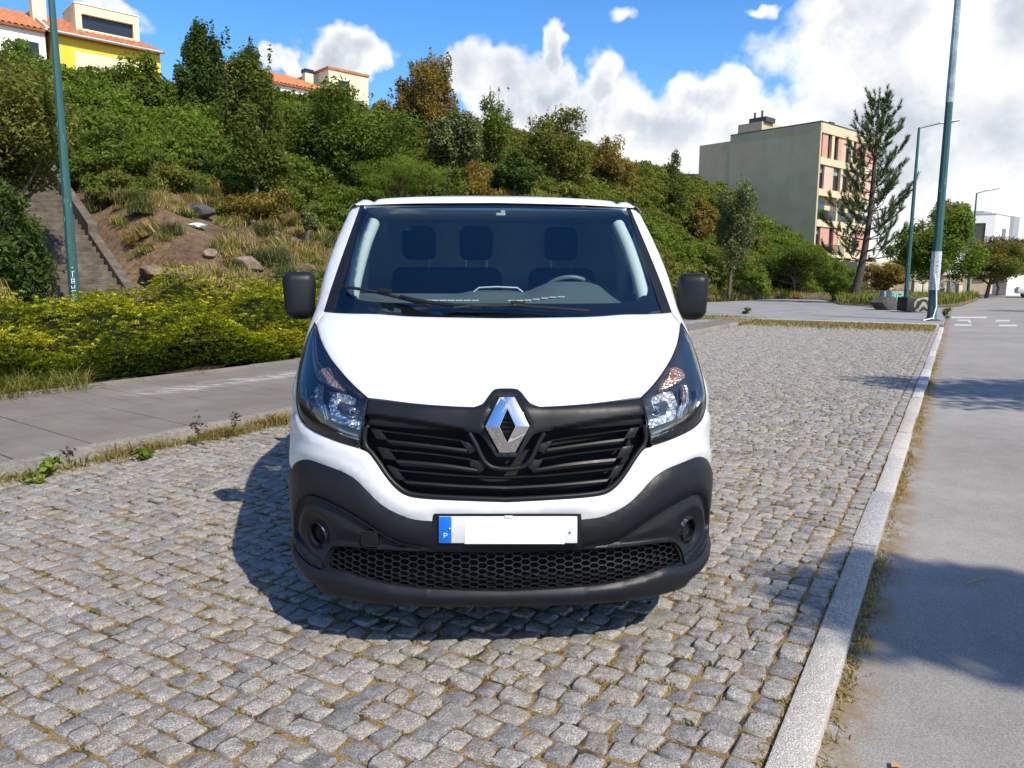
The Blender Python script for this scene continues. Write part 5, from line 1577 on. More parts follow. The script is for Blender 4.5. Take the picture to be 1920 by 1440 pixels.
# ---- stone pine by the junction
def pine():
    r_ = np.random.default_rng(8)
    T = empty('pine_tree'); tag(T, 'tall young pine in front of the tan apartment building', 'tree')
    D = 48.0
    path = [at_d(x, y, D) for x, y in ((1603, 553), (1612, 515), (1622, 465), (1631, 405), (1638, 330), (1644, 250), (1649, 178))]
    mb = MB(); mb.tube([tuple(p_) for p_ in path], [.30, .24, .20, .16, .12, .07, .02], 10)
    pts = np.array(path); zs_ = pts[:, 2]
    BR = []                                                    # bottlebrush shoots: (start, direction, length, radius)
    z = zs_[0] + 2.1; top = zs_[-1]
    while z < top - .3:
        f = (z - zs_[0])/(top - zs_[0]); base = np.array([np.interp(z, zs_, pts[:, i]) for i in range(3)])
        L0 = 3.5*(1 - f)**.85 + .30; nb_ = r_.integers(4, 6); a0 = r_.uniform(0, 6.28)
        for b in range(nb_):
            an = a0 + b*2*math.pi/nb_ + r_.normal(0, .25); L = L0*r_.uniform(.6, 1.15)
            d = np.array([math.cos(an), math.sin(an), 0]); rise = r_.uniform(.2, .5) + .5*f
            q0 = base; q1 = base + d*L*.55 + np.array([0, 0, L*.55*rise*.4]); q2 = base + d*L*.9 + np.array([0, 0, L*rise])
            r0 = .045*(1 - f) + .014
            mb.tube([tuple(q0), tuple(q1), tuple(q2)], [r0, r0*.6, r0*.3], 5)
            BR.append((q2, unit(d*.35 + np.array([0, 0, 1.])), r_.uniform(.45, .75), .17))
            ns = int(2 + L*2.8)
            for t in np.linspace(.38, .97, ns):
                if f < .25 and r_.random() < .35: continue
                c = (1-t)**2*q0 + 2*t*(1-t)*q1 + t*t*q2
                sd = unit(d*r_.uniform(.1, .7) + np.array([-d[1], d[0], 0])*r_.choice([-1, 1])*r_.uniform(.2, .9) + np.array([0, 0, r_.uniform(.5, 1.1)]))
                ln = r_.uniform(.40, .75)*(1 if f < .8 else .6); BR.append((c, sd, ln, .16))
                mb.tube([tuple(c), tuple(c + sd*ln*.7)], [.012, .006], 4)
        z += r_.uniform(.55, .75)*(1.15 - .5*f)
    BR.append((path[-1] - np.array([0, 0, .4]), np.array([0, 0, 1.]), .8, .15))
    mb.build('trunk', M_BARKP, T, 50)
    k = 84; n = len(BR)
    C = np.repeat(np.array([q[0] for q in BR]), k, 0); Dm = np.repeat(np.array([q[1] for q in BR]), k, 0); Ln = np.repeat([q[2] for q in BR], k); Rd = np.repeat([q[3] for q in BR], k)
    along = r_.random(len(C)); st_ = C + Dm*(along*Ln)[:, None]
    side = r_.normal(size=C.shape); side = unit(side - (side*Dm).sum(1, keepdims=True)*Dm)
    dirn = unit(Dm*1.0 + side*.75); s_ = unit(np.cross(dirn, r_.normal(size=C.shape)))
    tipp = st_ + dirn*(Rd*1.5*r_.uniform(.7, 1.2, len(C)))[:, None]
    V = np.stack([st_ - s_*.013, st_ + s_*.013, tipp], 1).reshape(-1, 3)
    me = mesh_np('needles', V, np.arange(len(V)).reshape(-1, 3)); set_rnd(me, np.clip(.55*r_.random(len(C)) + .45*along, 0, 1))
    link_mesh('crown', me, LM_PINE, T)
pine()

# ---- juniper bed behind the pavement
def juniper(name, label, fn_inside, hfun, amin, amax, nmin, nmax, nspray, mat, seed, yellow, L=.125):
    r_ = np.random.default_rng(seed)
    J = empty(name); tag(J, label, 'shrub')
    # dark mound added inside to block light, its colour gives the gaps shade
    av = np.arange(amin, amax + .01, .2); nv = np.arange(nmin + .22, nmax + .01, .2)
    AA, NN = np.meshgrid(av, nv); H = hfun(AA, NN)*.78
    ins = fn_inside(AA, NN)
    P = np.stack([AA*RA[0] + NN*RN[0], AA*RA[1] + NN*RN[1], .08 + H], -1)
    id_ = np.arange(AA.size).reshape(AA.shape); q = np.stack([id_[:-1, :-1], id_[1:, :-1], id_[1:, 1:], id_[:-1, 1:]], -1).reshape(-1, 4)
    link_mesh('dark_core', mesh_np('dark_core', P.reshape(-1, 3), q, 60), simple(name + '_inside', (.014, .018, .007), 1.0, spec=0.0, var=.5, scale=9), J)
    a = r_.uniform(amin, amax, nspray*3); n = r_.uniform(nmin, nmax, nspray*3)
    front = r_.random(nspray*3) < .42; n = np.where(front, nmin + np.abs(r_.normal(0, .45, nspray*3)), n)
    k = fn_inside(a, n) & (vnoise(a, n*1.8, 2.6, seed) + .45*r_.normal(size=len(a)) > -.55); a, n = a[k][:nspray], n[k][:nspray]; c = len(a)
    e = .12; h = hfun(a, n); ga = (hfun(a + e, n) - hfun(a - e, n))/(2*e); gn = (hfun(a, n + e) - hfun(a, n - e))/(2*e)
    lay = r_.random(c)**.6                         # how far up the mound the spray sits
    z = .10 + h*np.where((n < nmin + .55), .12 + .95*r_.random(c), .72 + .32*lay)
    # tiers: heights gather into steps
    z = z + r_.normal(0, .02, c)
    out = np.stack([-ga*RA[0] - gn*RN[0], -ga*RA[1] - gn*RN[1], 0*a], 1) + np.stack([-RN[0]*.35 + 0*a, -RN[1]*.35 + 0*a, 0*a], 1) + r_.normal(0, .45, (c, 3))*[1, 1, 0]
    out = unit(out); sd = unit(out + np.stack([0*a, 0*a, .30 + .35*r_.random(c)], 1))
    base = np.stack([a*RA[0] + n*RN[0], a*RA[1] + n*RN[1], z], 1) - sd*.05
    m_ = 9; V = []; Rn = []
    lat = unit(np.cross(sd, np.array([0, 0, 1.]) + r_.normal(0, .25, (c, 3)))); upv = np.cross(lat, sd)
    Ls = L*r_.uniform(.7, 1.35, c)
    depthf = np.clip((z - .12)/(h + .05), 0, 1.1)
    for i in range(m_):
        t = (i + 1)/m_; sgn = -1 if i % 2 else 1
        cen = base + sd*(Ls*t)[:, None] - np.array([0, 0, 1])*(Ls*.35*t*t)[:, None]
        dr = unit(sd*(.75 + .5*t) + lat*(sgn*(1.0 - .75*t)) + upv*.25 + r_.normal(0, .18, (c, 3)))
        ln = (Ls*.46*(1.1 - .45*t))[:, None]; wd = .0088*(1 + 0*ln); sp = unit(np.cross(dr, upv + r_.normal(0, .3, (c, 3))))
        V.append(np.stack([cen, cen + dr*ln*.5 + sp*wd, cen + dr*ln, cen + dr*ln*.5 - sp*wd], 1))
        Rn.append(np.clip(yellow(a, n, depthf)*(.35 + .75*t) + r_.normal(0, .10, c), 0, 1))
    V = np.stack(V, 1).reshape(-1, 3); Rn = np.stack(Rn, 1).ravel()
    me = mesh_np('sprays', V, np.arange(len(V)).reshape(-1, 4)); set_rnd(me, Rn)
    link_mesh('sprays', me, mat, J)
_w = lambda a, n: .10*np.sin(a*1.9 + n*.7) + .07*np.sin(a*4.1 - n*2.3) + .08*np.sin(n*3.1 + a*.6)
def hj(a, n):
    d = np.clip((n - 9.28)/1.0, 0, 1)
    return (.30 + .50*d**.6 + .26*np.clip((n - 10)/2.6, 0, 1) + _w(a, n)*1.25)*np.interp(a, [-3, 3, 5.6, 9, 18], [.72, .76, .84, 1.08, 1.14])*np.clip((14.2 - n)/.7, .05, 1)*np.clip((17.8 - a)/.8, .05, 1) + (.085*vnoise(a, n, 4.5, 33) + .05*vnoise(a, n, 9, 34))*np.clip((n - 9.4)/.5, 0, 1)
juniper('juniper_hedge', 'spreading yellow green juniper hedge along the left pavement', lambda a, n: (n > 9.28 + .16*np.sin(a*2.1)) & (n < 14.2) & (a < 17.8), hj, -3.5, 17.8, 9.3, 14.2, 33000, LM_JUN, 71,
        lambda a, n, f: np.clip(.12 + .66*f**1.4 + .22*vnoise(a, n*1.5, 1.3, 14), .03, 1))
def hj2(a, n): return (1.05 + .32*np.sin(a*.9 + 1) + _w(a, n))*np.clip((n - 13.6)/.5, .1, 1)*np.clip((17.3 - n)/.8, .05, 1)*np.clip((a - 13.2)/1.2, .05, 1)
juniper('juniper_shrub', 'taller green juniper behind the yellow hedge beside the left mirror', lambda a, n: (n > 13.6) & (n < 17.3) & (a > 13.2), hj2, 13.2, 21.5, 13.6, 17.3, 8000, LM_JUN2, 72, lambda a, n, f: np.clip(.25 + .55*f, .05, 1), .20)

# ---- grasses and weeds (uncountable)
def grass_patch(name, label, P, h, mat, seed, lean=.5, wd=.012, rnd=None):
    r_ = np.random.default_rng(seed); n = len(P)
    me = blade_mesh(name, P, h*r_.uniform(.4, 1.15, n), lean*r_.uniform(.15, 1.7, n), wd*r_.uniform(.6, 1.3, n), r_, r_.random(n) if rnd is None else rnd)
    o = link_mesh(name, me, mat); tag(o, label, kind='stuff'); return o
r_ = np.random.default_rng(91)
def an_pts(a, n, z): return np.stack([a*RA[0] + n*RN[0], a*RA[1] + n*RN[1], z + 0*a], 1)
c_a = r_.uniform(1.6, 5.2, 70); c_n = 9.12 + np.abs(r_.normal(.1, .25, 70))
k = r_.integers(0, 70, 3000); grass_patch('long_grass', 'long yellowing grass spilling over the edging in front of the juniper', an_pts(c_a[k] + r_.normal(0, .07, 3000), c_n[k] + r_.normal(0, .07, 3000), .11), .34, LM_GRASS, 92, 1.3, .009, rnd=.35 + .65*r_.random(3000))
n_ = 10000; a = np.where(r_.random(n_) < .5, r_.uniform(1.2, 8.6, n_), r_.normal(5.2, .8, n_)); w = .5 + .5*np.sin(a*3.3 + np.sin(a*1.3)*2); keep = r_.random(n_) < .25 + .75*w; a = a[keep]
grass_patch('kerb_weeds', 'dry tufts and weeds along the foot of the pavement kerb', an_pts(a, 5.875 - np.abs(r_.normal(0, .10, len(a))), -.004), .035 + .11*np.clip(vnoise(a, 0*a, 5, 8) + .4, 0, 1.2), LM_DRY, 93, 1.1, .007)
n_ = 1200; a = r_.uniform(1.2, 8.6, n_); grass_patch('kerb_grass', 'green blades among the dry tufts at the pavement kerb', an_pts(a, 5.87 - np.abs(r_.normal(0, .07, n_)), -.004), .085, LM_GRASS, 94, .8, .009)
# fringe on the road side of the kerb
n_ = 5200; a = 1.4 + (r_.random(n_)**1.5)*16; keep = r_.random(n_) < .25 + .75*(np.sin(a*2.2) > -.2); a = a[keep]
grass_patch('kerb_moss', 'ochre moss and straw in the gutter beside the road kerb', an_pts(a, .268 - np.abs(r_.normal(0, .030, len(a))), -.046), .034, LM_DRY, 95, 1.1, .006)
n_ = 1500; a = 1.4 + (r_.random(n_)**1.5)*10; grass_patch('kerb_joint_straw', 'straw in the joint between cobbles and road kerb', an_pts(a, .402 + np.abs(r_.normal(0, .008, n_)), -.008), .020, LM_DRY, 96, 1.2, .005)
# straw and tufts in the joints of the setts
sel = np.where((dep_all := project(P3)[1]) < 9.0)[0] if False else None
pxs_, dps_ = project(P3)
cand = np.where((dps_ > 1.2) & (dps_ < 9.5) & (pxs_[:, 0] > -60) & (pxs_[:, 0] < 1980))[0]
cl = vnoise(P3[cand, 0], P3[cand, 1], 2.2, 9)
cand = cand[r_.random(len(cand)) < .36 + .45*(cl > .2)]
off_ = r_.choice([-1, 1], (len(cand), 2)); cor = setts[cand][:, :2] + off_*np.stack([setts[cand, 2], setts[cand, 3]], 1)*.54*np.where(r_.random((len(cand), 2)) < .5, 1, r_.random((len(cand), 2)))
side_ = r_.random(len(cand)) < .5
cor[:, 0] = np.where(side_, setts[cand, 0] + off_[:, 0]*setts[cand, 2]*.545, cor[:, 0]); cor[:, 1] = np.where(~side_, setts[cand, 1] + off_[:, 1]*setts[cand, 3]*.545, cor[:, 1])
m_ = 20; k = np.repeat(np.arange(len(cor)), m_); jit = r_.normal(0, 1, (len(k), 2))*np.where(side_[k][:, None], [.008, .024], [.024, .008])
Pj = an_pts(cor[k, 0] + jit[:, 0], cor[k, 1] + jit[:, 1], -.010)
grass_patch('joint_straw', 'ochre straw and dry moss lodged in the cobble joints', Pj, .020, LM_DRY, 97, 1.6, .0060)
cg = cand[r_.random(len(cand)) < .045]; k = np.repeat(cg, 22)
Pg = an_pts(setts[k, 0] + setts[k, 2]*.54 + r_.normal(0, .012, len(k)), setts[k, 1] + r_.normal(0, .02, len(k)), -.009)
grass_patch('joint_tufts', 'small green tufts sprouting between the cobbles', Pg, .030, LM_GRASS, 98, .9, .005, rnd=r_.random(len(k))*.45)
n_ = 18000; a = 26.9 - np.abs(r_.normal(0, 1.1, n_)); nn3 = r_.uniform(.5, 8.4, n_)
grass_patch('bay_end_grass', 'ochre dry grass along the far end of the cobbled bay', an_pts(a, nn3, -.01), .12, LM_DRY, 99, .7, .022)
n_ = 3500; a = r_.uniform(24.5, 28.5, n_); nn3 = 7.6 + r_.normal(0, .8, n_)
grass_patch('bay_corner_grass', 'green grass at the far left corner of the cobbled bay', an_pts(a, nn3, 0.0), .16, LM_GRASS, 100, .7, .022)

# verge at the junction
vp = [at_z(x, y)[:2] for x, y in ((1545, 561), (1575, 570), (1640, 574), (1720, 577), (1800, 573), (1832, 563), (1842, 556))]
vp += [np.array(AN(95, 1.5)[:2]), np.array(AN(95, 12)[:2]), np.array(AN(63, 13)[:2])]
mb = MB(); vp = np.array(vp); cen = vp.mean(0)
V = [(q[0], q[1], -.02) for q in vp] + [(*(q*.90 + cen*.10), .22) for q in vp] + [(*(q*.6 + cen*.4), .42) for q in vp] + [(*cen, .45)]
k = len(vp); F = [(j*k+i, j*k+(i+1) % k, (j+1)*k+(i+1) % k, (j+1)*k+i) for j in range(2) for i in range(k)] + [(2*k+i, 2*k+(i+1) % k, 3*k) for i in range(k)]
mb.add(V, F); o = mb.build('grass_verge', M_EARTH, None, 60); tag(o, 'grassy verge at the junction with the pine on it', kind='structure')
n_ = 30000; t = r_.random((n_, 2)); Pv = []
xx = r_.uniform(1540, 1845, n_); yy = 578 - np.abs(r_.normal(0, 14, n_))
G3 = np.array([at_z(x, max(y, 541), .25) for x, y in zip(xx, yy)])
ins = in_poly(G3[:, :2], vp*.97 + cen*.03); G3 = G3[ins]
grass_patch('verge_grass', 'rough green and ochre grass on the verge at the junction', G3 - [0, 0, .15], .62, LM_GRASS, 101, .6, .05)

# weeds one can tell apart at the pavement kerb
def weed(name, label, px, py, n, leaf, mat, seed, h=.14, z=0.0, r=.10):
    r_ = np.random.default_rng(seed); b = at_z(px, py, z)
    T = empty(name); tag(T, label, 'weed')
    bl = rand_blobs(b[0], b[1], b[2] + h*.55, r, r, h*.5, 5, r_, .5, 0, 2)
    mb = MB()
    for q in bl[:4]: mb.tube([tuple(b), tuple((np.array(b) + q[:3])/2 + [0, 0, h*.1]), q[:3]], [.004, .003, .0015], 5)
    mb.build('stem', M_BARK, T, 40)
    link_mesh('leaves', crown_mesh('leaves', bl, n, leaf, r_, .6, .9), mat, T)
weed('broadleaf_weed', 'leafy green weed with round leaves at the left end of the kerb', 96, 890, 60, .065, LM_BRIGHT, 111, .12, r=.09)
weed('broadleaf_weed', 'pointed green weed in the middle of the kerb weeds', 268, 862, 60, .060, LM_BRIGHT, 112, .11, r=.08)
weed('dry_weed', 'brown dead weed standing beside the round leaved weed', 118, 872, 90, .026, LM_PURPLE, 113, .20, r=.09)
weed('dry_weed', 'dark dead weed growing at the kerb before the van shadow', 372, 818, 80, .026, LM_PURPLE, 114, .30, .10, .07)
weed('dry_weed', 'dark dead weed at the pavement edge nearest the van', 442, 801, 80, .026, LM_PURPLE, 115, .20, .10, .11)
weed('yellow_weed', 'yellowish low weed at the far left kerb', 70, 905, 60, .05, LM_GRASS, 116, .07, r=.09)
weed('green_weed', 'small green weed standing alone at the far end of the bay', 1398, 592, 90, .11, LM_BRIGHT, 117, .35, r=.22)
weed('green_weed', 'upright weed at the corner of the far kerb by the pole', 1772, 600, 130, .10, LM_GRASS, 118, .55, r=.12)

# ================================================================== STREET FURNITURE
m, N, p = new_mat('green_pole_paint')
g = N.n('ShaderNodeNewGeometry').outputs['Position']
mpn = N.n('ShaderNodeMapping'); N.put(mpn.inputs['Vector'], g); mpn.inputs['Scale'].default_value = (3, 3, .7)
f1 = N.noise(mpn.outputs[0], 5, 5, .7)
c = N.mix(N.step(f1, .62, .70), (.026, .088, .084), (.28, .36, .35))
N.put(p.inputs['Base Color'], c); p.inputs['Roughness'].default_value = .42
M_POLE = m
M_POLEG = simple('galvanised_pole', (.30, .36, .37), .45, .4, var=.3, scale=4)
M_SCRIB = simple('white_marker', (.75, .78, .76), .6)
M_PAPER = simple('torn_posters', (.42, .44, .46), .8, var=.5, scale=16)
def pole(name, label, base, h, r0, r1, mat, arm=None, armlen=1.9, seg=8):
    L = empty(name, base); tag(L, label, 'lamp post', None)
    mb = MB(); mb.tube([(0, 0, -.3), (0, 0, h*.5), (0, 0, h)], [r0, (r0 + r1)/2, r1], seg); mb.build('column', mat, L, 30)
    mb = MB(); mb.lathe([(r0*1.9, 0), (r0*1.9, .03), (r0*1.15, .06), (r0*1.02, .10)], 12); mb.build('base_plate', mat, L, 30)
    mb = MB(); mb.box((0, -r0*.98, .8), (r0*.7, .012, .45)); mb.build('access_door', mat, L, 0)
    if arm is not None:
        d = Vector((math.cos(arm), math.sin(arm), 0))
        e = Vector((0, 0, h - .02)) + d*armlen*.55 + Vector((0, 0, .30)); mb = MB()
        mb.tube([(0, 0, h - .06), tuple(Vector((0, 0, h)) + d*.06), tuple(e)], [r1*1.0, r1*.8, r1*.7], 8); mb.build('arm', mat, L, 40)
        f = e + d*armlen*.22 + Vector((0, 0, .10)); a3 = f + d*armlen*.28 + Vector((0, 0, .10))
        mb = MB(); mb.tube([tuple(e), tuple(f), tuple(a3)], [.05, .10, .06], 8); mb.build('lamp_head', M_POLEG, L, 40)
    return L
b = at_d(139, 545, 17.0); zt_ = float(terrain(b[0], b[1]))
pl = pole('lamp_post', 'green painted lamp post with graffiti in front of the stairway', (b[0], b[1], zt_), 9.2, .125, .055, M_POLE, R(120), 1.6)
M0 = [((134, 502), (137, 502)), ((134, 510), (139, 509)), ((136, 510), (136, 520)), ((134, 524), (140, 523)), ((135, 528), (139, 528)), ((134, 522), (135, 532), (140, 531), (139, 523)), ((134, 536), (135, 541), (138, 540)), ((140, 534), (140, 541)), ((134, 546), (142, 545))]
mb = MB()
for s_ in M0:
    mb.tube([tuple(at_d(x, y, 17.0 - .15) - np.array([b[0], b[1], zt_])) for x, y in s_], .009, 5)
mb.build('scribble', M_SCRIB, pl, 40)
b = at_z(1746, 601, .07)
p2 = pole('lamp_post', 'tall green and white pole with torn posters at the end of the bay', tuple(b), 14.5, .155, .075, M_POLE)
mb = MB(); mb.tube([(0, 0, 1.05), (0, 0, 1.7), (0, 0, 2.35)], [.165, .163, .162], 8); mb.build('poster_wrap', M_PAPER, p2, 30)
mb = MB(); mb.tube([(0, 0, 7.2), (0, 0, 11.5)], [.124, .098], 8); mb.build('bare_sleeve', M_POLEG, p2, 30)
mb = MB(); mb.tube([(-.10, -.17, 1.6), (-.02, -.18, 1.1), (.03, -.19, .5), (-.08, -.25, .10), (-.45, -.30, .02)], .022, 6); mb.build('cable_cover', M_SCRIB, p2, 40)
b = at_z(1697, 577); pole('street_lamp', 'slender green street lamp with angled head behind the graffiti block', tuple(b), 9.1, .13, .06, M_POLE, R(12), 2.2)
b = at_z(1814, 556); pole('street_lamp', 'slender green street lamp with angled head by the copper tree', tuple(b), 8.9, .13, .06, M_POLE, R(12), 2.1)

M_ROCKD = simple('dark_rock', (.055, .05, .048), .9, var=.5, scale=5, bump=.8, bscale=20)
M_ROCKB = simple('brown_rock', (.16, .115, .085), .9, var=.45, scale=5, bump=.8, bscale=20)
def rock(name, label, c, s, mat, seed, cat='boulder', rot=0.0):
    bm = bmesh.new(); bmesh.ops.create_icosphere(bm, subdivisions=3, radius=1.0)
    r_ = np.random.default_rng(seed); pl_ = unit(r_.normal(size=(11, 3))); dd = r_.uniform(.55, .9, 11)
    for v in bm.verts:
        p_ = np.array(v.co)
        for nn, d in zip(pl_, dd):
            k = p_ @ nn - d
            if k > 0: p_ = p_ - nn*k*.92
        p_ = p_*(1 + .03*math.sin(p_[0]*9 + seed) + .03*math.sin(p_[2]*11 + seed*2)); v.co = Vector(p_*s)
    me = bpy.data.meshes.new(name); bm.to_mesh(me); bm.free(); smooth_mesh(me, 28)
    o = link_mesh(name, me, mat); o.location = tuple(map(float, c)); o.rotation_euler = (0, 0, rot); tag(o, label, cat); return o
c = at_z(1657, 579); rock('boulder', 'dark angular boulder beside the painted concrete block', (c[0], c[1], .22), np.array([.80, .5, .46]), M_ROCKD, 3)
hp = ground_hit(369, 405); rock('boulder', 'dark flat boulder on the bare slope below the pale trunked tree', (hp[0], hp[1], hp[2] + .12), np.array([.62, .45, .32]), M_ROCKD, 5)
for k, (x, y, s, lb) in enumerate([(475, 420, .22, 'small flat stone on the slope right of the white litter'), (418, 428, .22, 'brown stone under the litter on the slope'), (555, 455, .38, 'cluster stone at the right of the bare slope'),
                                   (290, 520, .55, 'brown rock ledge near the stairway parapet'), (345, 525, .50, 'brown rock ledge at the foot of the bare slope'), (460, 500, .50, 'long brown ledge in the middle of the bank foot'),
                                   (530, 495, .42, 'reddish ledge nearest the left mirror'), (395, 480, .30, 'reddish stone sticking out of the straw slope'), (510, 440, .28, 'stone in the straw above the ledges')]):
    hp = ground_hit(x, y)
    if hp is not None: rock('rock', lb, (hp[0], hp[1], hp[2] + s*.15), np.array([s*1.3, s*.8, s*.55]), M_ROCKB, 20 + k, 'rock', k*.7)
hp = ground_hit(371, 431)
r_ = np.random.default_rng(4); bm = bmesh.new(); bmesh.ops.create_icosphere(bm, subdivisions=3, radius=1)
for v in bm.verts: v.co = Vector((v.co.x*.26, v.co.y*.16, v.co.z*.08))*(1 + .25*math.sin(v.co.x*9)*math.cos(v.co.y*11 + v.co.z*6))
me = bpy.data.meshes.new('litter_bag'); bm.to_mesh(me); bm.free(); smooth_mesh(me, 40)
o = link_mesh('litter_bag', me, simple('white_plastic', (.75, .78, .80), .4)); o.location = (hp[0], hp[1], hp[2] + .13); tag(o, 'crumpled white plastic bag lying on the bare slope', 'litter')

# blocks at the junction
M_BLK = simple('black_painted_block', (.012, .012, .013), .6)
m, N, p = new_mat('painted_block'); g = N.n('ShaderNodeTexCoord').outputs['Object']
wv = N.n('ShaderNodeTexWave', wave_type='RINGS', rings_direction='Y'); mp_ = N.n('ShaderNodeMapping'); mp_.inputs['Location'].default_value = (-.18, 0, .05); N.put(mp_.inputs['Vector'], g); N.put(wv.inputs['Vector'], mp_.outputs[0])
wv.inputs['Scale'].default_value = 1.3; wv.inputs['Distortion'].default_value = 11; wv.inputs['Detail'].default_value = 4
N.put(p.inputs['Base Color'], N.ramp(wv.outputs['Fac'], [(.35, (.02, .02, .02)), (.6, (.16, .14, .11)), (.9, (.33, .29, .22))])); p.inputs['Roughness'].default_value = .8
M_EYE = m
def block(name, label, px0, px1, pyb, pyt, depth, mat, rz=0.0, extra=None):
    A = at_z((px0 + px1)/2, pyb); d = A[1]; w = (px1 - px0)*d/FPX; h = (pyb - pyt)*d/FPX
    T = empty(name, (A[0], A[1] + depth/2, 0), rz); tag(T, label, 'concrete block')
    mb = MB(); mb.box((0, 0, h/2), (w, depth, h)); mb.build('block_body', mat, T, 30, bevel=.02, segs=2)
    return T, w, h
B1, w, h = block('concrete_block', 'concrete block painted with black and cream swirls beside the tall pole', 1713, 1742, 584, 558, .9, M_EYE)
mb = MB(); mb.box((-w/2 - .17, 0, h/2), (.34, .9, h)); mb.build('black_end', M_BLK, B1, 30, bevel=.02)
m, N, p = new_mat('graffiti_slab'); g = N.n('ShaderNodeTexCoord').outputs['Object']
base = N.ramp(N.noise(g, 6, 5, .7), [(.3, (.20, .19, .18)), (.7, (.34, .33, .31))])
p.inputs['Roughness'].default_value = .85; N.put(p.inputs['Base Color'], base)
B2, w, h = block('graffiti_block', 'low concrete slab with green graffiti behind the dark boulder', 1656, 1701, 576, 546, .5, m)
# bubble letters sprayed on the front face
def stroke_quad(mb, pts, wd, y):
    for (x0, z0), (x1, z1) in zip(pts[:-1], pts[1:]):
        d = np.array([x1 - x0, z1 - z0]); n = np.array([-d[1], d[0]])/(np.hypot(*d) + 1e-9)*wd/2
        mb.box(((x0 + x1)/2, y, (z0 + z1)/2), (float(np.hypot(*d)) + wd*.6, .006, wd), Matrix.Rotation(-math.atan2(d[1], d[0]), 3, 'Y'))
for nm, col, wd, yy in (('graffiti_fill', (.20, .62, .45), .12, -.253), ('graffiti_outline', (.02, .10, .08), .035, -.258)):
    mb = MB()
    for cx_, kind in ((-.34, 'w'), (-.06, 'u'), (.22, 'c'), (.46, 'o')):
        sx, sz = w/1.25, h/.85
        sh = {'w': [(-.11, .28), (-.10, -.05), (-.02, .1), (.04, -.12), (.10, .28)], 'u': [(-.09, .28), (-.09, -.15), (.0, -.26), (.08, -.15), (.08, .28)], 'c': [(.09, .22), (-.05, .25), (-.09, 0), (-.05, -.27), (.09, -.25)],
              'o': [(0, .25), (-.09, .1), (-.08, -.2), (.02, -.28), (.1, -.1), (.08, .15), (0, .25)]}[kind]
        stroke_quad(mb, [((cx_ + x)*sx, h*.52 + z*sz) for x, z in sh], wd, yy)
    mb.build(nm, simple(nm, col, .7), B2, 0)
# cream gate posts and low wall in the long grass
M_CREAM = simple('cream_render', (.52, .48, .38), .85, var=.15, scale=2)
for k, (x0, x1, y0, y1, d, lb) in enumerate([(1712, 1727, 527, 552, 62, 'cream gate post left of the glossy tree trunk'), (1729, 1738, 527, 550, 63, 'narrow cream post beside the glossy tree trunk'), (1760, 1772, 528, 552, 63, 'grey cream post behind the tall pole'),
                                            (1779, 1791, 528, 553, 62, 'cream square post right of the tall pole'), (1795, 1802, 533, 553, 60, 'short pale post nearest the right street lamp')]):
    P0 = at_d((x0 + x1)/2, y0, d); w = (x1 - x0)*d/FPX; h = P0[2] + .1
    T = empty('gate_post', (P0[0], P0[1], -.1)); tag(T, lb, 'post')
    mb = MB(); mb.box((0, 0, h/2), (w, .5, h)); mb.build('post_body', M_CREAM, T, 30, bevel=.02)
    mb = MB(); mb.box((0, 0, h + .03), (w + .08, .58, .06)); mb.build('post_cap', M_CREAM, T, 30)

# ================================================================== BUILDINGS
M_WHITEW = simple('white_render', (.78, .78, .77), .85, var=.05, scale=1.5)
M_YELLOW = simple('yellow_render', (.72, .50, .05), .85, var=.06, scale=1.5)
M_CREAMW = simple('cream_wall', (.74, .66, .42), .85, var=.06, scale=1.5)
M_DARKW = simple('dark_window', (.02, .025, .03), .08)
M_TILE = simple('terracotta_tile', (.36, .125, .055), .85, var=.35, scale=3)
M_TILE2 = simple('orange_tile', (.42, .155, .06), .85, var=.25, scale=3)
M_METAL = simple('grey_flashing', (.35, .36, .38), .5, .3)
UPZ = np.array([0, 0, 1.])
def hit_col(P0, dirv, pxx):
    """distance along a level line from P0 at which its image reaches pixel column pxx"""
    lo, hi = -60.0, 80.0
    ts = np.linspace(lo, hi, 5601); q, dep = project(P0 + ts[:, None]*dirv); q = np.where(dep[:, None] > 2, q, 1e9)
    return float(ts[np.argmin(np.abs(q[:, 0] - pxx))])
def quad_prism(mb, P, thick_dir):
    V = [tuple(p_) for p_ in P] + [tuple(np.array(p_) + thick_dir) for p_ in P]; n = len(P)
    mb.add(V, [tuple(range(n)), tuple(range(n, 2*n))[::-1]] + [(i, n+i, n+(i+1) % n, (i+1) % n) for i in range(n)])
def tiled_slope(name, A, B, C, D, mat, par, pitch=.38):
    """roof slope: eave A-B, ridge D-C, built of raised tile courses running up the slope"""
    A, B, C, D = map(np.array, (A, B, C, D)); n = max(2, int(np.linalg.norm(B - A)/pitch)); nrm = unit(np.cross(B - A, D - A)); nrm = nrm*np.sign(nrm[2])
    V = []; F = []
    for i in range(n*4 + 1):
        t = i/(n*4); h = .045*math.sin(math.pi*2*i/4*1.0 + .3) + .05
        e = A + (B - A)*t; r_2 = D + (C - D)*t
        V += [tuple(e + nrm*h), tuple(r_2 + nrm*h)]
    F = [(2*i, 2*i+2, 2*i+3, 2*i+1) for i in range(n*4)]
    mb = MB(); mb.add(V, F); quad_prism(mb, [A, B, C, D], -nrm*.12)
    o = mb.build(name, mat, par, 60); return o
def house_frame(px, py, d, pxdir):
    """origin at an eave corner seen at a pixel; level facade direction vanishing at column pxdir, and inward direction"""
    P0 = at_d(px, py, d); f = ray(pxdir, 520.0); f = np.array([f[0], f[1], 0]); f /= np.linalg.norm(f)
    inn = np.array([-f[1], f[0], 0]); return P0, f, inn
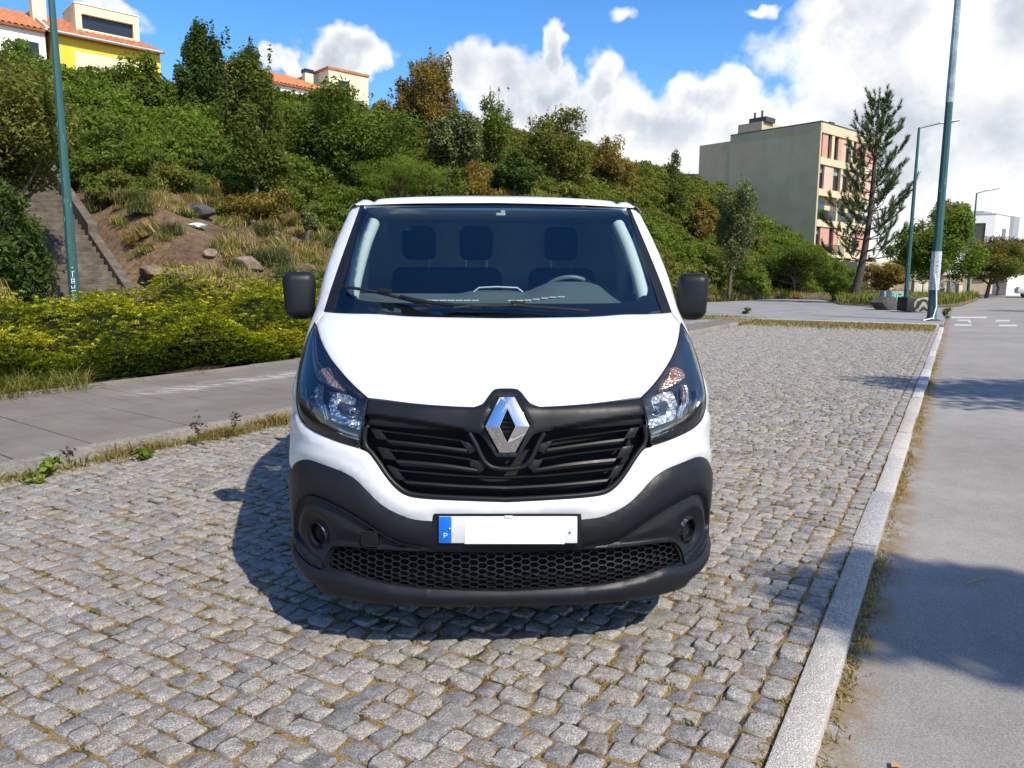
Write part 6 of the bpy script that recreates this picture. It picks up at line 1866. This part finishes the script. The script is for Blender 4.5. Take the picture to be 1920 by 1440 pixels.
# -- yellow house with dormer
P0, f, inn = house_frame(98, 57, 47, 2470)
HY = empty('yellow_house', tuple(P0 - UPZ*6)); tag(HY, 'yellow house with red tiled roof and long cream dormer on the hilltop', 'house')
HYi = -np.array(P0 - UPZ*6)
def loc(P): return np.array(P) + HYi
L = hit_col(P0, f, 303)
w_ = inn*.35
mb = MB(); quad_prism(mb, [loc(P0 + w_ - UPZ*6), loc(P0 + f*L + w_ - UPZ*6), loc(P0 + f*L + w_), loc(P0 + w_)], inn*8); mb.build('wall', M_YELLOW, HY, 0)
mb = MB(); quad_prism(mb, [loc(P0 + f*1.2 + inn*.30 - UPZ*2.2), loc(P0 + f*(L - .6) + inn*.30 - UPZ*2.2), loc(P0 + f*(L - .6) + inn*.30 - UPZ*.85), loc(P0 + f*1.2 + inn*.30 - UPZ*.85)], inn*.1); mb.build('cream_band', M_CREAMW, HY, 0)
RID = inn*4.2 + UPZ*1.9
tiled_slope('roof', loc(P0 - f*.2), loc(P0 + f*(L + .2)), loc(P0 + f*(L - 1.6) + RID), loc(P0 - f*.2 + RID), M_TILE, HY)
mb = MB(); quad_prism(mb, [loc(P0 + RID - f*.2), loc(P0 + RID + f*(L - 1.6)), loc(P0 + f*(L + .2) + inn*8.4), loc(P0 - f*.2 + inn*8.4)], UPZ*.05); mb.build('rear_slope', M_TILE, HY, 0)
mb = MB(); mb.tube([tuple(loc(P0 - inn*.08 - UPZ*.04)), tuple(loc(P0 + f*L - inn*.08 - UPZ*.04))], .09, 8); mb.build('gutter', M_METAL, HY, 40)
# dormer
d0 = hit_col(P0 + inn*1.7 + UPZ*.77, f, 143); d1 = hit_col(P0 + inn*1.7 + UPZ*.77, f, 262)
DB = P0 + inn*1.7 + UPZ*.65; hD = 1.75
mb = MB()
fr_o = [DB + f*d0, DB + f*d1, DB + f*d1 + UPZ*hD, DB + f*d0 + UPZ*hD]
for q in ([fr_o[0], fr_o[0] + f*.35, fr_o[3] + f*.35, fr_o[3]], [fr_o[1] - f*.35, fr_o[1], fr_o[2], fr_o[2] - f*.35], [fr_o[0] + f*.35, fr_o[1] - f*.35, fr_o[1] - f*.35 + UPZ*.30, fr_o[0] + f*.35 + UPZ*.30], [fr_o[3] + f*.35 - UPZ*.55, fr_o[2] - f*.35 - UPZ*.55, fr_o[2] - f*.35, fr_o[3] + f*.35]):
    quad_prism(mb, [loc(v) for v in q], inn*.5)
quad_prism(mb, [loc(v + inn*.5) for v in fr_o], inn*2.4)
dm = mb.build('dormer', M_CREAMW, HY, 0)
mb = MB(); quad_prism(mb, [loc(fr_o[0] + f*.35 + UPZ*.30 + inn*.25), loc(fr_o[1] - f*.35 + UPZ*.30 + inn*.25), loc(fr_o[2] - f*.35 - UPZ*.55 + inn*.25), loc(fr_o[3] + f*.35 - UPZ*.55 + inn*.25)], inn*.05); mb.build('dormer_window', M_DARKW, dm, 0)
mb = MB(); quad_prism(mb, [loc(fr_o[3] - inn*.05 - f*.06), loc(fr_o[2] - inn*.05 + f*.06), loc(fr_o[2] + inn*2.9 + f*.06), loc(fr_o[3] + inn*2.9 - f*.06)], UPZ*.06); mb.build('dormer_coping', M_WHITEW, dm, 0)
c0 = hit_col(P0 + inn*2.6 + UPZ*1.2, f, 62); c1 = hit_col(P0 + inn*2.6 + UPZ*1.2, f, 88)
mb = MB(); Cb = P0 + inn*2.6 + UPZ*.8; quad_prism(mb, [loc(Cb + f*c0), loc(Cb + f*c1), loc(Cb + f*c1 + UPZ*1.9), loc(Cb + f*c0 + UPZ*1.9)], inn*.8); ch = mb.build('chimney', M_CREAMW, HY, 0)
mb = MB(); quad_prism(mb, [loc(Cb + f*(c0 - .12) - inn*.1 + UPZ*1.9), loc(Cb + f*(c1 + .12) - inn*.1 + UPZ*1.9), loc(Cb + f*(c1 + .12) - inn*.1 + UPZ*2.15), loc(Cb + f*(c0 - .12) - inn*.1 + UPZ*2.15)], inn*1.0); mb.build('chimney_cap', M_TILE, ch, 0)
# -- white house left of it
Pw = P0 - f*.3 + inn*.2; lw = hit_col(Pw, f, -60)
HW = empty('white_house', tuple(Pw - UPZ*6)); tag(HW, 'white house with red roof at the top left corner', 'house'); HYi = -np.array(Pw - UPZ*6)
mb = MB(); quad_prism(mb, [loc(Pw + f*lw - UPZ*6 + inn*.3), loc(Pw - UPZ*6 + inn*.3), loc(Pw + inn*.3), loc(Pw + f*lw + inn*.3)], inn*8); mb.build('wall', M_WHITEW, HW, 0)
tiled_slope('roof', loc(Pw + f*lw), loc(Pw), loc(Pw + RID + f*.0), loc(Pw + f*lw + RID), M_TILE2, HW, .30)
mb = MB(); quad_prism(mb, [loc(Pw + f*lw + RID), loc(Pw + RID), loc(Pw + inn*8.4), loc(Pw + f*lw + inn*8.4)], UPZ*.05); mb.build('rear_slope', M_TILE2, HW, 0)
mb = MB(); quad_prism(mb, [loc(Pw - inn*.05 - f*.02), loc(Pw - inn*.05 + f*.16), loc(Pw + RID + f*.16), loc(Pw + RID - f*.02)], UPZ*.22); mb.build('verge_coping', M_CREAM, HW, 0)
w0, w1 = hit_col(Pw - UPZ*1.0, f, 30), hit_col(Pw - UPZ*1.0, f, 75)
mb = MB(); quad_prism(mb, [loc(Pw + f*w0 + inn*.24 - UPZ*1.55), loc(Pw + f*w1 + inn*.24 - UPZ*1.55), loc(Pw + f*w1 + inn*.24 - UPZ*.75), loc(Pw + f*w0 + inn*.24 - UPZ*.75)], inn*.1); wn = mb.build('window', M_DARKW, HW, 0)
mb = MB(); quad_prism(mb, [loc(Pw + f*w0 + inn*.2 - UPZ*2.0), loc(Pw + f*w1 + inn*.2 - UPZ*2.0), loc(Pw + f*w1 + inn*.2 - UPZ*1.57), loc(Pw + f*w0 + inn*.2 - UPZ*1.57)], inn*.1); mb.build('shutter', M_METAL, wn, 0)
# -- orange roofed house in the middle of the skyline
P0, f, inn = house_frame(492, 149, 63, 2470)
HO = empty('orange_roof_house', tuple(P0 - UPZ*5)); tag(HO, 'house with orange tiled roof showing above the broad green tree', 'house'); HYi = -np.array(P0 - UPZ*5)
L = hit_col(P0, f, 640); RID = inn*4.0 + UPZ*1.75
mb = MB(); quad_prism(mb, [loc(P0 - f*3 - UPZ*5 + inn*.3), loc(P0 + f*L - UPZ*5 + inn*.3), loc(P0 + f*L + inn*.3), loc(P0 - f*3 + inn*.3)], inn*8); mb.build('wall', M_WHITEW, HO, 0)
tiled_slope('roof', loc(P0 - f*3), loc(P0 + f*(L + .3)), loc(P0 + f*(L - 3) + RID), loc(P0 - f*3 + RID), M_TILE2, HO, .35)
mb = MB(); quad_prism(mb, [loc(P0 - f*3 + RID), loc(P0 + f*(L - 3) + RID), loc(P0 + f*L + inn*8), loc(P0 - f*3 + inn*8)], UPZ*.05); mb.build('rear_slope', M_TILE2, HO, 0)
Cb = P0 + inn*2.6 + UPZ*.7; c0 = hit_col(Cb, f, 573); c1 = hit_col(Cb, f, 588)
mb = MB(); quad_prism(mb, [loc(Cb + f*c0), loc(Cb + f*c1), loc(Cb + f*c1 + UPZ*1.3), loc(Cb + f*c0 + UPZ*1.3)], inn*.6); ch = mb.build('chimney', M_CREAMW, HO, 0)
mb = MB(); quad_prism(mb, [loc(Cb + f*(c0 - .05) - inn*.05 + UPZ*1.3), loc(Cb + f*(c1 + .05) - inn*.05 + UPZ*1.3), loc(Cb + f*(c1 + .05) - inn*.05 + UPZ*1.6), loc(Cb + f*(c0 - .05) - inn*.05 + UPZ*1.6)], inn*.7); mb.build('chimney_cap', M_DARKW, ch, 0)
# -- cream house beside it
P0, f, inn = house_frame(616, 129, 68, 2470)
HC = empty('cream_house', tuple(P0 - UPZ*6)); tag(HC, 'cream flat roofed house just right of the orange roof', 'house'); HYi = -np.array(P0 - UPZ*6)
L = hit_col(P0, f, 690)
mb = MB(); quad_prism(mb, [loc(P0 - UPZ*6), loc(P0 + f*L - UPZ*6), loc(P0 + f*L), loc(P0)], inn*6); mb.build('wall', M_CREAMW, HC, 0)
mb = MB(); quad_prism(mb, [loc(P0 - f*.1 - inn*.1), loc(P0 + f*(L + .1) - inn*.1), loc(P0 + f*(L + .1) - inn*.1 + UPZ*.2), loc(P0 - f*.1 - inn*.1 + UPZ*.2)], inn*6.2); mb.build('parapet_coping', M_TILE2, HC, 0)
w0, w1 = hit_col(P0 - UPZ, f, 634), hit_col(P0 - UPZ, f, 655)
mb = MB(); quad_prism(mb, [loc(P0 + f*w0 - inn*.04 - UPZ*1.5), loc(P0 + f*w1 - inn*.04 - UPZ*1.5), loc(P0 + f*w1 - inn*.04 - UPZ*.75), loc(P0 + f*w0 - inn*.04 - UPZ*.75)], inn*.1); mb.build('window', M_DARKW, HC, 0)

# -- tan apartment building
m, N, p = new_mat('tan_render')
g = N.n('ShaderNodeNewGeometry').outputs['Position']
mpn = N.n('ShaderNodeMapping'); N.put(mpn.inputs['Vector'], g); mpn.inputs['Scale'].default_value = (1.6, 1.6, .07)
c = N.ramp(N.noise(mpn.outputs[0], 1.0, 5, .6), [(.3, (.45, .37, .235)), (.6, (.475, .392, .25)), (.8, (.50, .412, .265))])
c = N.mix(1.0, c, N.ramp(N.noise(g, .5, 4, .6), [(.3, .88), (.7, 1.06)]), 'MULTIPLY')
N.put(p.inputs['Base Color'], c); p.inputs['Roughness'].default_value = .92; p.inputs['Specular IOR Level'].default_value = .2
M_TAN = m
M_TANL = simple('cream_frame_render', (.56, .47, .31), .9, var=.06, scale=1)
M_PINK = simple('pink_shutter', (.50, .26, .20), .8, var=.1, scale=3); M_PINKL = simple('pale_pink_panel', (.60, .39, .30), .8, var=.1, scale=3)
M_GLASSD = simple('apartment_glass', (.04, .036, .036), .06); M_FRAME = simple('dark_frame', (.05, .045, .045), .5)
C0 = at_d(1540, 228, 76.0); C1 = at_d(1312, 263, 86.5)
fw = np.array([(C1 - C0)[0], (C1 - C0)[1], 0]); LW = np.linalg.norm(fw); fw /= LW       # blank wall direction
ff = np.array([-fw[1], fw[0], 0]); ff = ff if ff[0] > 0 else -ff                       # facade direction
TOP = C0[2]; LF = 12.5
AP = empty('apartment_building', (C0[0], C0[1], 0)); tag(AP, 'tan apartment building with blank side wall and pink window panels', 'building')
HYi = -np.array([C0[0], C0[1], 0])
G0 = np.array([C0[0], C0[1], 0.])
def apt(s, t, z): return tuple(ff*s + fw*t + UPZ*z)          # s along facade, t along blank wall (inwards)
def apt_box(mb, s0, s1, t0, t1, z0, z1):
    V = [apt(s, t, z) for z in (z0, z1) for t in (t0, t1) for s in (s0, s1)]
    mb.add(V, [(0, 2, 3, 1), (4, 5, 7, 6), (0, 1, 5, 4), (2, 6, 7, 3), (0, 4, 6, 2), (1, 3, 7, 5)])
mb = MB(); apt_box(mb, .0, LF, 1.0, LW*.72, -1, TOP); apt_box(mb, 0, .30, 0, 1.0, -1, TOP); mb.build('wall', M_TAN, AP, 0)
mb = MB(); apt_box(mb, .02, LF, LW*.72, LW, -1, TOP - .55); mb.build('rear_wing', M_TAN, AP, 0)
mb = MB(); apt_box(mb, .05, 4.2, LW*.46, LW*.66, TOP, TOP + 1.0); mb.build('stair_head', M_TAN, AP, 0)
mb = MB(); apt_box(mb, .3, 2.2, LW*.44, LW*.58, TOP + 1.0, TOP + 1.5); apt_box(mb, .5, .7, LW*.48, LW*.49, TOP + 1.5, TOP + 2.2); apt_box(mb, .5, .7, LW*.54, LW*.55, TOP + 1.5, TOP + 2.1); mb.build('vent_stack', M_FRAME, AP, 0)
mb = MB(); apt_box(mb, -.04, LF + .05, -.06, LW*.72, TOP, TOP + .10); mb.build('roof_coping', M_FRAME, AP, 0)
mb = MB(); apt_box(mb, 5, 5.9, 1.5, 2.3, TOP + .1, TOP + .9); mb.build('roof_vent', M_FRAME, AP, 0)
FH = 3.02; Z1 = TOP - .95
mb = MB(); apt_box(mb, .30, LF, -.02, .98, TOP - .95, TOP - .002); mb.build('parapet_beam', M_TANL, AP, 0)
for fl in range(5):
    zt = Z1 - fl*FH; zb = zt - 2.35
    mb = MB(); apt_box(mb, .30, LF, -.02, .98, zb - .67, zb); mb.build('floor_beam', M_TANL, AP, 0)
    if fl == 2:      # open loggia
        mb = MB(); apt_box(mb, .30, LF, .70, .96, zb, zt); mb.build('loggia_back', M_TANL, AP, 0)
        mb = MB(); apt_box(mb, .30, LF, .05, .09, zb, zb + 1.0); mb.build('balustrade', M_GLASSD, AP, 0)
        for s0 in (4.3, 8.4):
            mb = MB(); apt_box(mb, s0, s0 + .35, .0, .7, zb, zt); mb.build('loggia_pier', M_TANL, AP, 0)
        mb = MB(); apt_box(mb, 1.4, 3.0, .64, .70, zb, zb + 2.1); mb.build('window', M_GLASSD, AP, 0)
        mb = MB(); apt_box(mb, 5.2, 7.6, .64, .70, zb, zb + 2.1); mb.build('window', M_GLASSD, AP, 0)
        continue
    lay = {0: [('g', .45), ('p', 1.15), ('g', .7), ('c', .55), ('g', 1.0), ('p', .75), ('l', .95), ('g', 1.1), ('c', .45), ('g', .8), ('p', 1.0), ('g', 1.2), ('p', 2.1)],
           1: [('g', 1.2), ('l', 1.9), ('g', 1.5), ('c', .5), ('g', 1.4), ('p', 1.2), ('g', 1.4), ('l', 3.1)],
           3: [('g', 1.1), ('p', 1.9), ('g', 1.0), ('p', .9), ('c', 3.2), ('g', 1.5), ('p', 2.6)],
           4: [('c', 4.0), ('g', 1.6), ('c', 1.0), ('g', 1.6), ('c', 4.0)]}[fl]
    s0 = .30
    for kd, wd in lay:
        s1 = min(s0 + wd, LF)
        mb = MB()
        if kd == 'g':
            apt_box(mb, s0 + .06, s1 - .06, .42, .46, zb + .05, zt - .05); wn = mb.build('window', M_GLASSD, AP, 0)
            mb = MB(); apt_box(mb, s0, s0 + .06, .30, .46, zb, zt); apt_box(mb, s1 - .06, s1, .30, .46, zb, zt); apt_box(mb, s0 + .06, s1 - .06, .30, .46, zt - .06, zt); mb.build('window_frame', M_FRAME, wn, 0)
            if wd > 1.05:
                mb = MB(); apt_box(mb, s0 + .07, s1 - .07, .38, .41, zt - .75, zt - .07); mb.build('blind', M_METAL, wn, 0)
        else:
            apt_box(mb, s0, s1, .12 if kd != 'c' else .05, .48, zb, zt); mb.build('shutter_panel' if kd != 'c' else 'pier', {'p': M_PINK, 'l': M_PINKL, 'c': M_TANL}[kd], AP, 0)
        s0 = s1
    mb = MB(); apt_box(mb, .30, LF, .50, .98, zb, zt); mb.build('inner_wall', M_TAN, AP, 0)
mb = MB(); apt_box(mb, -.2, 4.2, -1.2, -.03, Z1 - 4*FH - .1, Z1 - 4*FH + .18); mb.build('balcony_slab', M_TANL, AP, 0)
mb = MB(); zb = Z1 - 4*FH + .18
for s in np.arange(0, 4.2, .25): apt_box(mb, s, s + .04, -1.18, -1.14, zb, zb + .95)
apt_box(mb, 0, 4.2, -1.19, -1.13, zb + .95, zb + 1.0); mb.build('railing', M_FRAME, AP, 0)
mb = MB(); apt_box(mb, 2, 11, -3.6, -.03, -1, Z1 - 4*FH - .5); mb.build('garage_block', M_TAN, AP, 0)
mb = MB()
apt_box(mb, 3.0, 4.6, -3.66, -3.61, .6, 2.4); mb.build('window', M_GLASSD, AP, 0); mb = MB(); apt_box(mb, 5.2, 6.8, -3.66, -3.61, .6, 2.4); mb.build('window', M_GLASSD, AP, 0)
Pl = at_d(1285, 328, 90); mb = MB(); q = at_d(1312, 328, 90)
LO_ = empty('low_house', (Pl[0], Pl[1], Pl[2] - 8)); tag(LO_, 'low grey house showing left of the blank tan wall', 'house')
mb.box((1.6, 2, 4), (3.6, 4, 8)); mb.build('wall', M_TAN, LO_, 0); mb = MB(); mb.box((1.6, 2, 8.05), (3.8, 4.2, .12)); mb.build('roof_coping', M_FRAME, LO_, 0)

# -- white modern house at the right
Cn = at_d(1868, 402, 84.0)
MH = empty('modern_house', (Cn[0], Cn[1], 0)); tag(MH, 'white modern flat roofed house with big dark window at the right edge', 'house')
fl_ = unit(np.array([-.93, .37, 0])); fr2 = unit(np.array([.74, .67, 0])); H_ = Cn[2]
def mh(s, t, z): return tuple(fl_*s + fr2*t + UPZ*z)       # s along the left face, t along the right face
def mh_box(mb, s0, s1, t0, t1, z0, z1):
    V = [mh(s, t, z) for z in (z0, z1) for t in (t0, t1) for s in (s0, s1)]
    mb.add(V, [(0, 2, 3, 1), (4, 5, 7, 6), (0, 1, 5, 4), (2, 6, 7, 3), (0, 4, 6, 2), (1, 3, 7, 5)])
mb = MB(); mh_box(mb, 0, 6.5, .3, 5.2, 2, H_); mh_box(mb, 0, .9, 0, .3, 2, H_); mh_box(mb, .9, 6.5, 0, .3, H_ - .9, H_); mh_box(mb, 4.2, 6.5, 0, .3, 2, H_ - .9); mb.build('wall', M_WHITEW, MH, 0)
mb = MB(); mh_box(mb, .95, 4.15, .18, .26, H_ - 3.4, H_ - .95); wn = mb.build('window', M_GLASSD, MH, 0)
mb = MB(); mh_box(mb, 2.5, 2.6, .10, .17, H_ - 3.4, H_ - .95); mh_box(mb, .9, 1.02, .08, .17, H_ - 3.4, H_ - .9); mb.build('window_frame', M_FRAME, wn, 0)
mb = MB(); mh_box(mb, -.05, .0, 2.6, 3.9, H_ - 2.6, H_ - 1.4); mb.build('window', M_GLASSD, MH, 0)
mb = MB(); mh_box(mb, -.35, .8, 5.25, 7.6, 1, H_ + .1); mb.build('chimney_wall', M_METAL, MH, 0)
mb = MB(); mh_box(mb, -.1, 5, 7.65, 14, 1, H_ - .5); mb.build('side_wing', M_WHITEW, MH, 0)
mb = MB(); mh_box(mb, -.03, 6.6, -.04, 5.2, H_, H_ + .12); mh_box(mb, 1.5, 5, 1, 4, H_ + .12, H_ + .5); mb.build('roof_coping', M_METAL, MH, 0)
mb = MB(); mh_box(mb, 0.3, 12, .5, 13, -.2, 2.0); mb.build('plinth', M_TAN, MH, 0)
# white garden wall and parked car at the right edge
g0 = at_z(1886, 553); GWL = empty('garden_wall', (g0[0], g0[1], 0)); tag(GWL, 'plain white rendered wall under the trees at the right edge', 'wall')
mb = MB(); hh = 46*g0[1]/FPX; V0 = np.array([0, 0, 0]); V1 = unit(np.array([.95, .30, 0]))*9
quad_prism(mb, [V0 - UPZ*.2, V1 - UPZ*.2, V1 + UPZ*hh, V0 + UPZ*hh], np.array([-.3, 1.0, 0])*1.5); mb.build('wall_body', M_WHITEW, GWL, 0)
mb = MB(); quad_prism(mb, [V0 + UPZ*hh - [.05, .05, 0], V1 + UPZ*hh - [.05, .05, 0], V1 + UPZ*(hh + .08) - [.05, .05, 0], V0 + UPZ*(hh + .08) - [.05, .05, 0]], np.array([-.3, 1.0, 0])*1.6); mb.build('wall_coping', M_METAL, GWL, 0)
c0 = at_z(1903, 558); CAR = empty('parked_car', (c0[0] + 3.1, c0[1] + 1, -.045), R(-25)); tag(CAR, 'small white car parked far off at the right edge', 'car')
prof = [(-2.0, .35), (-2.05, .7), (-1.9, .92), (-1.05, 1.0), (-.45, 1.42), (.9, 1.46), (1.65, 1.05), (2.0, .95), (2.02, .4)]
mb = MB(); mb.prism(prof, -.84, .84, fn=lambda x, y, z: (x, z*(1 - .18*max(0, y - .95)/.5), y)); mb.build('body', M_WHITEW, CAR, 40, bevel=.06)
mb = MB(); mb.prism([(-.98, 1.02), (-.46, 1.38), (.85, 1.42), (1.45, 1.06)], -.80, .80, fn=lambda x, y, z: (x, z, y)); mb.build('side_glass', M_GLASSD, CAR, 30)
mb = MB(); mb.prism([(-1.08, 1.0), (-.52, 1.40), (-.48, 1.36), (-1.0, .99)], -.66, .66, fn=lambda x, y, z: (x, z, y)); mb.build('windscreen', M_GLASSD, CAR, 30)
for sx in (-1.25, 1.25):
    for sy in (-.78, .78):
        wh = empty('wheel', (sx, sy, .31), parent=CAR); Mx = Matrix.Rotation(R(90), 4, 'X')
        mb = MB(); mb.lathe([(.2, -.1), (.31, -.1), (.31, .1), (.2, .1)], 20, Mx); mb.build('tyre', M_FRAME, wh, 30)
        mb = MB(); mb.lathe([(.0, -.08), (.2, -.09), (.2, .09), (0, .08)], 16, Mx); mb.build('rim', M_METAL, wh, 30)
for sy in (-.6, .6):
    mb = MB(); mb.box((-1.99, sy, .72), (.12, .34, .14)); mb.build('headlight', M_METAL, CAR, 30, bevel=.03)
# bits on the asphalt
s0, s1, s2 = at_z(1809, 1094, -.035), at_z(1828, 1088, -.03), at_z(1848, 1083, -.035)
mb = MB(); mb.tube([tuple(s0), tuple(s1), tuple(s2)], [.004, .005, .003], 6); o = mb.build('twig', simple('dry_twig', (.30, .19, .10), .9), None, 40); tag(o, 'short dry twig lying on the sunlit asphalt', 'twig')
q = at_z(1680, 1436, -.037); V, F = leaf_quads(np.array([q]), np.array([[.2, .1, 1.]]), .05, .035, np.random.default_rng(2), .15)
o = link_mesh('fallen_leaf', mesh_np('fallen_leaf', V, F), simple('dry_leaf', (.42, .24, .08), .9)); tag(o, 'small dry leaf on the asphalt at the bottom edge', 'leaf')
